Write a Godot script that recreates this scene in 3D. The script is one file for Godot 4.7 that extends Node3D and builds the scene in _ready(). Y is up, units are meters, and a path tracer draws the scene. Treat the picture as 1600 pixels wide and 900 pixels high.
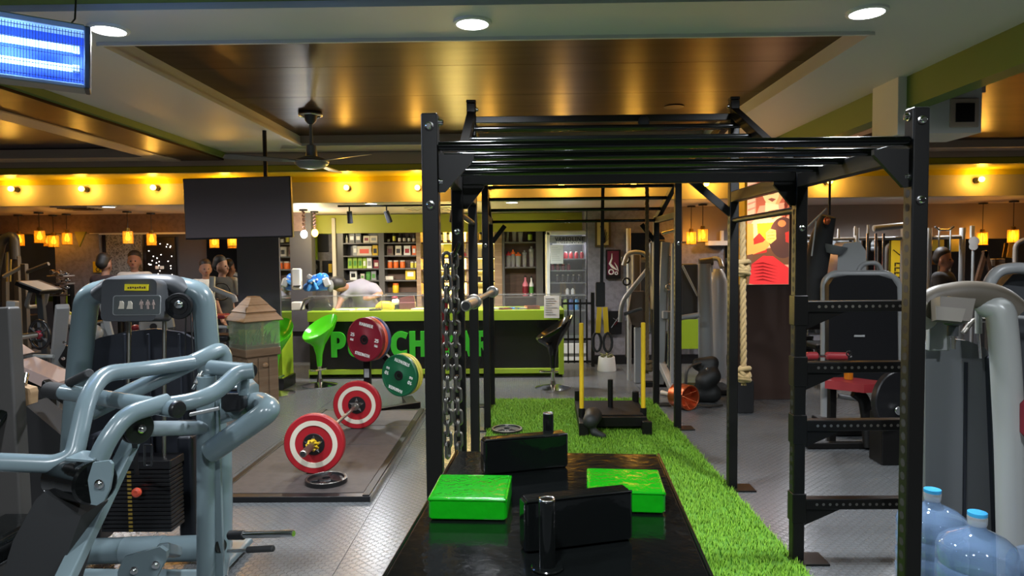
extends Node3D
# A gym in the evening: training rig with turf lane, arm-wrestling table, weight machines, a protein bar behind.

var M := {}
var rng := RandomNumberGenerator.new()
var used_names := {}
var world_roots := {}
const ORD := ["first", "second", "third", "fourth", "fifth", "sixth", "seventh", "eighth", "ninth", "tenth", "eleventh", "twelfth", "thirteenth", "fourteenth"]


class Geo:
	var v := PackedVector3Array()
	var n := PackedVector3Array()
	var uv := PackedVector2Array()

	func tri(a: Vector3, b: Vector3, c: Vector3, na: Vector3, nb: Vector3, nc: Vector3) -> void:
		if (b - a).cross(c - a).dot(na + nb + nc) > 0.0:
			v.append(a); v.append(c); v.append(b)
			n.append(na); n.append(nc); n.append(nb)
		else:
			v.append(a); v.append(b); v.append(c)
			n.append(na); n.append(nb); n.append(nc)
		uv.append(Vector2.ZERO); uv.append(Vector2.ZERO); uv.append(Vector2.ZERO)

	func quad(a: Vector3, b: Vector3, c: Vector3, d: Vector3, nn: Vector3) -> void:
		tri(a, b, c, nn, nn, nn)
		tri(a, c, d, nn, nn, nn)

	func squad(a: Vector3, b: Vector3, c: Vector3, d: Vector3, na: Vector3, nb: Vector3, nc: Vector3, nd: Vector3) -> void:
		tri(a, b, c, na, nb, nc)
		tri(a, c, d, na, nc, nd)

	# a picture quad with texture coordinates: a top-left, b top-right, c bottom-right, d bottom-left
	func pic(a: Vector3, b: Vector3, c: Vector3, d: Vector3) -> void:
		var nn := (b - a).cross(a - d).normalized()
		var p := [a, b, c, a, c, d]
		var t := [Vector2(0, 0), Vector2(1, 0), Vector2(1, 1), Vector2(0, 0), Vector2(1, 1), Vector2(0, 1)]
		for i in 6:
			v.append(p[i]); n.append(nn); uv.append(t[i])

	func box(c: Vector3, s: Vector3, bs := Basis(), ch := 0.0) -> Geo:
		var h := s * 0.5
		var hh := [h.x, h.y, h.z]
		if ch > 0.0:
			ch = minf(ch, minf(h.x, minf(h.y, h.z)) * 0.98)
		for ax in 3:
			var a1 := (ax + 1) % 3
			var a2 := (ax + 2) % 3
			for sg in [-1.0, 1.0]:
				var p := []
				for k in [[-1, -1], [1, -1], [1, 1], [-1, 1]]:
					var q := Vector3()
					q[ax] = sg * hh[ax]
					q[a1] = k[0] * (hh[a1] - ch)
					q[a2] = k[1] * (hh[a2] - ch)
					p.append(c + bs * q)
				var nn := Vector3()
				nn[ax] = sg
				quad(p[0], p[1], p[2], p[3], (bs * nn).normalized())
		if ch <= 0.0:
			return self
		for ax in 3:  # edges along ax
			var a1 := (ax + 1) % 3
			var a2 := (ax + 2) % 3
			for s1 in [-1.0, 1.0]:
				for s2 in [-1.0, 1.0]:
					var p := []
					for k in [[-1, 0], [1, 0], [1, 1], [-1, 1]]:
						var q := Vector3()
						q[ax] = k[0] * (hh[ax] - ch)
						q[a1] = s1 * (hh[a1] - (ch if k[1] == 1 else 0.0))
						q[a2] = s2 * (hh[a2] - (0.0 if k[1] == 1 else ch))
						p.append(c + bs * q)
					var n1 := Vector3()
					n1[a1] = s1
					var n2 := Vector3()
					n2[a2] = s2
					n1 = (bs * n1).normalized()
					n2 = (bs * n2).normalized()
					squad(p[0], p[1], p[2], p[3], n1, n1, n2, n2)
		for sx in [-1.0, 1.0]:
			for sy in [-1.0, 1.0]:
				for sz in [-1.0, 1.0]:
					var px := c + bs * Vector3(sx * h.x, sy * (h.y - ch), sz * (h.z - ch))
					var py := c + bs * Vector3(sx * (h.x - ch), sy * h.y, sz * (h.z - ch))
					var pz := c + bs * Vector3(sx * (h.x - ch), sy * (h.y - ch), sz * h.z)
					tri(px, py, pz, (bs * Vector3(sx, 0, 0)).normalized(), (bs * Vector3(0, sy, 0)).normalized(), (bs * Vector3(0, 0, sz)).normalized())
		return self

	func frame_of(d: Vector3) -> Basis:  # y along d
		var y := d.normalized()
		var x := y.cross(Vector3.UP) if absf(y.y) < 0.95 else y.cross(Vector3.BACK)
		x = x.normalized()
		return Basis(x, y, x.cross(y))

	# a square or flat bar from a to b
	func bar(a: Vector3, b: Vector3, w: float, t: float, ch := 0.0) -> Geo:
		var f := frame_of(b - a)
		return box((a + b) * 0.5, Vector3(w, a.distance_to(b), t), f, ch)

	func cyl(a: Vector3, b: Vector3, r: float, r2 := -1.0, seg := 14, caps := true, ch := 0.0) -> Geo:
		if r2 < 0.0:
			r2 = r
		var L := a.distance_to(b)
		var prof := []
		if caps:
			prof.append(Vector2(0, 0))
		if ch > 0.0 and caps:
			prof.append(Vector2(r - ch, 0)); prof.append(Vector2(r, ch)); prof.append(Vector2(r2, L - ch)); prof.append(Vector2(r2 - ch, L))
		else:
			prof.append(Vector2(r, 0)); prof.append(Vector2(r2, L))
		if caps:
			prof.append(Vector2(0, L))
		return lathe(a, b - a, prof, seg)

	# prof: radius and height along the axis; creases sharper than 40 degrees stay sharp
	func lathe(o: Vector3, axis: Vector3, prof: Array, seg := 16, sx := 1.0) -> Geo:
		var f := frame_of(axis)
		var m := prof.size()
		var sn := []
		for i in m - 1:
			var d: Vector2 = prof[i + 1] - prof[i]
			sn.append(Vector2(d.y, -d.x).normalized())
		for i in m - 1:
			var p0: Vector2 = prof[i]
			var p1: Vector2 = prof[i + 1]
			if p0.distance_to(p1) < 1e-6:
				continue
			var n0: Vector2 = sn[i]
			var n1: Vector2 = sn[i]
			if i > 0 and sn[i].dot(sn[i - 1]) > 0.76:
				n0 = (sn[i] + sn[i - 1]).normalized()
			if i < m - 2 and sn[i].dot(sn[i + 1]) > 0.76:
				n1 = (sn[i] + sn[i + 1]).normalized()
			for k in seg:
				var a0 := TAU * k / seg
				var a1 := TAU * (k + 1) / seg
				var c0 := f.x * cos(a0) * sx + f.z * sin(a0)
				var c1 := f.x * cos(a1) * sx + f.z * sin(a1)
				var A := o + c0 * p0.x + f.y * p0.y
				var B := o + c1 * p0.x + f.y * p0.y
				var C := o + c1 * p1.x + f.y * p1.y
				var D := o + c0 * p1.x + f.y * p1.y
				var NA := (c0 * n0.x + f.y * n0.y).normalized()
				var NB := (c1 * n0.x + f.y * n0.y).normalized()
				var NC := (c1 * n1.x + f.y * n1.y).normalized()
				var ND := (c0 * n1.x + f.y * n1.y).normalized()
				if p0.x < 1e-6:
					tri(A, C, D, NA, NC, ND)
				elif p1.x < 1e-6:
					tri(A, B, C, NA, NB, NC)
				else:
					squad(A, B, C, D, NA, NB, NC, ND)
		return self

	func sphere(c: Vector3, r: Vector3, seg := 14, bs := Basis()) -> Geo:
		var rows := maxi(6, seg / 2)
		for i in rows:
			for k in seg:
				var q := []
				for e in [[i, k], [i, k + 1], [i + 1, k + 1], [i + 1, k]]:
					var la: float = PI * e[0] / rows
					var lo: float = TAU * e[1] / seg
					q.append(Vector3(sin(la) * cos(lo), cos(la), sin(la) * sin(lo)))
				var p := []
				var nn := []
				for d in q:
					p.append(c + bs * (d * r))
					nn.append((bs * (d / r)).normalized())
				if i > 0:
					tri(p[0], p[1], p[2], nn[0], nn[1], nn[2])
				if i < rows - 1:
					tri(p[0], p[2], p[3], nn[0], nn[2], nn[3])
		return self

	# round a polyline's corners
	static func bend(pts: Array, rad: float, steps := 6) -> Array:
		var o := [pts[0]]
		for i in range(1, pts.size() - 1):
			var a: Vector3 = pts[i - 1]
			var b: Vector3 = pts[i]
			var c: Vector3 = pts[i + 1]
			var t := minf(rad, minf(a.distance_to(b), b.distance_to(c)) * 0.48)
			var p := b + (a - b).normalized() * t
			var q := b + (c - b).normalized() * t
			for k in steps + 1:
				var u := float(k) / steps
				o.append(p.lerp(b, u).lerp(b.lerp(q, u), u))
		o.append(pts[-1])
		return o

	# sweep a round or oval section (rx sideways, ry upwards) along points; rads may give each point its own factor
	func tube(pts: Array, rx: float, seg := 12, ry := -1.0, caps := true, closed := false, up := Vector3.UP, fac := []) -> Geo:
		if ry < 0.0:
			ry = rx
		var m := pts.size()
		var xs := []
		var ys := []
		var px := Vector3.ZERO
		for i in m:
			var t: Vector3
			if closed:
				t = pts[(i + 1) % m] - pts[(i + m - 1) % m]
			else:
				t = pts[mini(i + 1, m - 1)] - pts[maxi(i - 1, 0)]
			t = t.normalized()
			var x: Vector3
			if px == Vector3.ZERO:
				x = t.cross(up)
				if x.length() < 0.1:
					x = t.cross(Vector3.BACK if absf(t.z) < 0.9 else Vector3.RIGHT)
			else:
				x = px - t * px.dot(t)
			x = x.normalized()
			px = x
			xs.append(x)
			ys.append(x.cross(t).normalized())
		var count := m if closed else m - 1
		for i in count:
			var j := (i + 1) % m
			var fi: float = fac[i] if fac.size() > i else 1.0
			var fj: float = fac[j] if fac.size() > j else 1.0
			for k in seg:
				var a0 := TAU * k / seg
				var a1 := TAU * (k + 1) / seg
				var P := []
				var N := []
				for e in [[i, a0, fi], [i, a1, fi], [j, a1, fj], [j, a0, fj]]:
					var ii: int = e[0]
					var d: Vector3 = xs[ii] * cos(e[1]) * rx + ys[ii] * sin(e[1]) * ry
					P.append(pts[ii] + d * e[2])
					N.append((xs[ii] * cos(e[1]) / rx + ys[ii] * sin(e[1]) / ry).normalized())
				squad(P[0], P[1], P[2], P[3], N[0], N[1], N[2], N[3])
		if caps and not closed:
			for e in [[0, pts[0] - pts[1]], [m - 1, pts[m - 1] - pts[m - 2]]]:
				var i: int = e[0]
				var nn: Vector3 = e[1].normalized()
				var fi: float = fac[i] if fac.size() > i else 1.0
				for k in seg:
					var a0 := TAU * k / seg
					var a1 := TAU * (k + 1) / seg
					tri(pts[i], pts[i] + (xs[i] * cos(a0) * rx + ys[i] * sin(a0) * ry) * fi, pts[i] + (xs[i] * cos(a1) * rx + ys[i] * sin(a1) * ry) * fi, nn, nn, nn)
		return self

	func torus(c: Vector3, axis: Vector3, R: float, r: float, seg := 24, rs := 8) -> Geo:
		var f := frame_of(axis)
		var pts := []
		for k in seg:
			var a := TAU * k / seg
			pts.append(c + (f.x * cos(a) + f.z * sin(a)) * R)
		return tube(pts, r, rs, -1.0, false, true, axis)

	# a skin over rings given as [centre, half-axis a, half-axis b]
	func loft(rings: Array, seg := 24, cap0 := false, cap1 := false) -> Geo:
		var P := []
		for r in rings:
			var row := []
			for k in seg:
				var a := TAU * k / seg
				row.append(r[0] + r[1] * cos(a) + r[2] * sin(a))
			P.append(row)
		var N := []
		for i in rings.size():
			var row := []
			for k in seg:
				var du: Vector3 = P[i][(k + 1) % seg] - P[i][(k + seg - 1) % seg]
				var dv: Vector3 = P[mini(i + 1, rings.size() - 1)][k] - P[maxi(i - 1, 0)][k]
				row.append(du.cross(dv).normalized())
			N.append(row)
		for i in rings.size() - 1:
			for k in seg:
				var j := (k + 1) % seg
				squad(P[i][k], P[i][j], P[i + 1][j], P[i + 1][k], N[i][k], N[i][j], N[i + 1][j], N[i + 1][k])
		for e in [[cap0, 0], [cap1, rings.size() - 1]]:
			if e[0]:
				var nn: Vector3 = rings[e[1]][1].cross(rings[e[1]][2]).normalized()
				for k in seg:
					tri(rings[e[1]][0], P[e[1]][k], P[e[1]][(k + 1) % seg], nn, nn, nn)
		return self

	# a flat outline (x right, y up in xf) pushed out by depth along xf's z, in both directions by half
	func prism(poly: PackedVector2Array, xf: Transform3D, depth: float, smooth := false) -> Geo:
		var idx := Geometry2D.triangulate_polygon(poly)
		var z := xf.basis.z.normalized() * depth * 0.5
		var nz := xf.basis.z.normalized()
		for k in range(0, idx.size(), 3):
			var a := xf * Vector3(poly[idx[k]].x, poly[idx[k]].y, 0)
			var b := xf * Vector3(poly[idx[k + 1]].x, poly[idx[k + 1]].y, 0)
			var c := xf * Vector3(poly[idx[k + 2]].x, poly[idx[k + 2]].y, 0)
			tri(a + z, b + z, c + z, nz, nz, nz)
			tri(a - z, b - z, c - z, -nz, -nz, -nz)
		var m := poly.size()
		var area := 0.0
		for i in m:
			area += poly[i].cross(poly[(i + 1) % m])
		var sg := 1.0 if area > 0.0 else -1.0
		var en := []
		for i in m:
			var e := poly[(i + 1) % m] - poly[i]
			en.append((xf.basis * Vector3(e.y * sg, -e.x * sg, 0)).normalized())
		for i in m:
			var a := xf * Vector3(poly[i].x, poly[i].y, 0)
			var b := xf * Vector3(poly[(i + 1) % m].x, poly[(i + 1) % m].y, 0)
			var na: Vector3 = en[i]
			var nb: Vector3 = en[i]
			if smooth:
				if en[i].dot(en[(i + m - 1) % m]) > 0.76:
					na = (en[i] + en[(i + m - 1) % m]).normalized()
				if en[i].dot(en[(i + 1) % m]) > 0.76:
					nb = (en[i] + en[(i + 1) % m]).normalized()
			squad(a + z, b + z, b - z, a - z, na, nb, nb, na)
		return self

	func moved(by: Vector3) -> void:
		for i in v.size():
			v[i] += by

	func base() -> Vector3:
		var lo := v[0]
		var hi := v[0]
		for p in v:
			lo = lo.min(p)
			hi = hi.max(p)
		return Vector3((lo.x + hi.x) * 0.5, lo.y, (lo.z + hi.z) * 0.5)

	func mesh() -> ArrayMesh:
		var arr := []
		arr.resize(Mesh.ARRAY_MAX)
		arr[Mesh.ARRAY_VERTEX] = v
		arr[Mesh.ARRAY_NORMAL] = n
		arr[Mesh.ARRAY_TEX_UV] = uv
		var am := ArrayMesh.new()
		am.add_surface_from_arrays(Mesh.PRIMITIVE_TRIANGLES, arr)
		return am


func G() -> Geo:
	return Geo.new()


func V(x: float, y: float, z: float) -> Vector3:
	return Vector3(x, y, z)


func rect2(w: float, h: float, r := 0.0, steps := 4) -> PackedVector2Array:
	var o := PackedVector2Array()
	if r <= 0.0:
		return PackedVector2Array([Vector2(-w / 2, -h / 2), Vector2(w / 2, -h / 2), Vector2(w / 2, h / 2), Vector2(-w / 2, h / 2)])
	for q in 4:
		var c := Vector2((w / 2 - r) * (1 if q == 0 or q == 3 else -1), (h / 2 - r) * (1 if q < 2 else -1))
		for k in steps + 1:
			var a := PI / 2 * (q + float(k) / steps)
			o.append(c + Vector2(cos(a), sin(a)) * r)
	return o


func disc2(r: float, seg := 24, r2 := -1.0, c := Vector2.ZERO) -> PackedVector2Array:
	var o := PackedVector2Array()
	for k in seg:
		var a := TAU * k / seg
		o.append(c + Vector2(cos(a) * r, sin(a) * (r if r2 < 0 else r2)))
	return o


func numbered(nm: String) -> String:
	var k: int = used_names.get(nm, 0)
	used_names[nm] = k + 1
	return nm if k == 0 else "%s_%03d" % [nm, k]


func tag(o: Node3D, label: String, category: String, group := "") -> void:
	o.set_meta("label", label)
	o.set_meta("category", category)
	if group:
		o.set_meta("group", group)


# a thing of several parts; its parts are modelled in world coordinates unless local is set
func thing(nm: String, label: String, category: String, at: Vector3, group := "", local := false) -> Node3D:
	var o := Node3D.new()
	o.name = numbered(nm)
	o.position = at
	tag(o, label, category, group)
	add_child(o, true)
	if not local:
		world_roots[o] = true
	return o


func part(parent: Node3D, nm: String, g: Geo, m: Material, label := "") -> MeshInstance3D:
	var o := MeshInstance3D.new()
	o.name = nm
	o.mesh = g.mesh()
	o.material_override = m
	if world_roots.has(parent):
		o.position = -parent.position
	if label:
		o.set_meta("label", label)
	parent.add_child(o, true)
	return o


# a thing that is one mesh, modelled in world coordinates
func single(nm: String, label: String, category: String, g: Geo, m: Material, group := "") -> MeshInstance3D:
	var o := MeshInstance3D.new()
	o.name = numbered(nm)
	var b := g.base()
	g.moved(-b)
	o.mesh = g.mesh()
	o.position = b
	o.material_override = m
	tag(o, label, category, group)
	add_child(o, true)
	return o


func struct(nm: String, g: Geo, m: Material, parent: Node3D = null) -> MeshInstance3D:
	var o := MeshInstance3D.new()
	o.mesh = g.mesh()
	o.material_override = m
	if parent:
		o.name = nm
		parent.add_child(o, true)
	else:
		o.name = numbered(nm)
		o.set_meta("kind", "structure")
		add_child(o, true)
	return o


func dup(root: Node3D, base_name: String, at: Vector3, turn: float, label: String, group := "") -> Node3D:
	var r: Node3D = root.duplicate()
	r.name = numbered(base_name)
	add_child(r, true)
	r.position = at
	r.rotation.y = turn
	r.set_meta("label", label)
	if group:
		r.set_meta("group", group)
	return r


# raised lettering; xf: origin at the text's centre, x to the right, y up, z towards the reader; h: height of a capital
func letters(parent: Node3D, nm: String, txt: String, h: float, xf: Transform3D, m: Material, depth := 0.004, squeeze := 1.0, font_name := "Droid Sans", bold := true, embolden := 0.0) -> MeshInstance3D:
	var t := TextMesh.new()
	t.text = txt
	var f := SystemFont.new()
	f.font_names = PackedStringArray([font_name])
	if bold:
		f.font_weight = 700
	var fv := FontVariation.new()
	fv.base_font = f
	fv.variation_embolden = embolden
	t.font = fv
	t.font_size = 48
	t.pixel_size = h / (48.0 * 0.714)
	t.depth = depth
	t.curve_step = 2.0
	var o := MeshInstance3D.new()
	o.name = nm
	o.mesh = t
	o.material_override = m
	var pos := xf
	pos.basis = xf.basis * Basis.from_scale(Vector3(squeeze, 1, 1))
	if world_roots.has(parent):
		pos.origin -= parent.position
	o.transform = pos
	parent.add_child(o, true)
	return o


func mk(nm: String, hex: String, rough := 0.5, metal := 0.0, spec := 0.5) -> StandardMaterial3D:
	var m := StandardMaterial3D.new()
	m.resource_name = nm
	m.albedo_color = Color(hex)
	m.roughness = rough
	m.metallic = metal
	m.metallic_specular = spec
	M[nm] = m
	return m


func glow(nm: String, hex: String, e: float) -> StandardMaterial3D:
	var m := mk(nm, hex, 0.4)
	m.emission_enabled = true
	m.emission = Color(hex)
	m.emission_energy_multiplier = e
	return m


func glass(nm: String, hex: String, a: float, rough := 0.02) -> StandardMaterial3D:
	var m := mk(nm, hex, rough)
	m.transparency = BaseMaterial3D.TRANSPARENCY_ALPHA
	m.albedo_color.a = a
	return m


func tri_tex(m: StandardMaterial3D, scale: Vector3, world := true) -> void:
	m.uv1_triplanar = true
	m.uv1_world_triplanar = world
	m.uv1_scale = scale


func noise_tex(sz: int, freq: float, ramp: Array, seed_ := 1, typ := FastNoiseLite.TYPE_SIMPLEX_SMOOTH, sx := 1.0) -> ImageTexture:
	var nz := FastNoiseLite.new()
	nz.seed = seed_
	nz.frequency = freq
	nz.noise_type = typ
	nz.fractal_octaves = 4
	var im := Image.create(sz, sz, false, Image.FORMAT_RGB8)
	for y in sz:
		for x in sz:
			# wrap the noise over the borders by blending
			var u := float(x) / sz
			var w := float(y) / sz
			var a := nz.get_noise_2d(x * sx, y)
			var b := nz.get_noise_2d((x - sz) * sx, y)
			var c := nz.get_noise_2d(x * sx, y - sz)
			var d := nz.get_noise_2d((x - sz) * sx, y - sz)
			var t := lerpf(lerpf(a, b, u), lerpf(c, d, u), w) * 0.9 + 0.5
			t = clampf(t, 0.0, 0.999) * (ramp.size() - 1)
			var i := int(t)
			im.set_pixel(x, y, Color(ramp[i]).lerp(Color(ramp[i + 1]), t - i))
	return ImageTexture.create_from_image(im)


func fill_poly(im: Image, pts: PackedVector2Array, col: Color) -> void:
	var lo := pts[0]
	var hi := pts[0]
	for p in pts:
		lo = lo.min(p)
		hi = hi.max(p)
	for y in range(maxi(0, int(lo.y)), mini(im.get_height(), int(hi.y) + 1)):
		var xs := []
		var m := pts.size()
		for i in m:
			var a := pts[i]
			var b := pts[(i + 1) % m]
			var yy := y + 0.5
			if (a.y <= yy) != (b.y <= yy):
				xs.append(a.x + (yy - a.y) / (b.y - a.y) * (b.x - a.x))
		xs.sort()
		for k in range(0, xs.size() - 1, 2):
			for x in range(maxi(0, int(round(xs[k]))), mini(im.get_width(), int(round(xs[k + 1])))):
				im.set_pixel(x, y, col)


# A body as one surface: tapered capsules [a, ra, b, rb] joined by a smooth minimum and meshed by surface nets.
func body(g: Geo, bones: Array, cell: float, k := 0.03) -> void:
	var lo := Vector3(1e9, 1e9, 1e9)
	var hi := -lo
	for b in bones:
		var r: float = maxf(b[1], b[3]) + cell * 2
		lo = lo.min(b[0] - Vector3.ONE * r).min(b[2] - Vector3.ONE * r)
		hi = hi.max(b[0] + Vector3.ONE * r).max(b[2] + Vector3.ONE * r)
	var nx := int((hi.x - lo.x) / cell) + 3
	var ny := int((hi.y - lo.y) / cell) + 3
	var nz := int((hi.z - lo.z) / cell) + 3
	var fld := PackedFloat32Array()
	fld.resize(nx * ny * nz)
	fld.fill(1.0)
	for b in bones:
		var A: Vector3 = b[0]
		var B: Vector3 = b[2]
		var ra: float = b[1]
		var rb: float = b[3]
		var ab := B - A
		var l2 := maxf(ab.length_squared(), 1e-9)
		var mr := maxf(ra, rb) + k + cell * 2
		var i0 := ((A.min(B) - Vector3.ONE * mr) - lo) / cell
		var i1 := ((A.max(B) + Vector3.ONE * mr) - lo) / cell
		for z in range(maxi(0, int(i0.z)), mini(nz, int(i1.z) + 2)):
			for y in range(maxi(0, int(i0.y)), mini(ny, int(i1.y) + 2)):
				for x in range(maxi(0, int(i0.x)), mini(nx, int(i1.x) + 2)):
					var p := lo + Vector3(x, y, z) * cell
					var t := clampf((p - A).dot(ab) / l2, 0.0, 1.0)
					var d := p.distance_to(A + ab * t) - lerpf(ra, rb, t)
					var id := (z * ny + y) * nx + x
					var e := fld[id]
					var h := maxf(k - absf(d - e), 0.0) / k
					fld[id] = minf(d, e) - h * h * k * 0.25
	var vid := {}
	var pos := PackedVector3Array()
	var nrm := PackedVector3Array()
	for z in nz - 1:
		for y in ny - 1:
			for x in nx - 1:
				var id := (z * ny + y) * nx + x
				var c := [fld[id], fld[id + 1], fld[id + nx], fld[id + nx + 1], fld[id + nx * ny], fld[id + nx * ny + 1], fld[id + nx * ny + nx], fld[id + nx * ny + nx + 1]]
				var neg := 0
				for q in c:
					if q < 0.0:
						neg += 1
				if neg == 0 or neg == 8:
					continue
				var s := Vector3()
				var cnt := 0
				for e in [[0, 1], [2, 3], [4, 5], [6, 7], [0, 2], [1, 3], [4, 6], [5, 7], [0, 4], [1, 5], [2, 6], [3, 7]]:
					var fa: float = c[e[0]]
					var fb: float = c[e[1]]
					if (fa < 0.0) != (fb < 0.0):
						var t := fa / (fa - fb)
						var pa := Vector3(e[0] & 1, (e[0] >> 1) & 1, e[0] >> 2)
						var pb := Vector3(e[1] & 1, (e[1] >> 1) & 1, e[1] >> 2)
						s += pa.lerp(pb, t)
						cnt += 1
				vid[id] = pos.size()
				pos.append(lo + (Vector3(x, y, z) + s / cnt) * cell)
				nrm.append(Vector3(c[1] + c[3] + c[5] + c[7] - c[0] - c[2] - c[4] - c[6], c[2] + c[3] + c[6] + c[7] - c[0] - c[1] - c[4] - c[5], c[4] + c[5] + c[6] + c[7] - c[0] - c[1] - c[2] - c[3]).normalized())
	var st := [1, nx, nx * ny]
	for id in vid:
		var f0 := fld[id]
		for ax in 3:
			var f1: float = fld[id + st[ax]]
			if (f0 < 0.0) == (f1 < 0.0):
				continue
			var u: int = st[(ax + 1) % 3]
			var w: int = st[(ax + 2) % 3]
			if vid.has(id - u) and vid.has(id - w) and vid.has(id - u - w):
				var a: int = vid[id]
				var b: int = vid[id - u]
				var c: int = vid[id - u - w]
				var d: int = vid[id - w]
				g.squad(pos[a], pos[b], pos[c], pos[d], nrm[a], nrm[b], nrm[c], nrm[d])

func _ready() -> void:
	rng.seed = 7
	# ---- camera, sky, lights, exposure
	var cam = Camera3D.new()
	cam.name = "camera"
	cam.position = Vector3(0, 1.65, 0)
	cam.rotation_degrees = Vector3(-2.7, 0.81, -0.55)
	cam.fov = 46.0
	cam.near = 0.05
	cam.far = 60.0
	add_child(cam)
	cam.current = true
	var env = Environment.new()
	env.background_mode = Environment.BG_COLOR
	env.background_color = Color(0.02, 0.02, 0.025)
	env.tonemap_mode = Environment.TONE_MAPPER_LINEAR
	env.tonemap_exposure = 1.25
	env.sdfgi_enabled = true
	env.ssao_enabled = true
	env.ssil_enabled = true
	var we = WorldEnvironment.new()
	we.name = "world_environment"
	we.environment = env
	add_child(we)
	materials()
	lamps()
	# ---- the room
	room()
	ceilings()
	bar_structure()
	# ---- the things, large ones first
	rig()
	arm_table()
	turf()
	left_machine()
	right_machine()
	platform_and_plates()
	bar_counter()
	shelves()
	fridge_and_wall()
	stools_and_tank()
	television_fan_zapper()
	left_back()
	right_back()
	people()
	small_things()


func materials() -> void:
	mk("floor", "606365", 0.26, 0.0, 0.55)
	mk("wall_gray", "77747a", 0.7)
	mk("wall_brown", "6b5348", 0.6)
	mk("wall_dark", "4a484c", 0.7)
	mk("soffit", "d2d0ca", 0.55)
	mk("soffit_pink", "b8a490", 0.5)
	mk("ceil_brown", "54402f", 0.32, 0.0, 0.14)
	mk("ceil_dark", "38303a", 0.35)
	mk("green_paint", "64782c", 0.5)
	mk("lime", "98b82c", 0.4)
	mk("olive", "74762e", 0.4)
	mk("ledge", "b9a820", 0.3)
	mk("black_steel", "0f0e0d", 0.42, 0.0, 0.4)
	mk("black_gloss", "0b0d0d", 0.12, 0.0, 0.5)
	mk("vinyl_black", "0a0c0c", 0.1, 0.0, 0.5)
	mk("vinyl_green", "0c860f", 0.16, 0.0, 0.5)
	mk("rubber", "1b1b1c", 0.75)
	mk("rubber_mat", "3a3331", 0.6)
	mk("chrome", "d8d8d8", 0.15, 1.0)
	mk("steel", "a8a49c", 0.35, 1.0)
	mk("tube_gray", "66767b", 0.25, 0.0, 0.5)
	mk("tube_silver", "9a9c9c", 0.3, 0.0, 0.5)
	mk("plastic_dark", "45474a", 0.4)
	mk("shroud", "23262d", 0.4)
	mk("shroud_gray", "5f6264", 0.5)
	mk("hood_tan", "5c5449", 0.45)
	mk("white_tube", "9c9e9c", 0.28)
	mk("red", "9c1620", 0.45)
	mk("dark_red", "7a1626", 0.4)
	mk("orange_red", "e0563c", 0.45)
	mk("blue_plate", "3c4a7c", 0.5)
	mk("green_plate", "0f5a38", 0.45)
	mk("yellow_plate", "d6cc50", 0.5)
	mk("cream", "cfc6b4", 0.5)
	mk("white", "e2e2dc", 0.5)
	mk("yellow", "d8b21a", 0.5)
	mk("yellow_bright", "f2e018", 0.5)
	mk("orange", "e06a20", 0.5)
	mk("copper", "b8603a", 0.3, 0.8)
	mk("rope", "a58a5c", 0.9)
	mk("grass", "6fae22", 0.85)
	mk("grass_base", "4f8a18", 0.95)
	mk("chair_green", "4cc21e", 0.15)
	mk("letter_green", "38b428", 0.4)
	mk("counter_dark", "1b1a18", 0.25)
	mk("wood", "84705a", 0.5)
	mk("wood_dark", "5e4430", 0.5)
	mk("wood_light", "a58a6a", 0.45)
	mk("cabinet_gray", "54524f", 0.4)
	mk("skin", "8c6450", 0.6)
	mk("hair", "17120f", 0.6)
	mk("shirt_gray", "726f78", 0.85)
	mk("shirt_dark", "2c1f22", 0.85)
	mk("shirt_black", "26272a", 0.85)
	mk("shirt_white", "d0d0cc", 0.85)
	mk("trousers", "2a2c34", 0.85)
	mk("red_vinyl", "8c2b30", 0.4)
	mk("pad_pink", "a58f88", 0.5)
	mk("grip", "222324", 0.7)
	mk("black_plastic", "161618", 0.35)
	mk("screen", "6a6064", 0.45)
	mk("plant", "4c8a3a", 0.6)
	mk("paper", "dfe2e0", 0.7)
	mk("bag", "1f2120", 0.6)
	mk("silver_paint", "8e9090", 0.35, 0.0)
	mk("mirror", "b8bcc0", 0.04, 1.0)
	mk("gold", "b89a48", 0.4, 0.5)
	mk("amber_frame", "8a6a20", 0.4, 0.5)
	glass("glass", "ffffff", 0.06)
	glass("tank_glass", "c8dcc0", 0.12)
	glass("amber_glass", "ffc040", 0.35)
	glass("bottle_blue", "7d9cc4", 0.42)
	glass("clear_plastic", "e8e8e8", 0.25)
	mk("water_green", "56783a", 0.15)
	mk("cap_blue", "3aa0d8", 0.4)
	glow("lamp_white", "f4fbff", 14.0)
	glow("lamp_soft", "fff4e4", 6.0)
	glow("bulb_warm", "ffc040", 20.0)
	glow("amber_lit", "ffb428", 3.0)
	glow("tube_uv", "8cc4ff", 7.0)
	glow("shelf_glow", "fff0a0", 4.0)
	# diamond tread of the rubber floor: alternating slanted lozenges
	var s = 128
	var im = Image.create(s, s, false, Image.FORMAT_RGB8)
	for y in s:
		for x in s:
			var h = 0.0
			for c in [[16, 16, 1], [48, 16, -1], [80, 16, 1], [112, 16, -1], [16, 48, -1], [48, 48, 1], [80, 48, -1], [112, 48, 1]]:
				for oy in [-64, 0, 64, 128]:
					for ox in [-128, 0, 128]:
						var dx: float = x - c[0] + ox
						var dy: float = y - c[1] - oy
						var a = (dx + dy * c[2]) * 0.7071
						var b = (dx - dy * c[2]) * 0.7071
						var q = (a / 19.0) * (a / 19.0) + (b / 6.0) * (b / 6.0)
						h = maxf(h, clampf((1.0 - q) * 2.5, 0.0, 1.0))
			im.set_pixel(x, y, Color(h, h, h))
	var fm: StandardMaterial3D = M.floor
	fm.heightmap_enabled = true
	fm.heightmap_texture = ImageTexture.create_from_image(im)
	fm.heightmap_scale = 0.35
	tri_tex(fm, Vector3(9, 9, 9))
	var fn = fm.duplicate() as StandardMaterial3D
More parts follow.
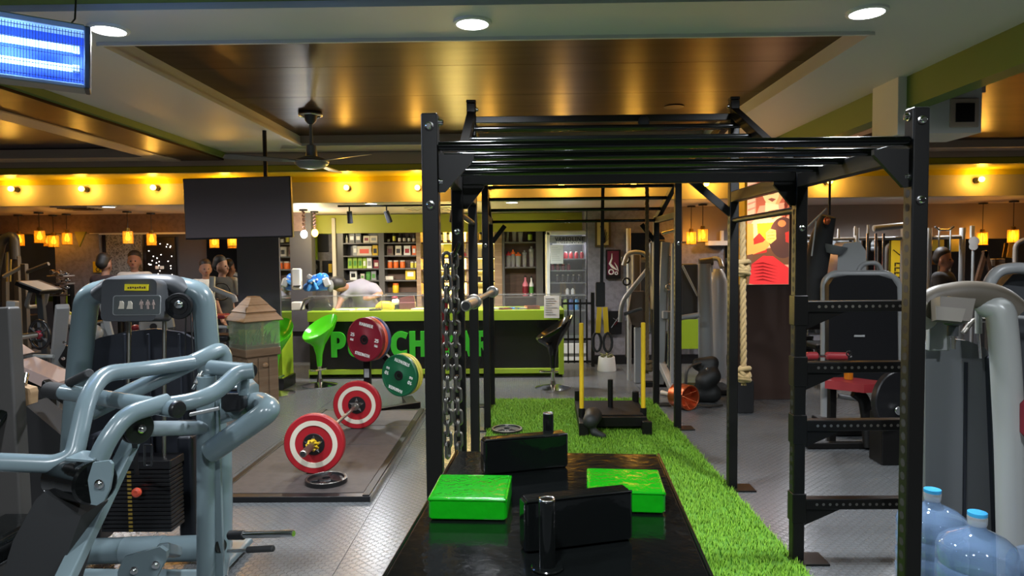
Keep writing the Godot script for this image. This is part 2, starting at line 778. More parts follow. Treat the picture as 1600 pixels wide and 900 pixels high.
	fn.resource_name = "floor_smooth"
	fn.heightmap_enabled = false
	M["floor_smooth"] = fn
	var wood = noise_tex(256, 0.012, ["b8b0a8", "ffffff", "d8d0c8", "f4f0ec", "a89c94"], 3, FastNoiseLite.TYPE_SIMPLEX_SMOOTH, 0.12)
	for k in ["wood", "wood_dark", "wood_light", "ceil_brown"]:
		var w: StandardMaterial3D = M[k]
		w.albedo_texture = wood
		tri_tex(w, Vector3(1.6, 3.0, 1.6) if k != "ceil_brown" else Vector3(0.45, 0.45, 0.45))
	var mott = noise_tex(256, 0.03, ["d4d4d4", "e8e8e8", "ffffff", "e0e0e0"], 9)
	for k in ["rubber_mat", "grass_base", "wall_brown", "wall_gray"]:
		var w: StandardMaterial3D = M[k]
		w.albedo_texture = mott
		w.albedo_color = w.albedo_color.lightened(0.08)
		tri_tex(w, Vector3(1.3, 1.3, 1.3))
	var vm: StandardMaterial3D = M.vinyl_black
	vm.heightmap_enabled = true
	vm.heightmap_texture = noise_tex(256, 0.02, ["000000", "808080", "ffffff", "606060"], 5)
	vm.heightmap_scale = 0.045
	tri_tex(vm, Vector3(3, 3, 3), false)
	for k in ["vinyl_green", "bag"]:
		var vg: StandardMaterial3D = M[k]
		vg.heightmap_enabled = true
		vg.heightmap_texture = vm.heightmap_texture
		vg.heightmap_scale = 0.1
		tri_tex(vg, Vector3(3, 3, 3), false)
	var rm: StandardMaterial3D = M.rope
	rm.rim_enabled = true


func omni(nm: String, at: Vector3, col: String, e: float, size := 0.05, parent: Node3D = null) -> void:
	var l = OmniLight3D.new()
	l.name = nm
	l.light_color = Color(col)
	l.light_energy = e
	l.light_size = size
	l.omni_range = 25.0
	l.omni_attenuation = 2.0
	l.shadow_enabled = true
	l.position = at - (parent.position if parent and world_roots.has(parent) else Vector3.ZERO)
	(parent if parent else self).add_child(l, true)


func spot(nm: String, at: Vector3, dir: Vector3, col: String, e: float, ang := 75.0, size := 0.08, parent: Node3D = null) -> void:
	var l = SpotLight3D.new()
	l.name = nm
	l.light_color = Color(col)
	l.light_energy = e
	l.light_size = size
	l.spot_range = 25.0
	l.spot_attenuation = 2.0
	l.spot_angle = ang
	l.spot_angle_attenuation = 0.6
	l.shadow_enabled = true
	l.look_at_from_position(at - (parent.position if parent and world_roots.has(parent) else Vector3.ZERO), at - (parent.position if parent and world_roots.has(parent) else Vector3.ZERO) + dir, Vector3.BACK if absf(dir.y) > 0.9 else Vector3.UP)
	(parent if parent else self).add_child(l, true)


func downlight(p: Vector3, label: String, grp: String, r: float, e: float, col := "f2f8ff") -> void:
	var t = thing("downlight", label, "ceiling light", p, grp)
	var g = G()
	g.lathe(p, Vector3.DOWN, [Vector2(r * 1.22, 0), Vector2(r * 1.2, 0.012), Vector2(r, 0.016), Vector2(r, 0.0)], 24)
	part(t, "trim_ring", g, M.white)
	g = G().cyl(p, p + Vector3.DOWN * 0.012, r, -1, 24)
	part(t, "lamp_disc", g, M.lamp_white)
	spot("lamp_light", p + Vector3.DOWN * 0.03, Vector3.DOWN, col, e, 82.0, r, t)


func lamps() -> void:
	# white downlights: a row in the near soffit band, more over the bar, unseen ones added behind the camera
	downlight(Vector3(-2.22, 2.9, -3.7), "bright round white downlight in the near ceiling band, above the insect killer", "white downlights", 0.085, 7.0)
	downlight(Vector3(-0.25, 2.9, -3.68), "bright round white downlight in the near ceiling band, above the left front rig post", "white downlights", 0.085, 7.0)
	downlight(Vector3(1.8, 2.9, -3.6), "bright round white downlight in the near ceiling band, above the right front rig post", "white downlights", 0.085, 7.0)
	for k in 3:
		downlight(Vector3(-2.2 + 2.0 * k, 2.9, -0.4), "unseen added white downlight behind the photographer's place, " + ["left", "middle", "right"][k] + " of three", "white downlights", 0.085, 6.0)
	downlight(Vector3(-5.2, 2.9, -4.2), "white downlight over the left bay of weight machines", "white downlights", 0.085, 4.0)
	downlight(Vector3(4.6, 2.9, -4.4), "white downlight over the right bay of weight machines", "white downlights", 0.085, 3.0)
	downlight(Vector3(-5.444, 2.36, -8.931), "small round white downlight in the low ceiling above the left mirror wall", "low ceiling downlights", 0.075, 2.0)
	downlight(Vector3(-1.952, 2.36, -8.868), "small round white downlight in the low ceiling left of the track spots' middle", "low ceiling downlights", 0.075, 4.0)
	downlight(Vector3(-0.115, 2.36, -8.906), "small round white downlight in the low ceiling over the bar counter's right half", "low ceiling downlights", 0.075, 4.0)
	downlight(Vector3(3.6, 2.36, -8.985), "added small round downlight in the low ceiling, unseen behind the second right rig post", "low ceiling downlights", 0.075, 2.5)  # this one and the next are added to brighten the back right wall
	downlight(Vector3(5.155, 2.36, -8.985), "added small round downlight in the low ceiling, unseen behind the front right rig post", "low ceiling downlights", 0.075, 2.5)


func room() -> void:
	var g = G()
	g.box(V(0, -0.06, -4.6), V(19, 0.1, 18))
	var fl = struct("floor", g, M.rubber)
	# sheets of tread rubber laid lengthwise, a seam between each
	for k in range(-7, 8):
		var x0 = -0.995 + 1.22 * k
		g = G().box(V(x0 + 0.61, -0.005, -4.6), V(1.216, 0.01, 17.9))
		struct("rubber_sheet", g, M.floor, fl)
	# outer walls
	struct("wall_left", G().box(V(-9.3, 1.55, -4.6), V(0.2, 3.2, 18)), M.wall_dark)
	struct("wall_right", G().box(V(9.3, 1.55, -4.6), V(0.2, 3.2, 18)), M.wall_dark)
	struct("wall_front", G().box(V(0, 1.55, 4.2), V(19, 3.2, 0.2)), M.wall_dark)
	# back wall: left mirror stretch, bar stretch, right stretch
	struct("wall_back_left", G().box(V(-6.3, 1.2, -10.75), V(6.0, 2.5, 0.2)), M.wall_dark)
	struct("wall_back_bar", G().box(V(-1.3, 1.2, -11.75), V(5.0, 2.5, 0.2)), M.wall_gray)
	struct("wall_back_right", G().box(V(5.0, 1.2, -10.35), V(8.0, 2.5, 0.2)), M.wall_gray)
	struct("trim_bar_return", G().box(V(1.07, 1.2, -11.0), V(0.14, 2.5, 1.4)), M.wall_gray)
	struct("baseboard_right", G().box(V(4.0, 0.07, -10.235), V(5.8, 0.14, 0.03), Basis(), 0.006), M.black_plastic)
	# brown bands over the mirrors
	struct("trim_9", G().box(V(-6.2, 2.22, -10.6), V(5.6, 0.3, 0.12)), M.wall_brown)
	struct("trim_2", G().box(V(5.6, 2.1, -10.2), V(6.4, 0.52, 0.1)), mk("wall_tan", "8c8078", 0.6))
	# mirrors on the walls
	var k = 0
	for a in [[-8.9, -7.35, 0.35, 2.05], [-6.55, -5.95, 0.35, 2.05], [-4.95, -4.35, 0.35, 2.05]]:
		g = G().box(V((a[0] + a[1]) / 2, (a[2] + a[3]) / 2, -10.63), V(a[1] - a[0], a[3] - a[2], 0.02), Basis(), 0.003)
		single("wall_mirror", ["tall wall mirror at the far left edge of the back wall", "tall wall mirror behind the left weight machines, between two gray pillars", "tall wall mirror on the back wall beside the television's left end"][k], "mirror", g, M.mirror)
		k += 1
	k = 0
	for a in [[1.58, 2.1, 0.48, 1.98], [3.05, 3.9, 0.45, 1.85], [3.94, 4.9, 0.45, 1.85], [4.94, 5.9, 0.45, 1.85], [5.94, 7.6, 0.45, 1.85]]:
		g = G().box(V((a[0] + a[1]) / 2, (a[2] + a[3]) / 2, -10.235), V(a[1] - a[0], a[3] - a[2], 0.02), Basis(), 0.003)
		single("wall_mirror", ["narrow wall mirror right of the flame poster", "wall mirror behind the rope and the tall banner", "wall mirror behind the black leg machine", "wall mirror behind the cable frame at right", "wide wall mirror at the far right end of the back wall"][k], "mirror", g, M.mirror)
		k += 1
	# gray pillars between the left mirrors
	k = 0
	for a in [[-7.3, -6.6], [-4.3, -3.95]]:
		g = G().box(V((a[0] + a[1]) / 2, 1.03, -10.58), V(a[1] - a[0], 2.06, 0.08))
		struct("trim_%d" % (30 + k), g, M.wall_gray)
		k += 1
	var marble = mk("marble", "a8aaa8", 0.4)
	marble.albedo_texture = noise_tex(192, 0.035, ["707070", "a0a0a0", "ffffff", "909090", "e0e0e0"], 21)
	tri_tex(marble, Vector3(2.2, 2.2, 2.2))
	struct("trim_8", G().box(V(-5.75, 2.06, -10.56), V(2.0, 0.035, 0.03)), M.white)
	# marbled panel, starry panel, plain panel
	single("wall_panel", "gray marbled wall panel left of the starry dark panel", "wall panel", G().box(V(-6.24, 1.2, -10.6), V(0.56, 1.75, 0.03), Basis(), 0.004), marble)
	var t = thing("light_panel", "dark wall panel dotted with tiny white lights", "light panel", V(-5.66, 0.4, -10.6))
	part(t, "panel", G().box(V(-5.66, 1.2, -10.6), V(0.46, 1.6, 0.04), Basis(), 0.004), M.black_plastic)
	g = G()
	for i in 60:
		g.sphere(V(-5.66 + rng.randf_range(-0.2, 0.2), rng.randf_range(0.6, 1.95), -10.575), Vector3.ONE * 0.008, 6)
	var dots = part(t, "led_dots", g, M.lamp_soft)
	dots.set_meta("kind", "stuff")
	# pillar at the bar's left end: dark blue gray above, green and black foot
	g = G().box(V(-3.28, 1.2, -8.62), V(0.53, 2.36, 0.4))
	var p = struct("trim_pillar", g, mk("pillar_blue", "55565f", 0.45))
	struct("lime_corner", G().box(V(-3.28, 0.45, -8.62), V(0.54, 0.62, 0.41)), M.lime, p)
	struct("mirror_face", G().box(V(-3.012, 1.5, -8.62), V(0.008, 1.45, 0.36)), M.mirror, p)
	struct("plinth", G().box(V(-3.28, 0.07, -8.62), V(0.58, 0.14, 0.45), Basis(), 0.005), M.black_plastic, p)


func ceilings() -> void:
	var g = G().box(V(0, 3.16, -4.6), V(19, 0.12, 18))
	var c = struct("ceiling", g, M.ceil_dark)
	# lowered frame round the brown panel
	struct("soffit_band", G().box(V(-0.35, 2.96, -3.69), V(6.3, 0.12, 0.5)), M.soffit, c)
	struct("soffit_band", G().box(V(-2.95, 2.96, -5.95), V(1.06, 0.12, 4.02)), M.soffit, c)
	struct("soffit_band", G().box(V(2.38, 2.96, -5.95), V(0.76, 0.12, 4.02)), M.soffit, c)
	struct("soffit_band", G().box(V(-0.35, 2.96, -7.78), V(6.3, 0.12, 0.56)), M.soffit_pink, c)
	# brown laminate boards inside the frame
	for k in 4:
		struct("laminate_board", G().box(V(-0.23, 3.02, -4.38 - 0.885 * k), V(4.6, 0.06, 0.88)), M.ceil_brown, c)
	# thin white lip round the opening
	for a in [[V(-0.22, 2.895, -3.935), V(4.4, 0.03, 0.02)], [V(-0.22, 2.895, -7.505), V(4.4, 0.03, 0.02)], [V(-2.42, 2.895, -5.72), V(0.03, 0.03, 3.57)], [V(2.0, 2.895, -5.72), V(0.03, 0.03, 3.57)]]:
		struct("lip", G().box(a[0], a[1]), M.soffit, c)
	# the near green field over the camera
	struct("green_field", G().box(V(0, 2.98, -1.5), V(18, 0.1, 3.86)), M.green_paint, c)
	struct("plain_field", G().box(V(0, 2.98, 2.2), V(18, 0.1, 3.4)), M.soffit, c)
	# left bay: green strip, wood soffit, beige lip, dark panel
	struct("green_strip", G().box(V(-3.5, 2.88, -5.9), V(0.05, 0.08, 4.6)), M.green_paint, c)
	struct("wood_soffit", G().box(V(-3.78, 2.87, -5.9), V(0.5, 0.1, 4.6)), M.ceil_brown, c)
	struct("beige_lip", G().box(V(-4.15, 2.86, -5.9), V(0.24, 0.1, 4.6)), M.soffit_pink, c)
	struct("dark_panel", G().box(V(-6.7, 2.96, -5.7), V(5.0, 0.08, 4.0)), M.ceil_dark, c)
	struct("beige_lip", G().box(V(-6.6, 2.86, -7.85), V(5.2, 0.1, 0.3)), M.soffit_pink, c)
	# right bay: green downstand, wood soffit with beige ribs
	struct("green_downstand", G().box(V(2.83, 2.8, -5.3), V(0.14, 0.24, 5.6)), M.green_paint, c)
	struct("wood_soffit", G().box(V(5.9, 2.95, -5.4), V(6.0, 0.1, 5.4)), M.ceil_brown, c)
	struct("beige_rib", G().box(V(3.4, 2.87, -6.6), V(0.12, 0.08, 2.9)), M.soffit_pink, c)
	struct("beige_rib", G().box(V(6.0, 2.87, -7.9), V(5.6, 0.1, 0.3)), M.soffit_pink, c)
	# far steps: beige face, olive strip, glossy ledge, lamp beam, low ceiling
	struct("step_face", G().box(V(0, 2.83, -8.12), V(18.4, 0.14, 0.06)), M.soffit_pink, c)
	struct("step_face", G().box(V(0, 2.72, -8.14), V(18.4, 0.08, 0.08)), M.olive, c)
	struct("ledge", G().box(V(0, 2.72, -8.45), V(18.4, 0.06, 0.7)), M.ledge, c)
	struct("lamp_beam", G().box(V(0, 2.53, -8.86), V(18.4, 0.34, 0.16)), mk("beam_gray_paint", "a09c8c", 0.5), c)
	struct("lamp_beam_top", G().box(V(0, 2.665, -8.77), V(18.4, 0.08, 0.03)), M.ledge, c)
	struct("low_ceiling", G().box(V(0, 2.42, -10.4), V(18.4, 0.12, 3.2)), mk("low_ceiling", "c8bab0", 0.5), c)
	# box with a square vent beside the downstand
	var t = thing("air_duct_box", "pale boxed duct with a dark square vent, right of the front rig post", "duct", V(2.99, 2.49, -5.1))
	part(t, "casing", G().box(V(3.08, 2.7, -5.1), V(0.38, 0.42, 0.4), Basis(), 0.006), M.soffit)
	part(t, "side_casing", G().box(V(2.8, 2.7, -5.12), V(0.2, 0.42, 0.36), Basis(), 0.006), M.soffit)
	part(t, "vent_frame", G().box(V(3.14, 2.63, -4.895), V(0.2, 0.2, 0.02), Basis(), 0.004), M.soffit_pink)
	part(t, "vent_hole", G().box(V(3.14, 2.63, -4.884), V(0.13, 0.13, 0.01)), M.black_plastic)
	single("downlight", "unlit dark round downlight in the brown ceiling panel", "ceiling light", G().cyl(Vector3(1.393, 2.99, -6.231), Vector3(1.393, 2.99, -6.231) - V(0, 0.008, 0), 0.09, -1, 20), M.black_plastic)
	t = thing("air_vent", "square slatted air vent in the low ceiling at left", "air vent", Vector3(-6, 2.36, -9.207))
	var vc = Vector3(-5.958, 2.355, -9.142)
	part(t, "vent_frame", G().box(vc, V(0.5, 0.02, 0.5), Basis(), 0.004), M.soffit_pink)
	for k in 5:
		part(t, "slat", G().box(vc + V(0, -0.016, -0.16 + 0.08 * k), V(0.4, 0.012, 0.04)), M.wood_dark)
	t = thing("air_vent", "pale four-way ceiling air diffuser above the bar's middle", "air vent", Vector3(-1.358, 2.36, -10.176))
	vc = Vector3(-1.349, 2.355, -10.104)
	for k in 4:
		part(t, "diffuser_ring", G().tube([vc + V(-0.32 + 0.07 * k, -0.004 * k, -0.32 + 0.07 * k), vc + V(0.32 - 0.07 * k, -0.004 * k, -0.32 + 0.07 * k), vc + V(0.32 - 0.07 * k, -0.004 * k, 0.32 - 0.07 * k), vc + V(-0.32 + 0.07 * k, -0.004 * k, 0.32 - 0.07 * k)], 0.02, 6, 0.008, false, true), M.cream)
	# warm bulbs along the beam
	var i = 0
	for px in [[17, 295], [127, 295], [239, 293], [352, 293], [541, 293], [652, 293], [765, 291], [877, 289], [990, 288], [1104, 287], [1297, 283], [1534, 280]]:
		var q = bulb_points()[i] as Vector3
		var lab: String = ["at the far left of the ceiling beam", "second from the left on the ceiling beam", "third from the left, left of the television", "hidden behind the television's top edge", "right of the ceiling fan", "beside the left front rig post", "behind the monkey bars' left side", "above the fridge's left side", "above the flame poster", "above the amber pendant pair at centre right", "left of the right front rig post", "at the far right of the ceiling beam"][i]
		t = thing("beam_bulb", "warm yellow bulb " + lab, "lamp", q, "warm beam bulbs")
		part(t, "holder", G().cyl(q + V(0, 0, -0.12), q + V(0, 0, -0.03), 0.035, 0.028, 12), M.black_plastic)
		part(t, "bulb", G().sphere(q, Vector3.ONE * 0.036, 12), M.bulb_warm)
		omni("bulb_light", q, "ffb848", 0.26, 0.03, t)
		i += 1


func bulb_points() -> Array:
	return [Vector3(-6.536, 2.572, -8.66), Vector3(-5.625, 2.562, -8.66), Vector3(-4.7, 2.569, -8.66), Vector3(-3.77, 2.558, -8.66), Vector3(-2.221, 2.541, -8.66), Vector3(-1.315, 2.531, -8.66), Vector3(-0.394, 2.537, -8.66), Vector3(0.515, 2.544, -8.66), Vector3(1.429, 2.542, -8.66), Vector3(2.349, 2.54, -8.66), Vector3(3.9, 2.554, -8.66), Vector3(5.794, 2.557, -8.66)]


func bar_structure() -> void:
	# green head band over the shelves, warm lamplight mixed into its lime, side cheek panels
	struct("trim_bar_head", G().box(V(-1.25, 2.2, -11.2), V(4.56, 0.3, 0.1)), mk("lime_head_warm", "a4a434", 0.45))

func bolt(parent: Node3D, p: Vector3, n: Vector3) -> void:
	var g = G()
	g.lathe(p, n, [Vector2(0.017, 0), Vector2(0.017, 0.004), Vector2(0.012, 0.005), Vector2(0.012, 0.014), Vector2(0.009, 0.017), Vector2(0, 0.017)], 12)
	part(parent, "bolt", g, M.chrome)


func rig() -> void:
	var xl = -0.335
	var xr = 1.465
	var zs = [-2.55, -3.6, -4.72, -6.38, -7.4]
	var hs = [2.18, 2.14, 2.7, 2.42, 2.06]
	var w = 0.062
	var t = thing("training_rig", "tall black steel training rig with monkey bars spanning the green turf lane", "training rig", V(0.565, 0, -4.9))
	var bs: StandardMaterial3D = M.black_steel
	for i in 5:
		for x in [xl, xr]:
			var z: float = zs[i]
			var p = part(t, "post", G().box(V(x, hs[i] / 2, z), V(w, hs[i], w), Basis(), 0.006), bs)
			part(t, "base_plate", G().box(V(x + (0.05 if x > 0 else -0.05), 0.006, z), V(0.2, 0.012, 0.15), Basis(), 0.003), bs)
			# a row of holes down the inner face
			if x > 0 and i < 4 or i < 2:
				var g = G()
				var k = 0
				while 0.25 + k * 0.0505 < minf(1.92, hs[i] - 0.2):
					var sx = -1.0 if x > 0 else 1.0
					var c = V(x + sx * (w / 2 + 0.0004), 0.25 + k * 0.0505, z)
					g.cyl(c, c - V(sx * 0.01, 0, 0), 0.0155, -1, 12)
					k += 1
				var hl = part(p, "holes", g, M.rubber)
				hl.set_meta("kind", "stuff")
	# hidden partner post and cross members of the ladder beside the second right post
	var zl: float = zs[1]
	part(t, "post", G().box(V(2.06, 0.85, zl), V(w, 1.7, w), Basis(), 0.006), bs)
	for h in [Vector3(1.74, 1.369, -3.6).y, Vector3(1.745, 1.046, -3.6).y, Vector3(1.749, 0.737, -3.6).y, Vector3(1.755, 0.314, -3.6).y]:
		var m = part(t, "cross_member", G().box(V(1.765, h, zl), V(0.53, 0.058, 0.058), Basis(), 0.005), bs)
		var g = G()
		for k in 14:
			var c = V(1.56 + k * 0.035, h, zl + 0.0292)
			g.cyl(c, c - V(0, 0, 0.01), 0.008, -1, 8)
		var hl = part(m, "holes", g, M.steel)
		hl.set_meta("kind", "stuff")
		part(t, "sleeve", G().box(V(xr, h - 0.02, zl), V(w + 0.012, 0.16, w + 0.012), Basis(), 0.005), bs)
		g = G().prism(PackedVector2Array([Vector2(0, 0), Vector2(0.21, 0), Vector2(0, -0.095)]), Transform3D(Basis(), V(xr + 0.035, h - 0.029, zl)), 0.008)
		part(t, "gusset", g, bs)
	# depth rails of the first two bays and their corner gussets
	for x in [xl, xr]:
		part(t, "rail", G().box(V(x, 2.03, (zs[0] + zs[1]) / 2), V(0.055, 0.075, zs[0] - zs[1]), Basis(), 0.005), bs)
		part(t, "rail", G().box(V(x, 2.04, (zs[1] + zs[2]) / 2), V(0.055, 0.075, zs[1] - zs[2]), Basis(), 0.005), bs)
		part(t, "rail", G().cyl(V(x, 1.88, zs[1]), V(x, 1.88, zs[2]), 0.019), bs)
		# sloping rails of the raised middle
		part(t, "rail", G().bar(V(x, 2.06, zs[1]), V(x, 2.62, zs[2]), 0.055, 0.065, 0.004), bs)
		part(t, "rail", G().bar(V(x, 2.6, zs[2]), V(x, 2.36, zs[3]), 0.055, 0.065, 0.004), bs)
		part(t, "rail", G().bar(V(x, 2.36, zs[3]), V(x, 2.02, zs[4]), 0.05, 0.06, 0.004), bs)
		part(t, "rail", G().box(V(x, 2.02, (zs[3] + zs[4]) / 2), V(0.05, 0.06, zs[3] - zs[4]), Basis(), 0.004), bs)
		var sx = -1.0 if x > 0 else 1.0
		# knee braces seen between posts and cross beams
		for a in [[zs[0], 0.13, 0.14], [zs[1], 0.11, 0.13]]:
			var tri = PackedVector2Array([Vector2(0, 0), Vector2(sx * a[1], 0), Vector2(sx * a[1], -0.02), Vector2(sx * 0.02, -a[2]), Vector2(0, -a[2])])
			part(t, "gusset", G().prism(tri, Transform3D(Basis(), V(x + sx * w / 2, 2.03, a[0])), 0.02), bs)
		for a in ([[zs[2], 1.93, 0.36, 2.22]] if x > 0 else []) + [[zs[4], 1.8, 0.16, 1.98]]:
			part(t, "brace", G().bar(V(x + sx * 0.02, a[1], a[0]), V(x + sx * a[2], a[3], a[0]), 0.02, 0.05), bs)
		for q in [V(x, hs[0] - 0.05, zs[0] + w / 2), V(x, 1.84, zs[0] + w / 2), V(x, 1.78, zs[1] + w / 2), V(x, 2.02, zs[2] + w / 2), V(x, 1.75, zs[3] + w / 2)]:
			bolt(t, q, V(0, 0, 1))
		for q in [V(x + sx * w / 2, hs[0] - 0.03, zs[0]), V(x + sx * w / 2, 1.93, zs[0]), V(x + sx * w / 2, 2.66, zs[2])]:
			bolt(t, q, V(sx, 0, 0))
	# cross beams
	part(t, "cross_beam", G().box(V(0.565, 2.05, zs[1]), V(1.74, 0.05, 0.05), Basis(), 0.004), bs)
	part(t, "cross_beam", G().box(V(0.565, 2.585, zs[2]), V(1.74, 0.045, 0.05), Basis(), 0.004), bs)
	part(t, "cross_beam", G().box(V(0.565, 2.25, zs[2]), V(1.74, 0.05, 0.05), Basis(), 0.004), bs)
	# rungs: level ones in the first bay, then climbing, then falling
	var rungs = []
	for k in 4:
		rungs.append(V(0, 2.06, zs[0] - 0.262 * k))
	for k in 4:
		rungs.append(V(0, lerpf(2.09, 2.56, (k + 0.5) / 4.0), lerpf(zs[1], zs[2], (k + 0.5) / 4.0)))
	for k in 5:
		rungs.append(V(0, lerpf(2.58, 2.36, (k + 0.6) / 5.0), lerpf(zs[2], zs[3], (k + 0.6) / 5.0)))
	for h in [Vector3(0.222, 2.304, -6.5), Vector3(0.23, 2.21, -6.75), Vector3(0.239, 2.123, -7.05), Vector3(0.248, 2.019, -7.35)]:
		rungs.append(V(0, h.y, h.z))
	for q in rungs:
		part(t, "rung", G().cyl(V(xl, q.y, q.z), V(xr, q.y, q.z), 0.0185 if q.z > -2.6 else 0.0165, -1, 14), M.black_gloss)
	# upper tips of the middle posts
	for x in [xl, xr]:
		part(t, "post_cap", G().box(V(x, 2.71, zs[2]), V(0.066, 0.02, 0.066), Basis(), 0.004), bs)
	single("rung_grip", "dark knobbed cable pulley tied to the top rung of the rig", "pulley", G().sphere(Vector3(0.839, 2.547, -4.66), V(0.04, 0.05, 0.03), 12), M.rubber)
	# heavy chain looped over a hook on the second left post
	var hook = G().tube(Geo.bend([V(xl + 0.02, 1.645, -3.48), V(xl + 0.0, 1.645, -3.34), V(xl + 0.035, 1.72, -3.3)], 0.03), 0.011, 8)
	part(t, "chain_hook", hook, M.black_gloss)
	chain()
	single("red_strap", "red cloth strap hanging behind the steel chain", "strap", G().bar(Vector3(-0.418, 1.428, -3.62), Vector3(-0.419, 1.145, -3.62), 0.045, 0.012, 0.004), M.red)
	# barbell in the left uprights' hooks
	var a = Vector3(-0.256, 1.423, -3.1)
	var b = Vector3(-0.179, 1.428, -4.3)
	t = thing("stored_bar", "short steel barbell lying on the left rig uprights, sleeve end towards the camera", "barbell", (a + b) / 2)
	var d = (b - a).normalized()
	part(t, "shaft", G().cyl(a + d * 0.1, b, 0.0145, -1, 12), M.steel)
	part(t, "sleeve", G().cyl(a, a + d * 0.26, 0.026, -1, 16, true, 0.004), M.steel)
	part(t, "collar", G().cyl(a + d * 0.26, a + d * 0.29, 0.038, -1, 16, true, 0.004), M.steel)
	part(t, "end_cap", G().cyl(a - d * 0.002, a, 0.019, -1, 12), M.rubber)
	part(t, "far_collar", G().cyl(b - d * 0.08, b, 0.036, -1, 16, true, 0.004), M.steel)
	# climbing ropes with knots
	rope("thick tan climbing rope hanging at the rig's third right post, knotted twice", Vector3(1.586, 1.909, -4.9), Vector3(1.602, 0.778, -4.9), 0.023, [0.32, 1.0], M.rope)
	rope("dark climbing rope hanging near the far right rig posts with one big knot", Vector3(1.274, 2.359, -6.9), Vector3(1.274, 0.514, -6.9), 0.02, [1.0], mk("rope_dark", "5a4a30", 0.9))
	# suspension trainer
	t = thing("suspension_trainer", "black and yellow suspension straps hanging from the far rung of the rig", "suspension trainer", Vector3(0.84, 0.626, -7.15))
	part(t, "anchor_strap", G().bar(Vector3(0.86, 2.376, -7.15), Vector3(0.843, 1.331, -7.15), 0.035, 0.008), M.rubber)
	part(t, "strap_pouch", G().box(Vector3(0.829, 1.237, -7.15), V(0.1, 0.26, 0.03), Basis(), 0.01), M.rubber)
	for x in [-1, 1]:
		var p = Vector3(0.849, 1.102, -7.15) + V(0.03 * x, 0, 0)
		var q = Vector3(0.848, 0.83, -7.15) + V(0.045 * x, 0, 0)
		part(t, "yellow_strap", G().bar(p, q, 0.05, 0.006), M.yellow)
		var loop = []
		for k in 12:
			var an = TAU * k / 12
			loop.append(q + V(0.01 * x + sin(an) * 0.045, -0.1 + cos(an) * 0.1, 0.02 * x))
		part(t, "handle", G().tube(loop, 0.014, 8, -1, false, true, V(0, 0, 1)), M.rubber)


func chain() -> void:
	var t = thing("steel_chain", "two hanging strands of heavy dark steel chain on the left side of the rig", "chain", V(-0.32, 0.35, -3.33))
	var prof = []
	for k in 20:
		var a = TAU * k / 20
		prof.append(Vector2(cos(a) * 0.0185, sin(a) * 0.0185 + (0.0185 if sin(a) > 0 else -0.0185)))
	for s in 2:
		var p0 = Vector3(-0.361, 1.659, -3.28) if s == 0 else Vector3(-0.334, 1.659, -3.36)
		var p1 = Vector3(-0.368, 0.675, -3.28) if s == 0 else Vector3(-0.322, 0.651, -3.36)
		var n = 18
		for i in n:
			var c = p0.lerp(p1, (i + 0.5) / n)
			var ang = (PI / 2 if i % 2 else 0.0) + rng.randf_range(-0.3, 0.3) + 0.15
			var pts = []
			for q in prof:
				pts.append(c + V(cos(ang) * q.x, q.y, sin(ang) * q.x))
			part(t, "chain_link", G().tube(pts, 0.0085, 8, -1, false, true, V(-sin(ang), 0, cos(ang))), M.chain if M.has("chain") else mk("chain", "75726c", 0.34, 0.8))


func rope(label: String, a: Vector3, b: Vector3, r: float, knots: Array, m: Material) -> void:
	var t = thing("climbing_rope", label, "rope", b)
	# three twisted strands
	var L = a.distance_to(b)
	var n = int(L / 0.028)
	for s in 3:
		var pts = []
		for i in n + 1:
			var u = float(i) / n
			var an = TAU * (s / 3.0 + u * L / 0.16)
			pts.append(a.lerp(b, u) + V(cos(an), 0, sin(an)) * r * 0.52)
		part(t, "strand", G().tube(pts, r * 0.56, 7), m)
	for k in knots:
		var c = a.lerp(b, k)
		var g = G()
		r = maxf(r, 0.026)
		for q in [[V(0.1, 1, 0.35), 0.0], [V(0.8, 0.5, 0.4), 0.012], [V(-0.7, 0.6, 0.5), -0.012], [V(0.2, 1, -0.2), -0.035], [V(-0.2, 1, -0.3), 0.035]]:
			g.torus(c + V(0, q[1], 0), q[0], r * 1.5, r * 0.72, 18, 8)
		g.sphere(c, Vector3.ONE * r * 1.5, 10)
		part(t, "knot", g, m)
		if k > 0.9:
			var fr = G()
			for j in 7:
				var e = c + V(0, -0.03, 0)
				fr.tube([e, e + V(rng.randf_range(-0.02, 0.02), -0.05, rng.randf_range(-0.02, 0.02))], 0.006, 6)
			part(t, "frayed_end", fr, m)


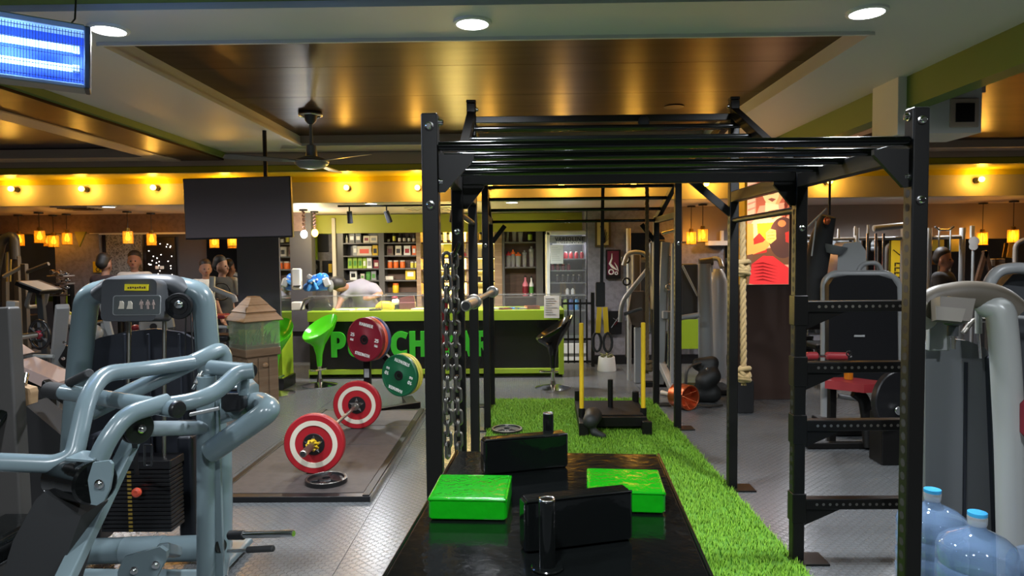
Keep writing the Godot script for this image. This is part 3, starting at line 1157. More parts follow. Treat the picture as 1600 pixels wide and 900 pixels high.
func arm_table() -> void:
	# table turned 3.5 degrees; modelled round its own centre, then placed
	var h = 1.02
	var q = Vector3(0.105, 1.003, -2.17)
	var yaw = deg_to_rad(-4.2)
	var ctr = V(0.073, 0, -1.69)
	var bt = Basis(Vector3.UP, yaw)
	var t = thing("arm_wrestling_table", "glossy black vinyl arm-wrestling table top in the foreground", "table", ctr, "", true)
	t.rotation.y = yaw
	part(t, "table_top", G().box(V(0, h - 0.03, 0), V(0.655, 0.06, 0.94), Basis(), 0.014), M.vinyl_black)
	for sx in [-1, 1]:
		var pts = []
		part(t, "edge_piping", G().tube([V(sx * 0.323, h - 0.003, -0.468), V(sx * 0.323, h - 0.003, 0.468)], 0.004, 8), M.black_gloss)
		for sz in [-1, 1]:
			part(t, "leg", G().box(V(sx * 0.27, 0.48, sz * 0.4), V(0.05, 0.96, 0.05), Basis(), 0.005), M.black_steel)
		part(t, "foot_bar", G().box(V(sx * 0.27, 0.025, 0), V(0.05, 0.05, 0.9), Basis(), 0.005), M.black_steel)
	part(t, "apron", G().box(V(0, h - 0.1, 0), V(0.58, 0.08, 0.84), Basis(), 0.005), M.black_steel)
	# green elbow cushions
	var pads = [Vector3(-0.129, 1.075, -1.671), Vector3(0.258, 1.075, -1.714)]
	for i in 2:
		var p: Vector3 = pads[i]
		var o = single("elbow_cushion", ["shiny green vinyl elbow cushion on the left of the black table", "shiny green vinyl elbow cushion on the right of the black table, behind the near pad"][i], "elbow pad", cushion(V(0.188, 0.056, 0.176)), M.vinyl_green, "green elbow cushions")
		o.position = V(p.x, h, p.z)
		o.rotation.y = yaw + (0.02 if i == 0 else -0.02)
	# upright black touch pads
	var a = Vector3(-0.111, 1.02, -1.911)
	var b = Vector3(0.136, 1.02, -1.989)
	upright_pad(a, b, "upright glossy black touch pad at the far side of the black table", 0.105)
	a = Vector3(0.003, 1.02, -1.4)
	b = Vector3(0.242, 1.02, -1.468)
	upright_pad(a, b, "upright glossy black touch pad at the near side of the black table", 0.115)
	# hand pegs
	for k in 2:
		var p = Vector3(0.047, 1.02, -1.341) if k == 0 else Vector3(0.079, 1.02, -2.086)
		var g = thing("hand_peg", ["black metal hand peg at the near edge of the black table", "black metal hand peg behind the far touch pad of the black table"][k], "hand peg", p, "hand pegs")
		part(g, "peg", G().cyl(p, p + V(0, 0.142, 0), 0.0165, -1, 20, true, 0.003), M.black_gloss)
		part(g, "flange", G().cyl(p, p + V(0, 0.006, 0), 0.033, -1, 24, true, 0.002), M.black_gloss)
		part(g, "top_rim", G().torus(p + V(0, 0.142, 0), Vector3.UP, 0.0145, 0.002, 20, 6), M.chrome)


func cushion(s: Vector3) -> Geo:
	# a soft box: grid faces bulged a little, modelled on its base
	var g = G()
	g.box(V(0, s.y / 2, 0), s, Basis(), 0.008)
	for a in [[V(-1, 0, -1), V(1, 0, -1)], [V(1, 0, -1), V(1, 0, 1)], [V(1, 0, 1), V(-1, 0, 1)], [V(-1, 0, 1), V(-1, 0, -1)]]:
		g.tube([V(a[0].x * (s.x / 2 - 0.003), s.y - 0.004, a[0].z * (s.z / 2 - 0.003)), V(a[1].x * (s.x / 2 - 0.003), s.y - 0.004, a[1].z * (s.z / 2 - 0.003))], 0.0045, 6)
	return g


func upright_pad(a: Vector3, b: Vector3, label: String, h: float) -> void:
	var d = b - a
	var th = 0.05
	var x = d.normalized()
	var z = x.cross(Vector3.UP)
	if z.z < 0:
		z = -z
	var c = (a + b) / 2 - z * th / 2 + V(0, h / 2, 0)
	var f = Basis(x, Vector3.UP, x.cross(Vector3.UP))
	var t = thing("touch_pad", label, "touch pad", V(c.x, a.y, c.z), "black touch pads")
	part(t, "pad", G().box(c, V(d.length(), h, th), f, 0.009), M.vinyl_black)
	part(t, "seam_piping", G().tube([c + x * d.length() / 2 * -0.97 + V(0, h / 2 - 0.003, 0) + z * (th / 2 - 0.003), c + x * d.length() / 2 * 0.97 + V(0, h / 2 - 0.003, 0) + z * (th / 2 - 0.003)], 0.003, 6), M.black_gloss)


func turf() -> void:
	var t = thing("turf_lane", "bright green artificial turf lane under the rig", "artificial turf", V(0.56, 0, -4.4))
	part(t, "backing", G().box(V(0.56, 0.006, -4.45), V(1.8, 0.012, 6.5), Basis(), 0.003), M.grass_base)
	var blade = G()
	for k in 4:
		var an = k * 1.7
		var o = V(cos(an * 2.1), 0, sin(an * 1.3)) * 0.006
		var d = V(cos(an), 0, sin(an))
		var s = V(-d.z, 0, d.x) * 0.0016
		blade.tri(o - s, o + s, o + d * 0.008 + V(0, 0.02, 0), (d * -1 + V(0, 0.9, 0)).normalized(), (d * -1 + V(0, 0.9, 0)).normalized(), (d * -1 + V(0, 0.9, 0)).normalized())
	var mm = MultiMesh.new()
	mm.transform_format = MultiMesh.TRANSFORM_3D
	mm.use_colors = true
	mm.mesh = blade.mesh()
	var n = 42000
	mm.instance_count = n
	for i in n:
		var p = V(rng.randf_range(-0.335, 1.455), 0.012, rng.randf_range(-7.69, -1.21))
		var s = rng.randf_range(0.8, 1.5)
		mm.set_instance_transform(i, Transform3D(Basis(Vector3.UP, rng.randf() * TAU) * Basis.from_scale(V(s * 1.3, s, s * 1.3)), p - t.position))
		var c = rng.randf_range(0.6, 1.15)
		mm.set_instance_color(i, Color(0.78 * c, 1.0 * c, 0.5 * c))
	var mi = MultiMeshInstance3D.new()
	mi.name = "grass_blades"
	mi.multimesh = mm
	var gm = mk("blade", "86a838", 0.85)
	gm.vertex_color_use_as_albedo = true
	gm.cull_mode = BaseMaterial3D.CULL_DISABLED
	mi.material_override = gm
	mi.set_meta("kind", "stuff")
	t.add_child(mi, true)

# an upright plate with the given outline (world points in one plane facing the camera), centred on that plane
func flat(pts: Array, depth: float, smooth := false) -> Geo:
	var poly = PackedVector2Array()
	for p in pts:
		poly.append(Vector2(p.x, p.y))
	return G().prism(poly, Transform3D(Basis(), V(0, 0, pts[0].z)), depth, smooth)


func cap(parent: Node3D, p: Vector3, d: Vector3, r: float) -> void:
	part(parent, "end_cap", G().lathe(p, d, [Vector2(r, -0.01), Vector2(r * 1.02, 0.0), Vector2(r * 0.9, 0.008), Vector2(r * 0.3, 0.011), Vector2(0, 0.009)], 16), M.black_plastic)


func figure_icon(g: Geo, c: Vector3, s: float, wide: float) -> void:
	var z = V(0, 0, 0)
	g.sphere(c + V(0, 0.024 * s, 0), V(0.0032, 0.004, 0.0015) * s, 8)
	g.box(c + V(0, 0.01 * s, 0), V(0.011 * wide, 0.018, 0.002) * s)
	for x in [-1, 1]:
		g.box(c + V(x * 0.0085 * wide * s, 0.008 * s, 0), V(0.003, 0.02, 0.002) * s, Basis(V(0, 0, 1), x * 0.25))
		g.box(c + V(x * 0.0032 * wide * s, -0.012 * s, 0), V(0.0042 * wide, 0.025, 0.002) * s)


func left_machine() -> void:
	var t = thing("row_machine", "gray selectorized rowing machine with looping arms in the left foreground", "weight machine", V(-1.75, 0, -3.2))
	var tg: StandardMaterial3D = M.tube_gray
	# tower
	part(t, "upright", G().tube(Geo.bend([Vector3(-2.242, 1.487, -3.65), Vector3(-2.362, 1.457, -3.65), Vector3(-2.41, 1.149, -3.65), Vector3(-2.45, 0.764, -3.64), Vector3(-2.515, -0.028, -3.62)], 0.18, 8), 0.062, 18, 0.062), tg)
	part(t, "upright", G().tube(Geo.bend([Vector3(-1.857, 1.494, -3.65), Vector3(-1.728, 1.465, -3.65), Vector3(-1.708, 1.109, -3.65), Vector3(-1.68, 0.65, -3.65), Vector3(-1.668, -0.04, -3.64)], 0.2, 8), 0.062, 18, 0.062), tg)
	var hood = part(t, "hood", G().tube(Geo.bend([Vector3(-2.272, 1.463, -3.64), Vector3(-2.195, 1.512, -3.62), Vector3(-2.01, 1.525, -3.6), Vector3(-1.868, 1.516, -3.62), Vector3(-1.817, 1.477, -3.64)], 0.1, 8), 0.07, 18, 0.052), M.plastic_dark)
	var disp = part(t, "display_housing", G().prism(rect2(0.285, 0.215, 0.03, 5), Transform3D(Basis(V(1, 0, 0), -0.12), Vector3(-2.012, 1.434, -3.52)), 0.16, true), M.plastic_dark)
	part(disp, "panel_rim", G().prism(rect2(0.245, 0.102, 0.014, 4), Transform3D(Basis(V(1, 0, 0), -0.12), Vector3(-1.968, 1.417, -3.435)), 0.006, true), M.silver_paint, "thin light rim")
	part(disp, "instruction_panel", G().prism(rect2(0.238, 0.095, 0.012, 4), Transform3D(Basis(V(1, 0, 0), -0.12), Vector3(-1.966, 1.417, -3.433)), 0.006, true), mk("panel_slate", "4a4f4f", 0.5))
	var g = G()
	for px in [Vector3(-2.038, 1.422, -3.42), Vector3(-1.995, 1.421, -3.42)]:
		g.prism(PackedVector2Array([Vector2(-0.018, -0.022), Vector2(0.012, -0.022), Vector2(0.013, 0.008), Vector2(0.006, 0.018), Vector2(-0.008, 0.018), Vector2(-0.01, 0.0)]), Transform3D(Basis(), px), 0.003)
	part(disp, "machine_icons", g, M.cream)
	g = G()
	figure_icon(g, Vector3(-1.936, 1.421, -3.42), 0.9, 1.0)
	figure_icon(g, Vector3(-1.903, 1.42, -3.42), 0.9, 1.1)
	figure_icon(g, Vector3(-1.874, 1.42, -3.42), 0.9, 0.6)
	part(disp, "figure_icons", g, mk("icon_pink", "b8a298", 0.6))
	var st = part(disp, "yellow_sticker", G().box(Vector3(-1.969, 1.508, -3.44), V(0.122, 0.033, 0.004), Basis(V(0, 0, 1), -0.02) * Basis(V(1, 0, 0), -0.12)), M.yellow_bright, "yellow sticker with dark lettering")
	g = G()
	for k in 8:
		g.box(Vector3(-1.967, 1.508, -3.437) + V(-0.042 + k * 0.012, -0.002 + 0.001 * (k % 3), 0.001), V(0.008, 0.008 + 0.003 * (k % 2), 0.002))
	part(t, "sticker_marks", g, M.wood_dark)
	# guide rods, shroud, stack
	for a in [[Vector3(-2.106, 1.334, -3.6), Vector3(-2.118, 0.5, -3.55)], [Vector3(-1.912, 1.456, -3.6), Vector3(-1.921, 0.499, -3.55)]]:
		part(t, "guide_rod", G().cyl(a[0], a[1], 0.0105, -1, 12), M.steel)
	part(t, "shroud", flat([Vector3(-2.509, 0.421, -3.82), Vector3(-2.48, 1.173, -3.82), Vector3(-2.401, 1.209, -3.82), Vector3(-2.252, 1.241, -3.82), Vector3(-2.079, 1.258, -3.82), Vector3(-1.933, 1.235, -3.82), Vector3(-1.836, 1.183, -3.82), Vector3(-1.86, 0.418, -3.82)], 0.03, true), M.shroud)
	for px in [Vector3(-2.248, 0.872, -3.79), Vector3(-2.113, 0.871, -3.79), Vector3(-1.937, 0.87, -3.79)]:
		part(t, "shroud_rib", G().box(px, V(0.012, 0.72, 0.02), Basis(), 0.004), M.shroud)
	part(t, "shroud", G().box(Vector3(-1.872, 0.367, -3.75), V(0.09, 0.62, 0.16), Basis(), 0.02), M.shroud)
	part(t, "shroud", G().box(Vector3(-2.393, 0.37, -3.75), V(0.06, 0.62, 0.16), Basis(), 0.02), M.shroud)
	var y0 = 0.215
	for k in 15:
		var c = V(Vector3(-2.039, 0.298, -3.55).x, y0 + 0.0105 + k * 0.0222, -3.55)
		var pl = part(t, "weight_plate", G().box(c, V(0.375, 0.0195, 0.14), Basis(), 0.004), M.black_plastic)
		part(pl, "weight_label", G().box(c + V(-0.028, 0, 0.0705), V(0.022, 0.0125, 0.002)), M.gold)
	part(t, "stack_head", G().box(V(Vector3(-2.039, 0.298, -3.55).x, y0 + 0.36, -3.55), V(0.39, 0.05, 0.15), Basis(), 0.008), M.black_plastic)
	part(t, "selector_pin", G().lathe(Vector3(-2.01, 0.441, -3.46), V(0, 0, 1), [Vector2(0.006, -0.03), Vector2(0.016, 0), Vector2(0.024, 0.008), Vector2(0.024, 0.022), Vector2(0.014, 0.028), Vector2(0, 0.024)], 16), M.orange_red, "orange pin knob")
	part(t, "base_tube", G().tube([Vector3(-2.347, 0.126, -3.45), Vector3(-1.672, 0.144, -3.45)], 0.066, 18), tg)
	part(t, "base_sleeve", G().cyl(Vector3(-2.08, 0.136, -3.44), Vector3(-1.875, 0.143, -3.44), 0.0685, -1, 18), mk("tube_gray_dark", "6f8086", 0.3))
	part(t, "base_foot", G().box(Vector3(-2.439, 0.005, -3.55), V(0.13, 0.05, 0.5), Basis(), 0.02), M.black_plastic)
	part(t, "base_foot", G().box(Vector3(-1.606, 0.039, -3.5), V(0.12, 0.05, 0.6), Basis(), 0.02), tg)
	part(t, "base_column", G().tube(Geo.bend([Vector3(-1.49, 0.746, -3.3), Vector3(-1.5, 0.294, -3.3), Vector3(-1.486, 0.114, -3.2)], 0.1), 0.045, 14, 0.06), tg)
	# top pulley
	part(t, "pulley", G().lathe(Vector3(-1.811, 1.403, -3.56), V(0.15, 0, 1), [Vector2(0, 0.02), Vector2(0.045, 0.02), Vector2(0.05, 0.026), Vector2(0.066, 0.026), Vector2(0.07, 0.016), Vector2(0.07, 0), Vector2(0, 0)], 24), M.black_plastic)
	part(t, "pulley_hub", G().sphere(Vector3(-1.802, 1.412, -3.53), V(0.026, 0.022, 0.014), 12), M.chrome)
	part(t, "cable", G().cyl(Vector3(-1.777, 1.396, -3.56), Vector3(-1.792, 1.123, -3.56), 0.004, -1, 8), M.rubber)
	part(t, "cable", G().cyl(Vector3(-1.753, 1.396, -3.56), Vector3(-1.749, 0.986, -3.56), 0.004, -1, 8), M.rubber)
	# swing arms
	part(t, "arm_tube", G().tube(Geo.bend([Vector3(-1.465, 1.033, -3.3), Vector3(-1.469, 1.214, -3.3), Vector3(-1.522, 1.182, -3.2), Vector3(-1.747, 1.061, -2.98), Vector3(-1.886, 0.986, -2.9)], 0.12, 8), 0.038, 18), tg)
	part(t, "handle_tube", G().tube(Geo.bend([Vector3(-1.538, 1.17, -3.12), Vector3(-1.649, 1.169, -2.95), Vector3(-1.71, 1.187, -2.72), Vector3(-1.699, 1.112, -2.6), Vector3(-1.677, 0.92, -2.48), Vector3(-1.725, 0.898, -2.45), Vector3(-2.059, 0.928, -2.4)], 0.14, 8), 0.034, 18), tg)
	part(t, "cross_tube", G().tube([Vector3(-2.04, 1.069, -2.95), Vector3(-1.343, 1.065, -2.6)], 0.0345, 18), tg)
	part(t, "grip", G().cyl(Vector3(-2.126, 1.071, -2.99), Vector3(-2.019, 1.068, -2.94), 0.037, -1, 16, true, 0.005), M.grip)
	part(t, "grip", G().cyl(Vector3(-1.968, 1.118, -2.9), Vector3(-1.814, 1.176, -2.8), 0.02, -1, 12, true, 0.004), M.grip)
	cap(t, Vector3(-1.343, 1.065, -2.6), Vector3(-1.343, 1.065, -2.6) - Vector3(-2.04, 1.069, -2.95), 0.035)
	part(t, "clamp_ring", G().torus(Vector3(-1.511, 1.063, -2.69), Vector3(-1.343, 1.065, -2.6) - Vector3(-2.04, 1.069, -2.95), 0.0345, 0.003, 20, 6), M.black_plastic)
	part(t, "arm_tube", G().tube(Geo.bend([Vector3(-1.155, 1.169, -2.88), Vector3(-1.214, 1.164, -2.86), Vector3(-1.268, 1.098, -2.78), Vector3(-1.321, 1.078, -2.7), Vector3(-1.425, 1.067, -2.66)], 0.1, 8), 0.0345, 18), tg)
	part(t, "arm_tube", G().tube(Geo.bend([Vector3(-1.404, 1.087, -2.64), Vector3(-1.49, 1.069, -2.5), Vector3(-1.529, 0.984, -2.44), Vector3(-1.553, 0.914, -2.42)], 0.12, 8), 0.0345, 18), tg)
	part(t, "pivot_tube", G().tube([Vector3(-1.403, 1.161, -3.02), Vector3(-1.183, 1.16, -2.92)], 0.034, 16), tg)
	cap(t, Vector3(-1.183, 1.16, -2.92), Vector3(-1.183, 1.16, -2.92) - Vector3(-1.403, 1.161, -3.02), 0.034)
	part(t, "pivot_post", G().tube([Vector3(-1.229, 1.141, -2.95), Vector3(-1.232, 1.052, -2.95)], 0.026, 14), tg)
	part(t, "counterweight", G().box(Vector3(-1.301, 1.004, -3.1), V(0.11, 0.165, 0.2), Basis(), 0.035), tg)
	part(t, "bumper", G().box(Vector3(-1.277, 1.025, -2.96), V(0.1, 0.1, 0.08), Basis(), 0.02), M.black_plastic)
	part(t, "big_tube", G().tube(Geo.bend([Vector3(-1.368, 0.805, -2.92), Vector3(-1.075, 1.004, -2.86), Vector3(-1.204, 0.996, -3.05), Vector3(-1.508, 0.88, -3.3)], 0.07, 8), 0.05, 18), tg)
	part(t, "front_post", G().tube([Vector3(-1.408, 1.128, -2.98), Vector3(-1.434, -0.018, -2.96)], 0.04, 18), tg)
	part(t, "post_flange", G().box(Vector3(-1.377, 0.597, -2.99), V(0.04, 0.95, 0.02), Basis(), 0.004), tg)
	# seat roller, pads and the slanting beam
	part(t, "mount_plate", G().box(Vector3(-1.587, 0.935, -2.42), V(0.1, 0.012, 0.1), Basis(V(0, 0, 1), -0.08), 0.003), tg)
	var sp = part(t, "side_plate", flat([Vector3(-1.513, 0.938, -2.34), Vector3(-1.456, 0.945, -2.34), Vector3(-1.445, 0.933, -2.34), Vector3(-1.448, 0.892, -2.34), Vector3(-1.459, 0.84, -2.34), Vector3(-1.479, 0.801, -2.34), Vector3(-1.505, 0.785, -2.34), Vector3(-1.528, 0.789, -2.34), Vector3(-1.54, 0.812, -2.34), Vector3(-1.539, 0.847, -2.34), Vector3(-1.531, 0.886, -2.34)], 0.012, true), tg)
	bolt(sp, Vector3(-1.491, 0.863, -2.333), V(0, 0, 1))
	part(t, "roller_pad", G().cyl(Vector3(-1.518, 0.858, -2.355), Vector3(-1.738, 0.834, -2.5), 0.077, -1, 24, true, 0.008), M.vinyl_black)
	part(t, "back_pad", flat([Vector3(-1.723, 0.818, -2.46), Vector3(-1.755, 0.792, -2.46), Vector3(-1.844, 0.642, -2.46), Vector3(-1.888, 0.52, -2.46), Vector3(-1.883, 0.398, -2.46), Vector3(-1.714, 0.397, -2.46), Vector3(-1.648, 0.593, -2.46), Vector3(-1.592, 0.731, -2.46)], 0.16, true), M.grip)
	part(t, "seat", G().box(Vector3(-1.993, 0.586, -2.5), V(0.24, 0.11, 0.36), Basis(), 0.045), M.vinyl_black)
	part(t, "slant_beam", G().bar(Vector3(-1.623, 0.934, -2.8), Vector3(-1.634, 0.466, -2.28), 0.066, 0.045, 0.008), tg)
	# strap pulley in front of the stack
	for k in 2:
		part(t, "pulley_disc", G().cyl(Vector3(-1.519, 0.995, -2.6) + V(0.024 * k, 0, 0.012 * k), Vector3(-1.519, 0.995, -2.6) + V(0.024 * k + 0.012, 0, 0.012 * k + 0.006), 0.06, -1, 28, true, 0.003), M.black_plastic)
	bolt(t, Vector3(-1.475, 0.996, -2.575), V(0.9, 0, 0.4))
	part(t, "pulley_axle", G().cyl(Vector3(-1.505, 0.977, -2.65), Vector3(-1.418, 0.905, -2.95), 0.031, -1, 16), mk("axle_gray", "7f8c92", 0.35))
	part(t, "axle_sleeve", G().cyl(Vector3(-1.465, 0.936, -2.82), Vector3(-1.436, 0.915, -2.91), 0.034, -1, 16), M.black_plastic)
	part(t, "strap", G().bar(Vector3(-1.53, 0.934, -2.62), Vector3(-1.979, 0.548, -3.4), 0.02, 0.006), M.rubber)
	part(t, "strap_link", G().tube(Geo.bend([Vector3(-1.678, 0.829, -2.95), Vector3(-1.767, 0.688, -3.1), Vector3(-1.733, 0.688, -3.1), Vector3(-1.646, 0.829, -2.95), Vector3(-1.678, 0.829, -2.95)], 0.02), 0.005, 6), M.black_plastic)
	part(t, "adjuster", G().bar(Vector3(-1.408, 0.993, -2.82), Vector3(-1.298, 1.011, -2.86), 0.022, 0.014, 0.003), M.silver_paint)
	part(t, "adjuster_pin", G().cyl(Vector3(-1.456, 1.077, -2.95), Vector3(-1.422, 1.151, -2.98), 0.008, -1, 10), M.chrome)
	part(t, "spring", G().cyl(Vector3(-1.441, 1.099, -2.95), Vector3(-1.431, 1.137, -2.98), 0.012, -1, 10), M.steel)
	# foot plates
	var fp = part(t, "foot_plate", flat([Vector3(-1.66, 0.377, -2.7), Vector3(-1.631, 0.438, -2.7), Vector3(-1.482, 0.48, -2.7), Vector3(-1.456, 0.461, -2.7), Vector3(-1.457, 0.435, -2.7), Vector3(-1.508, 0.341, -2.7), Vector3(-1.662, 0.315, -2.7)], 0.02), tg)
	bolt(fp, Vector3(-1.59, 0.384, -2.69), V(0, 0, 1))
	bolt(fp, Vector3(-1.5, 0.407, -2.69), V(0, 0, 1))
	part(t, "foot_arm", G().bar(Vector3(-1.502, 0.445, -2.75), Vector3(-1.63, 0.279, -3.1), 0.05, 0.05, 0.01), tg)
	part(t, "low_beam", G().bar(Vector3(-1.87, 0.318, -2.75), Vector3(-1.423, 0.195, -3), 0.1, 0.06, 0.015), tg)
	part(t, "shin_cap", G().cyl(Vector3(-1.389, 0.349, -3), Vector3(-1.367, 0.354, -2.99), 0.03, -1, 16), M.black_plastic)
	# handles at the right foot
	part(t, "chrome_peg", G().cyl(Vector3(-1.323, 0.399, -3), Vector3(-1.006, 0.446, -2.9), 0.0155, -1, 14, true, 0.003), M.chrome)
	part(t, "peg_collar", G().cyl(Vector3(-1.335, 0.399, -3), Vector3(-1.257, 0.407, -2.98), 0.021, -1, 14, true, 0.003), M.black_plastic)
	part(t, "foot_lever", G().cyl(Vector3(-1.343, 0.325, -3), Vector3(-1.227, 0.346, -2.96), 0.008, -1, 10), M.chrome)
	part(t, "lever_grip", G().cyl(Vector3(-1.243, 0.344, -2.97), Vector3(-1.102, 0.372, -2.92), 0.0145, -1, 12, true, 0.006), M.grip)

	# dark machine cut by the frame's left edge
	t = thing("chest_machine", "dark gray machine beam at the left picture edge with a wood-coloured handle", "weight machine", V(-2.1, 0, -2.95))
	part(t, "beam", G().bar(Vector3(-2.292, 1.446, -2.95), Vector3(-2.243, 0.433, -2.9), 0.13, 0.08, 0.012), mk("beam_gray", "403e3c", 0.5))
	part(t, "foot", G().bar(Vector3(-2.243, 0.433, -2.9), Vector3(-2.295, -0.014, -2.95), 0.13, 0.1, 0.012), M.beam_gray)
	part(t, "handle_block", flat([Vector3(-2.29, 1.078, -3), Vector3(-2.265, 1.096, -3), Vector3(-2.202, 1.078, -3), Vector3(-2.197, 1.06, -3), Vector3(-2.202, 1.008, -3), Vector3(-2.282, 0.979, -3), Vector3(-2.284, 1.014, -3), Vector3(-2.25, 1.046, -3), Vector3(-2.255, 1.061, -3)], 0.05, true), M.wood_light)
	part(t, "chrome_peg", G().cyl(Vector3(-2.242, 1.095, -3), Vector3(-2.269, 1.13, -3.05), 0.012, -1, 12), M.chrome)
	part(t, "grip_bar", G().cyl(Vector3(-2.257, 0.958, -2.85), Vector3(-2.273, 0.996, -2.95), 0.012, -1, 10), M.chrome)
	part(t, "grip_pad", G().cyl(Vector3(-2.289, 0.889, -2.8), Vector3(-2.258, 0.988, -2.9), 0.024, -1, 12), M.black_gloss)
	t = thing("shrouded_machine", "black shrouded machine base behind the rowing machine's left upright", "weight machine", V(-3.1, 0, -4.3))
	part(t, "shroud", flat([Vector3(-3.206, 0.662, -4.2), Vector3(-3.07, 0.767, -4.2), Vector3(-2.818, 0.545, -4.2), Vector3(-2.841, -0.01, -4.2), Vector3(-3.235, -0.009, -4.2)], 0.2), M.rubber)
	part(t, "beam", G().bar(Vector3(-2.937, 0.891, -4.1), Vector3(-2.606, 0.764, -3.95), 0.05, 0.07, 0.01), M.black_steel)


func right_machine() -> void:
	var t = thing("pressing_machine", "gray shrouded weight machine with white arched tube at the right picture edge", "weight machine", V(2.15, 0, -3.1))
	part(t, "hood", G().tube(Geo.bend([Vector3(1.77, 1.366, -3.02), Vector3(1.814, 1.44, -3.02), Vector3(1.957, 1.468, -3), Vector3(2.077, 1.446, -2.98), Vector3(2.142, 1.38, -2.96)], 0.14, 8), 0.06, 18, 0.042, true, false, V(0, 0, 1)), M.hood_tan)
	var d = part(t, "display_housing", G().prism(PackedVector2Array([Vector2(-0.058, -0.05), Vector2(0.052, -0.06), Vector2(0.075, 0.035), Vector2(-0.055, 0.045)]), Transform3D(Basis(V(0, 1, 0), -0.25) * Basis(V(1, 0, 0), -0.2), Vector3(1.821, 1.409, -2.9)), 0.12), M.hood_tan)
	part(d, "display_face", G().prism(PackedVector2Array([Vector2(-0.05, -0.042), Vector2(0.043, -0.05), Vector2(0.06, 0.005), Vector2(-0.05, 0.015)]), Transform3D(Basis(V(0, 1, 0), -0.25) * Basis(V(1, 0, 0), -0.2), Vector3(1.777, 1.409, -2.838)), 0.004), mk("face_tan", "6c6559", 0.4))
	part(d, "sticker", G().box(Vector3(1.825, 1.453, -2.9), V(0.035, 0.012, 0.004), Basis(V(0, 0, 1), -0.15)), M.gold)
	part(t, "neck", G().lathe(Vector3(1.883, 1.363, -2.98), Vector3.DOWN, [Vector2(0.05, 0), Vector2(0.035, 0.03), Vector2(0.022, 0.035), Vector2(0.022, 0.08)], 16), M.plastic_dark)
	part(t, "arch_tube", G().tube(Geo.bend([Vector3(2.019, 1.419, -3.05), Vector3(2.025, 1.411, -3), Vector3(2.073, 1.403, -2.96), Vector3(2.089, 1.228, -2.95), Vector3(2.108, 0.799, -2.93), Vector3(2.138, 0.133, -2.93)], 0.13, 8), 0.058, 20, 0.058, true, false, Vector3.UP, [0.25, 0.45, 0.55, 0.62, 0.7, 0.76, 0.8, 0.84, 0.88, 0.92, 0.95, 0.98, 1.0]), M.white_tube)
	part(t, "shroud", flat([Vector3(1.904, -0.179, -3.2), Vector3(1.879, 1.196, -3.2), Vector3(1.914, 1.229, -3.2), Vector3(1.985, 1.246, -3.2), Vector3(2.072, 1.236, -3.2), Vector3(2.147, 1.206, -3.2), Vector3(2.193, 1.16, -3.2), Vector3(2.233, 0.721, -3.2), Vector3(2.272, -0.022, -3.2)], 0.06, true), M.shroud_gray)
	part(t, "shroud_seam", G().box(Vector3(2.069, 0.611, -3.165), V(0.012, 1.05, 0.01), Basis(V(0, 0, 1), 0.01)), M.shroud)
	part(t, "shroud_edge", G().bar(Vector3(2.177, 1.166, -3.16), Vector3(2.249, -0.002, -3.16), 0.05, 0.04, 0.01), M.shroud)
	part(t, "pulley_cover", G().lathe(Vector3(1.767, 1.374, -3), V(0.1, 0, 1), [Vector2(0.0, 0.02), Vector2(0.055, 0.018), Vector2(0.066, 0.008), Vector2(0.066, -0.01), Vector2(0, -0.01)], 28), mk("cover_tan", "aaa596", 0.45))
	part(t, "bracket", G().box(Vector3(1.894, 1.271, -3.1), V(0.1, 0.14, 0.03), Basis(), 0.006), M.silver_paint)
	part(t, "guide_rod", G().cyl(Vector3(2.04, 1.396, -3.05), Vector3(2.042, 1.284, -3.05), 0.014, -1, 14), M.white_tube)
	part(t, "guide_rod", G().cyl(Vector3(2.042, 1.284, -3.05), Vector3(2.053, 1.172, -3.05), 0.007, -1, 10), M.chrome)
	part(t, "guide_rod", G().cyl(Vector3(1.928, 1.302, -3.05), Vector3(1.933, 1.216, -3.05), 0.008, -1, 10), M.steel)
	part(t, "back_frame", G().tube(Geo.bend([Vector3(2.006, 1.281, -3.1), Vector3(2.048, 1.34, -3.1), Vector3(2.198, 1.334, -3.15)], 0.03), 0.012, 10), M.steel)
	part(t, "red_pad", G().box(Vector3(2.153, 0.944, -2.85), V(0.09, 0.18, 0.12), Basis(), 0.03), M.dark_red)
	# water bottles on a low black stand
	var st = thing("bottle_stand", "low black stand under the water bottles", "stand", V(1.85, 0, -2.68))
	part(st, "top", G().box(V(1.87, 0.175, -2.68), V(0.74, 0.03, 0.5), Basis(), 0.006), M.rubber)
	for x in [1.54, 2.2]:
		for z in [-2.9, -2.46]:
			part(st, "leg", G().box(V(x, 0.08, z), V(0.04, 0.16, 0.04)), M.rubber)
	water_bottle(Vector3(1.725, 0.661, -2.56), "large blue water bottle with blue cap in the front, before the gray machine")
	water_bottle(Vector3(1.736, 0.645, -2.86), "large blue water bottle with blue cap half behind the front right rig post")
	water_bottle(Vector3(2.03, 0.549, -2.6) , "large blue water bottle cut by the right picture edge")


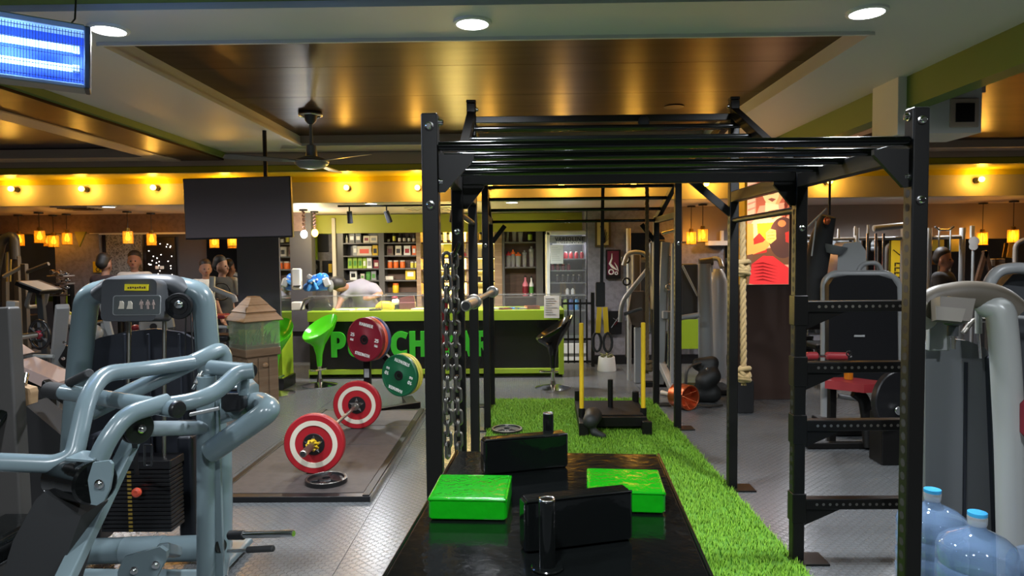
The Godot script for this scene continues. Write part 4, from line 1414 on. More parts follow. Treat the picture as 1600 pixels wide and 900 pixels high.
func water_bottle(top: Vector3, label: String) -> void:
	var b = V(top.x, 0.19, top.z)
	var s = (top.y - 0.19) / 0.5
	var t = thing("water_bottle", label, "water bottle", b, "blue water bottles")
	var r = 0.135
	var prof = [Vector2(0, 0.002), Vector2(r * 0.9, 0.002), Vector2(r, 0.02)]
	for k in 4:
		var y = 0.05 + k * 0.075
		prof.append(Vector2(r, y)); prof.append(Vector2(r - 0.006, y + 0.01)); prof.append(Vector2(r, y + 0.02))
	prof += [Vector2(r, 0.345), Vector2(r * 0.93, 0.375), Vector2(r * 0.72, 0.4), Vector2(r * 0.42, 0.42), Vector2(0.034, 0.432), Vector2(0.028, 0.445), Vector2(0.028, 0.47)]
	for i in prof.size():
		prof[i] = Vector2(prof[i].x, prof[i].y * s)
	part(t, "shell", G().lathe(b, Vector3.UP, prof, 32), M.bottle_blue)
	part(t, "neck_wrap", G().lathe(b, Vector3.UP, [Vector2(0.03, 0.447 * s), Vector2(0.033, 0.455 * s), Vector2(0.034, 0.483 * s), Vector2(0.031, 0.488 * s)], 18), M.clear_plastic)
	part(t, "cap", G().lathe(b, Vector3.UP, [Vector2(0.031, 0.482 * s), Vector2(0.033, 0.486 * s), Vector2(0.033, 0.5 * s), Vector2(0.02, 0.502 * s), Vector2(0.012, 0.498 * s), Vector2(0, 0.498 * s)], 20), M.cap_blue)

func iron_plate(c: Vector3, r: float, label: String, tilt := 0.0) -> void:
	var t = thing("iron_plate", label, "weight plate", c)
	var prof = [Vector2(0.026, 0), Vector2(r, 0), Vector2(r, 0.03), Vector2(r * 0.86, 0.032), Vector2(r * 0.83, 0.02), Vector2(r * 0.4, 0.02), Vector2(r * 0.36, 0.03), Vector2(0.03, 0.03), Vector2(0.026, 0.0)]
	part(t, "disc", G().lathe(c, Vector3.UP, prof, 36), M.black_plastic)
	part(t, "rim_line", G().torus(c + V(0, 0.031, 0), Vector3.UP, r * 0.93, 0.003, 36, 6), M.steel)
	for k in 3:
		var a = TAU * k / 3 + 0.5
		part(t, "spoke", G().box(c + V(cos(a), 0, sin(a)) * r * 0.6 + V(0, 0.024, 0), V(r * 0.45, 0.014, 0.03), Basis(Vector3.UP, -a), 0.004), M.black_plastic)
	letters(t, "weight_number", "10", 0.03, Transform3D(Basis(V(1, 0, 0), -PI / 2), c + V(0, 0.026, r * 0.6)), M.steel, 0.004)


# a bumper plate with its face centre at c, facing n
func bumper(label: String, c: Vector3, n: Vector3, r: float, th: float, m: Material, grp := "", words := [], spin := 0.0, side := "") -> Node3D:
	var t = thing("bumper_plate", label, "weight plate", c - n * th / 2 - V(0, r, 0), grp)
	var prof = [Vector2(0.026, -th), Vector2(r - 0.008, -th), Vector2(r, -th + 0.008), Vector2(r, -0.008), Vector2(r - 0.008, 0), Vector2(r * 0.9, 0), Vector2(r * 0.89, -0.004), Vector2(0.06, -0.004), Vector2(0.055, 0), Vector2(0.026, 0), Vector2(0.026, -th)]
	part(t, "disc", G().lathe(c, n, prof, 44), m)
	part(t, "hub", G().lathe(c, n, [Vector2(0.026, -0.01), Vector2(0.028, 0.002), Vector2(0.05, 0.002), Vector2(0.052, -0.004)], 24), M.black_plastic)
	var x = Vector3.UP.cross(n).normalized()
	var f = Basis(x, n.cross(x), n) * Basis(V(0, 0, 1), spin)
	if words.size():
		letters(t, "raised_word", words[0], 0.031, Transform3D(f, c + f * V(0, r * 0.68, 0.0)), M.white, 0.006, 0.9)
		letters(t, "raised_word", words[1], 0.031, Transform3D(f, c + f * V(0, -r * 0.68, 0.0)), M.white, 0.006, 0.85)
		for s in [-1, 1]:
			letters(t, "raised_number", side, 0.034, Transform3D(f, c + f * V(s * r * 0.68, 0.022, 0.0)), M.white, 0.006)
			letters(t, "raised_unit", "KG", 0.022, Transform3D(f, c + f * V(s * r * 0.68, -0.03, 0.0)), M.white, 0.006)
	return t


func ring_plate(label: String, z: float, cx: float, cy: float, taped: bool) -> void:
	var c = V(cx, cy, z)
	var n = V(0, 0, 1)
	var t = thing("ring_plate", label, "weight plate", V(cx, cy - 0.225, z - 0.03), "red and cream ringed plates")
	part(t, "disc", G().lathe(c, n, [Vector2(0.026, -0.06), Vector2(0.217, -0.06), Vector2(0.225, -0.052), Vector2(0.225, -0.008), Vector2(0.217, 0), Vector2(0.178, 0.0), Vector2(0.176, -0.004), Vector2(0.08, -0.004), Vector2(0.026, -0.004)], 52), M.red)
	part(t, "cream_ring", G().lathe(c, n, [Vector2(0.14, -0.004), Vector2(0.141, 0.0015), Vector2(0.177, 0.0015), Vector2(0.178, -0.004)], 52), M.cream)
	part(t, "dark_hub", G().lathe(c, n, [Vector2(0.028, 0.003), Vector2(0.078, 0.003), Vector2(0.082, -0.002)], 36), M.black_plastic)
	var star = PackedVector2Array()
	for k in 10:
		var a = PI / 2 + TAU * k / 10
		star.append(Vector2(cos(a), sin(a)) * (0.074 if k % 2 == 0 else 0.03))
	part(t, "star", G().prism(star, Transform3D(Basis(), c + V(0, 0, 0.005)), 0.006), M.chrome)
	if taped:
		var g = G()
		for k in 7:
			var a = TAU * k / 7
			g.tube([c + V(cos(a) * 0.03, sin(a) * 0.03, 0.012), c + V(cos(a + 0.4) * 0.045, sin(a + 0.4) * 0.04, 0.03), c + V(cos(a + 0.9) * 0.03, sin(a + 0.9) * 0.03, 0.045)], 0.009, 6)
		part(t, "yellow_tape", g, M.yellow)


func platform_and_plates() -> void:
	var t = thing("lifting_platform", "low dark rubber lifting platform with a black frame under the barbell", "lifting platform", V(-1.58, 0, -5.8))
	part(t, "frame", G().box(V(-1.58, 0.02, -5.8), V(1.1, 0.04, 2.62), Basis(), 0.004), M.black_plastic)
	for a in [[-4.56, -5.74], [-5.752, -6.4], [-6.412, -7.04]]:
		part(t, "rubber_panel", G().box(V(-1.585, 0.04, (a[0] + a[1]) / 2), V(0.98, 0.008, a[0] - a[1]), Basis(), 0.002), M.rubber_mat)
	for x in [-2.1, -1.065]:
		part(t, "edge_strip", G().box(V(x, 0.042, -5.8), V(0.05, 0.012, 2.6), Basis(), 0.004), M.black_steel)
	part(t, "edge_trim", G().box(V(-1.032, 0.018, -5.8), V(0.006, 0.036, 2.62)), M.steel)
	var cx = -1.552
	var cy = 0.044 + 0.225
	ring_plate("red and cream ringed plate with yellow tape at the barbell's near end", -4.95, cx, cy, true)
	ring_plate("red and cream ringed plate at the barbell's far end, untaped star hub", -6.27, cx, cy, false)
	t = thing("loaded_barbell", "long steel barbell lying on the platform, a ringed plate at each end", "barbell", V(cx, cy, -5.6))
	part(t, "shaft", G().cyl(V(cx, cy, -5.0), V(cx, cy, -6.3), 0.0145, -1, 14), M.steel)
	part(t, "sleeve", G().cyl(V(cx, cy, -4.7), V(cx, cy, -5.02), 0.0255, -1, 18, true, 0.004), M.steel)
	part(t, "sleeve", G().cyl(V(cx, cy, -6.26), V(cx, cy, -6.65), 0.0255, -1, 18, true, 0.004), M.steel)
	part(t, "collar", G().cyl(V(cx, cy, -5.02), V(cx, cy, -5.06), 0.036, -1, 18, true, 0.004), M.steel)
	part(t, "collar", G().cyl(V(cx, cy, -6.2), V(cx, cy, -6.24), 0.036, -1, 18, true, 0.004), M.steel)
	part(t, "sleeve_cap", G().cyl(V(cx, cy, -4.698), V(cx, cy, -4.704), 0.018, -1, 16), M.rubber)
	iron_plate(Vector3(-1.412, 0.045, -4.774), 0.148, "black iron plate lying flat on the lifting platform before the ringed plate")
	iron_plate(Vector3(-0.149, 0.014, -6.267), 0.145, "black iron plate lying flat on the green turf behind the table")
	# plate tree
	var o = Vector3(-1.503, 0, -7.265)
	t = thing("plate_tree", "black steel plate tree stand holding coloured bumper plates", "plate stand", V(-1.5, 0, -7.0))
	var top = Vector3(-1.609, 0.869, -6.98)
	part(t, "mast", G().box(V(top.x, 0.45, top.z), V(0.07, 0.9, 0.07), Basis(), 0.006), M.black_steel)
	part(t, "foot_bar", G().bar(V(top.x, 0.035, top.z + 0.02), Vector3(-1.136, 0.03, -7.372), 0.07, 0.07, 0.006), M.black_steel)
	part(t, "foot_bar", G().bar(V(top.x, 0.03, top.z + 0.22), V(top.x, 0.03, top.z - 0.4), 0.06, 0.06, 0.006), M.black_steel)
	part(t, "cross_foot", G().box(Vector3(-1.264, 0.03, -7.507) + V(0, 0.0, 0), V(0.12, 0.06, 0.4), Basis(Vector3.UP, 0.3), 0.006), M.black_steel)
	part(t, "side_arm", G().bar(V(top.x, top.y - 0.05, top.z), Vector3(-1.24, 0.45, -6.92), 0.06, 0.06, 0.006), M.black_steel)
	part(t, "tag", G().box(Vector3(-1.599, 0.462, -6.9) , V(0.05, 0.09, 0.004)), M.silver_paint)
	var n = V(-0.42, 0.0, 0.9).normalized()
	var pc = Vector3(-1.576, 0.828, -6.72)
	bumper("dark red 25 kg bumper plate in front on the plate tree", pc, n, 0.222, 0.058, M.dark_red, "", ["HAMMER", "STRENGTH"], 0.18 * -1, "25")
	bumper("orange red bumper plate right behind the dark red one on the plate tree", pc - n * 0.06, n, 0.222, 0.045, M.orange_red)
	bumper("blue bumper plate, rearmost of the upper stack on the plate tree", pc - n * 0.112, n, 0.222, 0.045, M.blue_plate)
	part(t, "peg", G().cyl(pc + n * 0.0, pc - n * 0.3, 0.024, -1, 16), M.black_steel)
	pc = Vector3(-1.233, 0.469, -6.7)
	bumper("green 10 kg bumper plate in front on the plate tree's low peg", pc, n, 0.212, 0.045, M.green_plate, "", ["HAMMER", "STRENGTH"], PI - 0.3, "10")
	bumper("yellow bumper plate directly behind the green plate on the plate tree", pc - n * 0.048, n, 0.212, 0.035, M.yellow_plate)
	bumper("yellow bumper plate rearmost of the low peg on the plate tree", pc - n * 0.09, n, 0.212, 0.035, M.yellow_plate)
	part(t, "peg", G().cyl(pc, pc - n * 0.26, 0.024, -1, 16), M.black_steel)


func bar_counter() -> void:
	var z = -9.16
	var h = Vector3(-1.348, 0.907, -9.16).y
	var x0 = -2.9
	var x1 = Vector3(0.54, 0.43, -9.16).x
	var t = thing("bar_counter", "black bar counter with lime green bands and big green lettering", "bar counter", V((x0 + x1) / 2, 0, z - 0.3))
	part(t, "body", G().box(V((x0 + x1) / 2, h / 2, z - 0.31), V(x1 - x0, h, 0.6), Basis(), 0.004), M.counter_dark)
	var y1 = Vector3(-1.347, 0.787, -9.14).y
	part(t, "lime_band", G().box(V((x0 + x1) / 2 + 0.01, (h + y1) / 2 + 0.005, z - 0.3), V(x1 - x0 + 0.04, h - y1 + 0.02, 0.66), Basis(), 0.006), M.lime)
	part(t, "lime_band", G().box(V((x0 + x1) / 2, Vector3(-1.358, 0.071, -9.14).y, z + 0.005), V(x1 - x0 + 0.02, 0.11, 0.03), Basis(), 0.005), M.lime)
	part(t, "lime_end", G().box(V(x1 - 0.01, h / 2, z - 0.29), V(0.07, h - 0.08, 0.64), Basis(), 0.005), M.lime)
	part(t, "toe_kick", G().box(V((x0 + x1) / 2, 0.03, z - 0.28), V(x1 - x0, 0.06, 0.6)), M.black_plastic)
	var c = Vector3(-1.516, 0.459, -9.13)
	var word = letters(t, "sign_letters", "PUNCH BAR", 0.315, Transform3D(Basis(), Vector3(-1.525, 0.45, -9.13)), M.letter_green, 0.03, 1.0, "Droid Sans", true, 0.9)
	word.set_meta("label", "bright green raised lettering PUNCH BAR")
	# fit the word to the width it has on the counter
	var wpx = Vector3(-0.414, 0.441, -9.13).x - Vector3(-2.605, 0.458, -9.13).x
	var wid: float = word.mesh.get_aabb().size.x
	word.transform.basis = Basis.from_scale(V(wpx / wid, 1, 1))
	# glass display on the counter
	var gh = Vector3(-1.345, 1.125, -9.16).y
	var gl = thing("glass_case", "low glass display case along the bar counter's top", "display case", V((x0 + x1) / 2, h + 0.01, z - 0.3))
	for a in [[x0, -1.9], [-1.89, -0.6], [-0.59, x1]]:
		part(gl, "front_pane", G().box(V((a[0] + a[1]) / 2, (h + gh) / 2 + 0.01, z), V(a[1] - a[0], gh - h - 0.02, 0.006)), M.glass)
		part(gl, "top_pane", G().box(V((a[0] + a[1]) / 2, gh, z - 0.17), V(a[1] - a[0], 0.008, 0.34)), M.glass)
		part(gl, "edge", G().box(V((a[0] + a[1]) / 2, gh + 0.004, z + 0.002), V(a[1] - a[0], 0.008, 0.008)), M.silver_paint)
	part(gl, "end_pane", G().box(V(x1 - 0.01, (h + gh) / 2 + 0.01, z - 0.17), V(0.006, gh - h - 0.02, 0.34)), M.glass)
	for x in [-1.895, -0.595]:
		part(gl, "joint", G().box(V(x, (h + gh) / 2 + 0.01, z + 0.002), V(0.006, gh - h - 0.02, 0.008)), M.silver_paint)
	# paper notice on the glass
	paper("white paper notice taped to the glass case above the black stool", Vector3(0.3, 1.114, -9.1), Vector3(0.506, 1.112, -9.1), Vector3(0.504, 0.81, -9.1), Vector3(0.298, 0.812, -9.1))
	counter_items(h + 0.012)


func paper(label: String, a: Vector3, b: Vector3, c: Vector3, d: Vector3) -> void:
	var t = thing("paper_notice", label, "paper", (c + d) / 2)
	var n = (b - a).cross(a - d).normalized()
	var g = G()
	g.quad(a, b, c, d, n)
	g.quad(a - n * 0.003, b - n * 0.003, c - n * 0.003, d - n * 0.003, -n)
	for e in [[a, b], [b, c], [c, d], [d, a]]:
		g.quad(e[0], e[1], e[1] - n * 0.003, e[0] - n * 0.003, (e[1] - e[0]).cross(n).normalized())
	part(t, "sheet", g, M.paper)
	var ln = G()
	for k in 8:
		var u = 0.12 + k * 0.1
		var p = a.lerp(d, u)
		var q = b.lerp(c, u)
		var w = rng.randf_range(0.5, 0.88)
		ln.bar(p.lerp(q, 0.1) + n * 0.001, p.lerp(q, w) + n * 0.001, 0.004, 0.004)
	part(t, "written_lines", ln, mk("ink", "9aa0a4", 0.8) if not M.has("ink") else M.ink)


# one shelf product standing on the point p
func product(kind: String, label: String, p: Vector3, w: float, h: float, m: Material, m2: Material, grp := "") -> void:
	var cat: String = {"box": "box", "pouch": "pouch", "jar": "jar", "bottle": "bottle", "shaker": "shaker bottle", "flat": "packet"}[kind]
	var nm: String = {"box": "product_box", "pouch": "supplement_pouch", "jar": "supplement_jar", "bottle": "bottle", "shaker": "shaker_bottle", "flat": "packet"}[kind]
	var t = thing(nm, label, cat, p, grp)
	var u = Vector3.UP
	if kind == "box" or kind == "flat":
		part(t, "carton", G().box(p + V(0, h / 2, 0), V(w, h, 0.1 if kind == "box" else 0.05), Basis(), 0.004), m)
		part(t, "print", G().box(p + V(0, h * 0.5, 0.0515 if kind == "box" else 0.0265), V(w * 0.6, h * 0.4, 0.003)), m2)
	elif kind == "pouch":
		part(t, "bag", G().prism(PackedVector2Array([Vector2(-w * 0.5, 0), Vector2(w * 0.5, 0), Vector2(w * 0.44, h * 0.5), Vector2(w * 0.47, h), Vector2(-w * 0.47, h), Vector2(-w * 0.44, h * 0.5)]), Transform3D(Basis(), p), 0.07, true), m)
		part(t, "print", G().box(p + V(0, h * 0.45, 0.037), V(w * 0.6, h * 0.45, 0.004)), m2)
	elif kind == "jar":
		part(t, "tub", G().lathe(p, u, [Vector2(0, 0), Vector2(w * 0.46, 0), Vector2(w * 0.5, 0.008), Vector2(w * 0.5, h * 0.74), Vector2(w * 0.44, h * 0.8), Vector2(0, h * 0.8)], 16), m)
		part(t, "lid", G().cyl(p + u * h * 0.8, p + u * h, w * 0.47, -1, 16, true, 0.004), m2)
	elif kind == "bottle":
		part(t, "body", G().lathe(p, u, [Vector2(0, 0), Vector2(w * 0.46, 0), Vector2(w * 0.5, 0.008), Vector2(w * 0.5, h * 0.58), Vector2(w * 0.2, h * 0.74), Vector2(w * 0.18, h * 0.92)], 14), m)
		part(t, "cap", G().cyl(p + u * h * 0.92, p + u * h, w * 0.21, -1, 10), M.black_plastic)
		part(t, "print", G().lathe(p, u, [Vector2(w * 0.505, h * 0.12), Vector2(w * 0.51, h * 0.14), Vector2(w * 0.51, h * 0.46), Vector2(w * 0.505, h * 0.48)], 14), m2)
	else:
		part(t, "cup", G().lathe(p, u, [Vector2(0, 0), Vector2(w * 0.4, 0), Vector2(w * 0.48, h * 0.75)], 14), m)
		part(t, "lid", G().lathe(p, u, [Vector2(w * 0.5, h * 0.74), Vector2(w * 0.5, h * 0.86), Vector2(w * 0.2, h * 0.9), Vector2(w * 0.18, h), Vector2(0, h)], 14), m2)


func counter_items(h: float) -> void:
	var z = -9.42
	# receipt printer
	var p = Vector3(-3.138, 1.177, -9.45)
	p.y = h
	var t = thing("receipt_printer", "white receipt printer standing on the bar counter's left end", "printer", p)
	part(t, "base", G().box(p + V(0, 0.06, 0), V(0.15, 0.12, 0.16), Basis(), 0.015), M.white)
	part(t, "head", G().box(Vector3(-3.159, 1.355, -9.5), V(0.13, 0.3, 0.1), Basis(), 0.02), M.white)
	part(t, "slot", G().box(Vector3(-3.142, 1.259, -9.44), V(0.1, 0.012, 0.01)), M.black_plastic)
	# bag of blue bottles
	p = Vector3(-2.865, 1.181, -9.5)
	t = thing("bottle_bag", "clear bag stuffed with blue bottles and silver packets on the counter", "bag", p)
	var g = G()
	body(g, [[Vector3(-3.018, 1.237, -9.5), 0.06, Vector3(-2.728, 1.261, -9.5), 0.07], [Vector3(-2.961, 1.335, -9.5), 0.06, Vector3(-2.779, 1.37, -9.5), 0.07], [Vector3(-2.88, 1.317, -9.5), 0.09, Vector3(-2.835, 1.316, -9.5), 0.09]], 0.02, 0.04)
	part(t, "bag", g, mk("blue_pack", "2a62b0", 0.25))
	part(t, "silver_packet", G().box(Vector3(-2.722, 1.309, -9.42), V(0.1, 0.13, 0.05), Basis(V(0, 0, 1), 0.35), 0.02), M.silver_paint)
	part(t, "silver_packet", G().box(Vector3(-2.965, 1.382, -9.46), V(0.08, 0.07, 0.05), Basis(V(0, 0, 1), -0.5), 0.015), M.silver_paint)
	for q in [[Vector3(-2.95, 1.25, -9.4), 0.5], [Vector3(-2.863, 1.268, -9.38), -0.3], [Vector3(-2.799, 1.312, -9.38), 0.9], [Vector3(-2.903, 1.33, -9.4), 1.3]]:
		var dv = V(sin(q[1]), cos(q[1]), 0.2).normalized()
		part(t, "small_bottle", G().lathe(q[0] - dv * 0.06, dv, [Vector2(0, 0), Vector2(0.026, 0.002), Vector2(0.026, 0.08), Vector2(0.012, 0.1), Vector2(0.012, 0.12), Vector2(0, 0.12)], 12), mk("blue_mid", "3f86cc", 0.2) if not M.has("blue_mid") else M.blue_mid)
		part(t, "bottle_cap", G().cyl(q[0] + dv * 0.055, q[0] + dv * 0.075, 0.014, -1, 10), M.white)
	part(t, "packet", G().box(Vector3(-2.827, 1.399, -9.45), V(0.08, 0.07, 0.05), Basis(V(0, 0, 1), 0.4), 0.015), mk("blue_light", "2f86d8", 0.25))
	part(t, "dark_side", G().sphere(Vector3(-2.692, 1.252, -9.5), V(0.05, 0.09, 0.07), 12), M.shroud_gray)
	# glossy dark helmet-like case under the glass
	p = Vector3(-2.826, 0.922, -9.35)
	t = thing("glossy_case", "glossy dark gray case lying inside the glass counter left of the man", "case", p)
	g = G()
	body(g, [[Vector3(-2.958, 0.976, -9.35), 0.05, Vector3(-2.665, 0.965, -9.35), 0.05], [Vector3(-2.904, 1.038, -9.35), 0.05, Vector3(-2.725, 1.037, -9.35), 0.06]], 0.018, 0.03)
	part(t, "shell", g, M.black_gloss)
	part(t, "rim", G().tube([Vector3(-3.05, 0.928, -9.3), Vector3(-2.994, 1.078, -9.3), Vector3(-2.869, 1.112, -9.3)], 0.015, 8), M.cabinet_gray)
	# yellow cloth bag, white figure, maroon box
	t = thing("yellow_bag", "bright yellow cloth bag lying on the counter right of the man", "bag", Vector3(-1.91, 0.91, -9.4))
	g = G()
	body(g, [[Vector3(-1.99, 0.956, -9.4), 0.05, Vector3(-1.811, 0.954, -9.4), 0.05], [Vector3(-1.944, 1, -9.4), 0.045, Vector3(-1.846, 0.999, -9.4), 0.04]], 0.016, 0.04)
	part(t, "cloth", g, M.yellow)
	t = thing("cloth_bundle", "small white bundle with a dark red tip on the counter beside the maroon box", "bundle", Vector3(-1.762, 0.916, -9.42))
	part(t, "bundle", G().sphere(Vector3(-1.76, 1.024, -9.42), V(0.055, 0.06, 0.05), 12), M.white)
	part(t, "tip", G().sphere(Vector3(-1.768, 1.086, -9.42), V(0.045, 0.025, 0.04), 10), M.dark_red)
	part(t, "stem", G().cyl(Vector3(-1.744, 0.898, -9.42), Vector3(-1.743, 0.988, -9.42), 0.04, -1, 12), M.black_plastic)
	t = thing("maroon_box", "dark maroon handled box on the bar counter's middle", "box", Vector3(-1.583, 0.906, -9.42))
	part(t, "carton", G().box(Vector3(-1.591, 0.968, -9.42), V(0.22, 0.11, 0.12), Basis(), 0.01), mk("maroon", "5a2222", 0.5))
	part(t, "lid", G().bar(Vector3(-1.697, 1.023, -9.42), Vector3(-1.491, 1.057, -9.42), 0.03, 0.12, 0.004), M.maroon)
	# papers and booklets
	var k = 0
	for a in [[545, "white", 0.22], [575, "white", 0.2], [592, "black_plastic", 0.16], [662, "cream", 0.2], [786, "white", 0.16], [795, "red_vinyl", 0.18], [810, "blue_light", 0.18], [822, "tube_silver", 0.2], [838, "copper", 0.18]]:
		var q: Vector3 = Vector3(-7.247, 0.963, -9.3)
		q = V((a[0] - 815) * 9.3 / 1060.0 - 0.06, h, -9.3)
		var lab: String = ["white paper sheet under the leaning man's arm", "white papers in front of the leaning man", "black folder right of the leaning man", "cream paper near the maroon box", "white booklet on the counter's right half, leftmost", "red booklet on the counter's right half", "light blue booklet on the counter's right half", "pale gray booklet on the counter's right half", "copper brown box rightmost of the counter's booklets"][k]
		single("booklet", lab, "booklet", G().box(q + V(0, 0.012 if k < 8 else 0.025, 0.02 * (k % 3)), V(a[2], 0.024 if k < 8 else 0.05, 0.15), Basis(Vector3.UP, 0.3 * ((k % 3) - 1)), 0.003), M[a[1]])
		k += 1

func sx(px: float, d: float) -> float:  # across the room at that depth, on the height of the horizon
	return (px - 815.0) * d / 1060.0


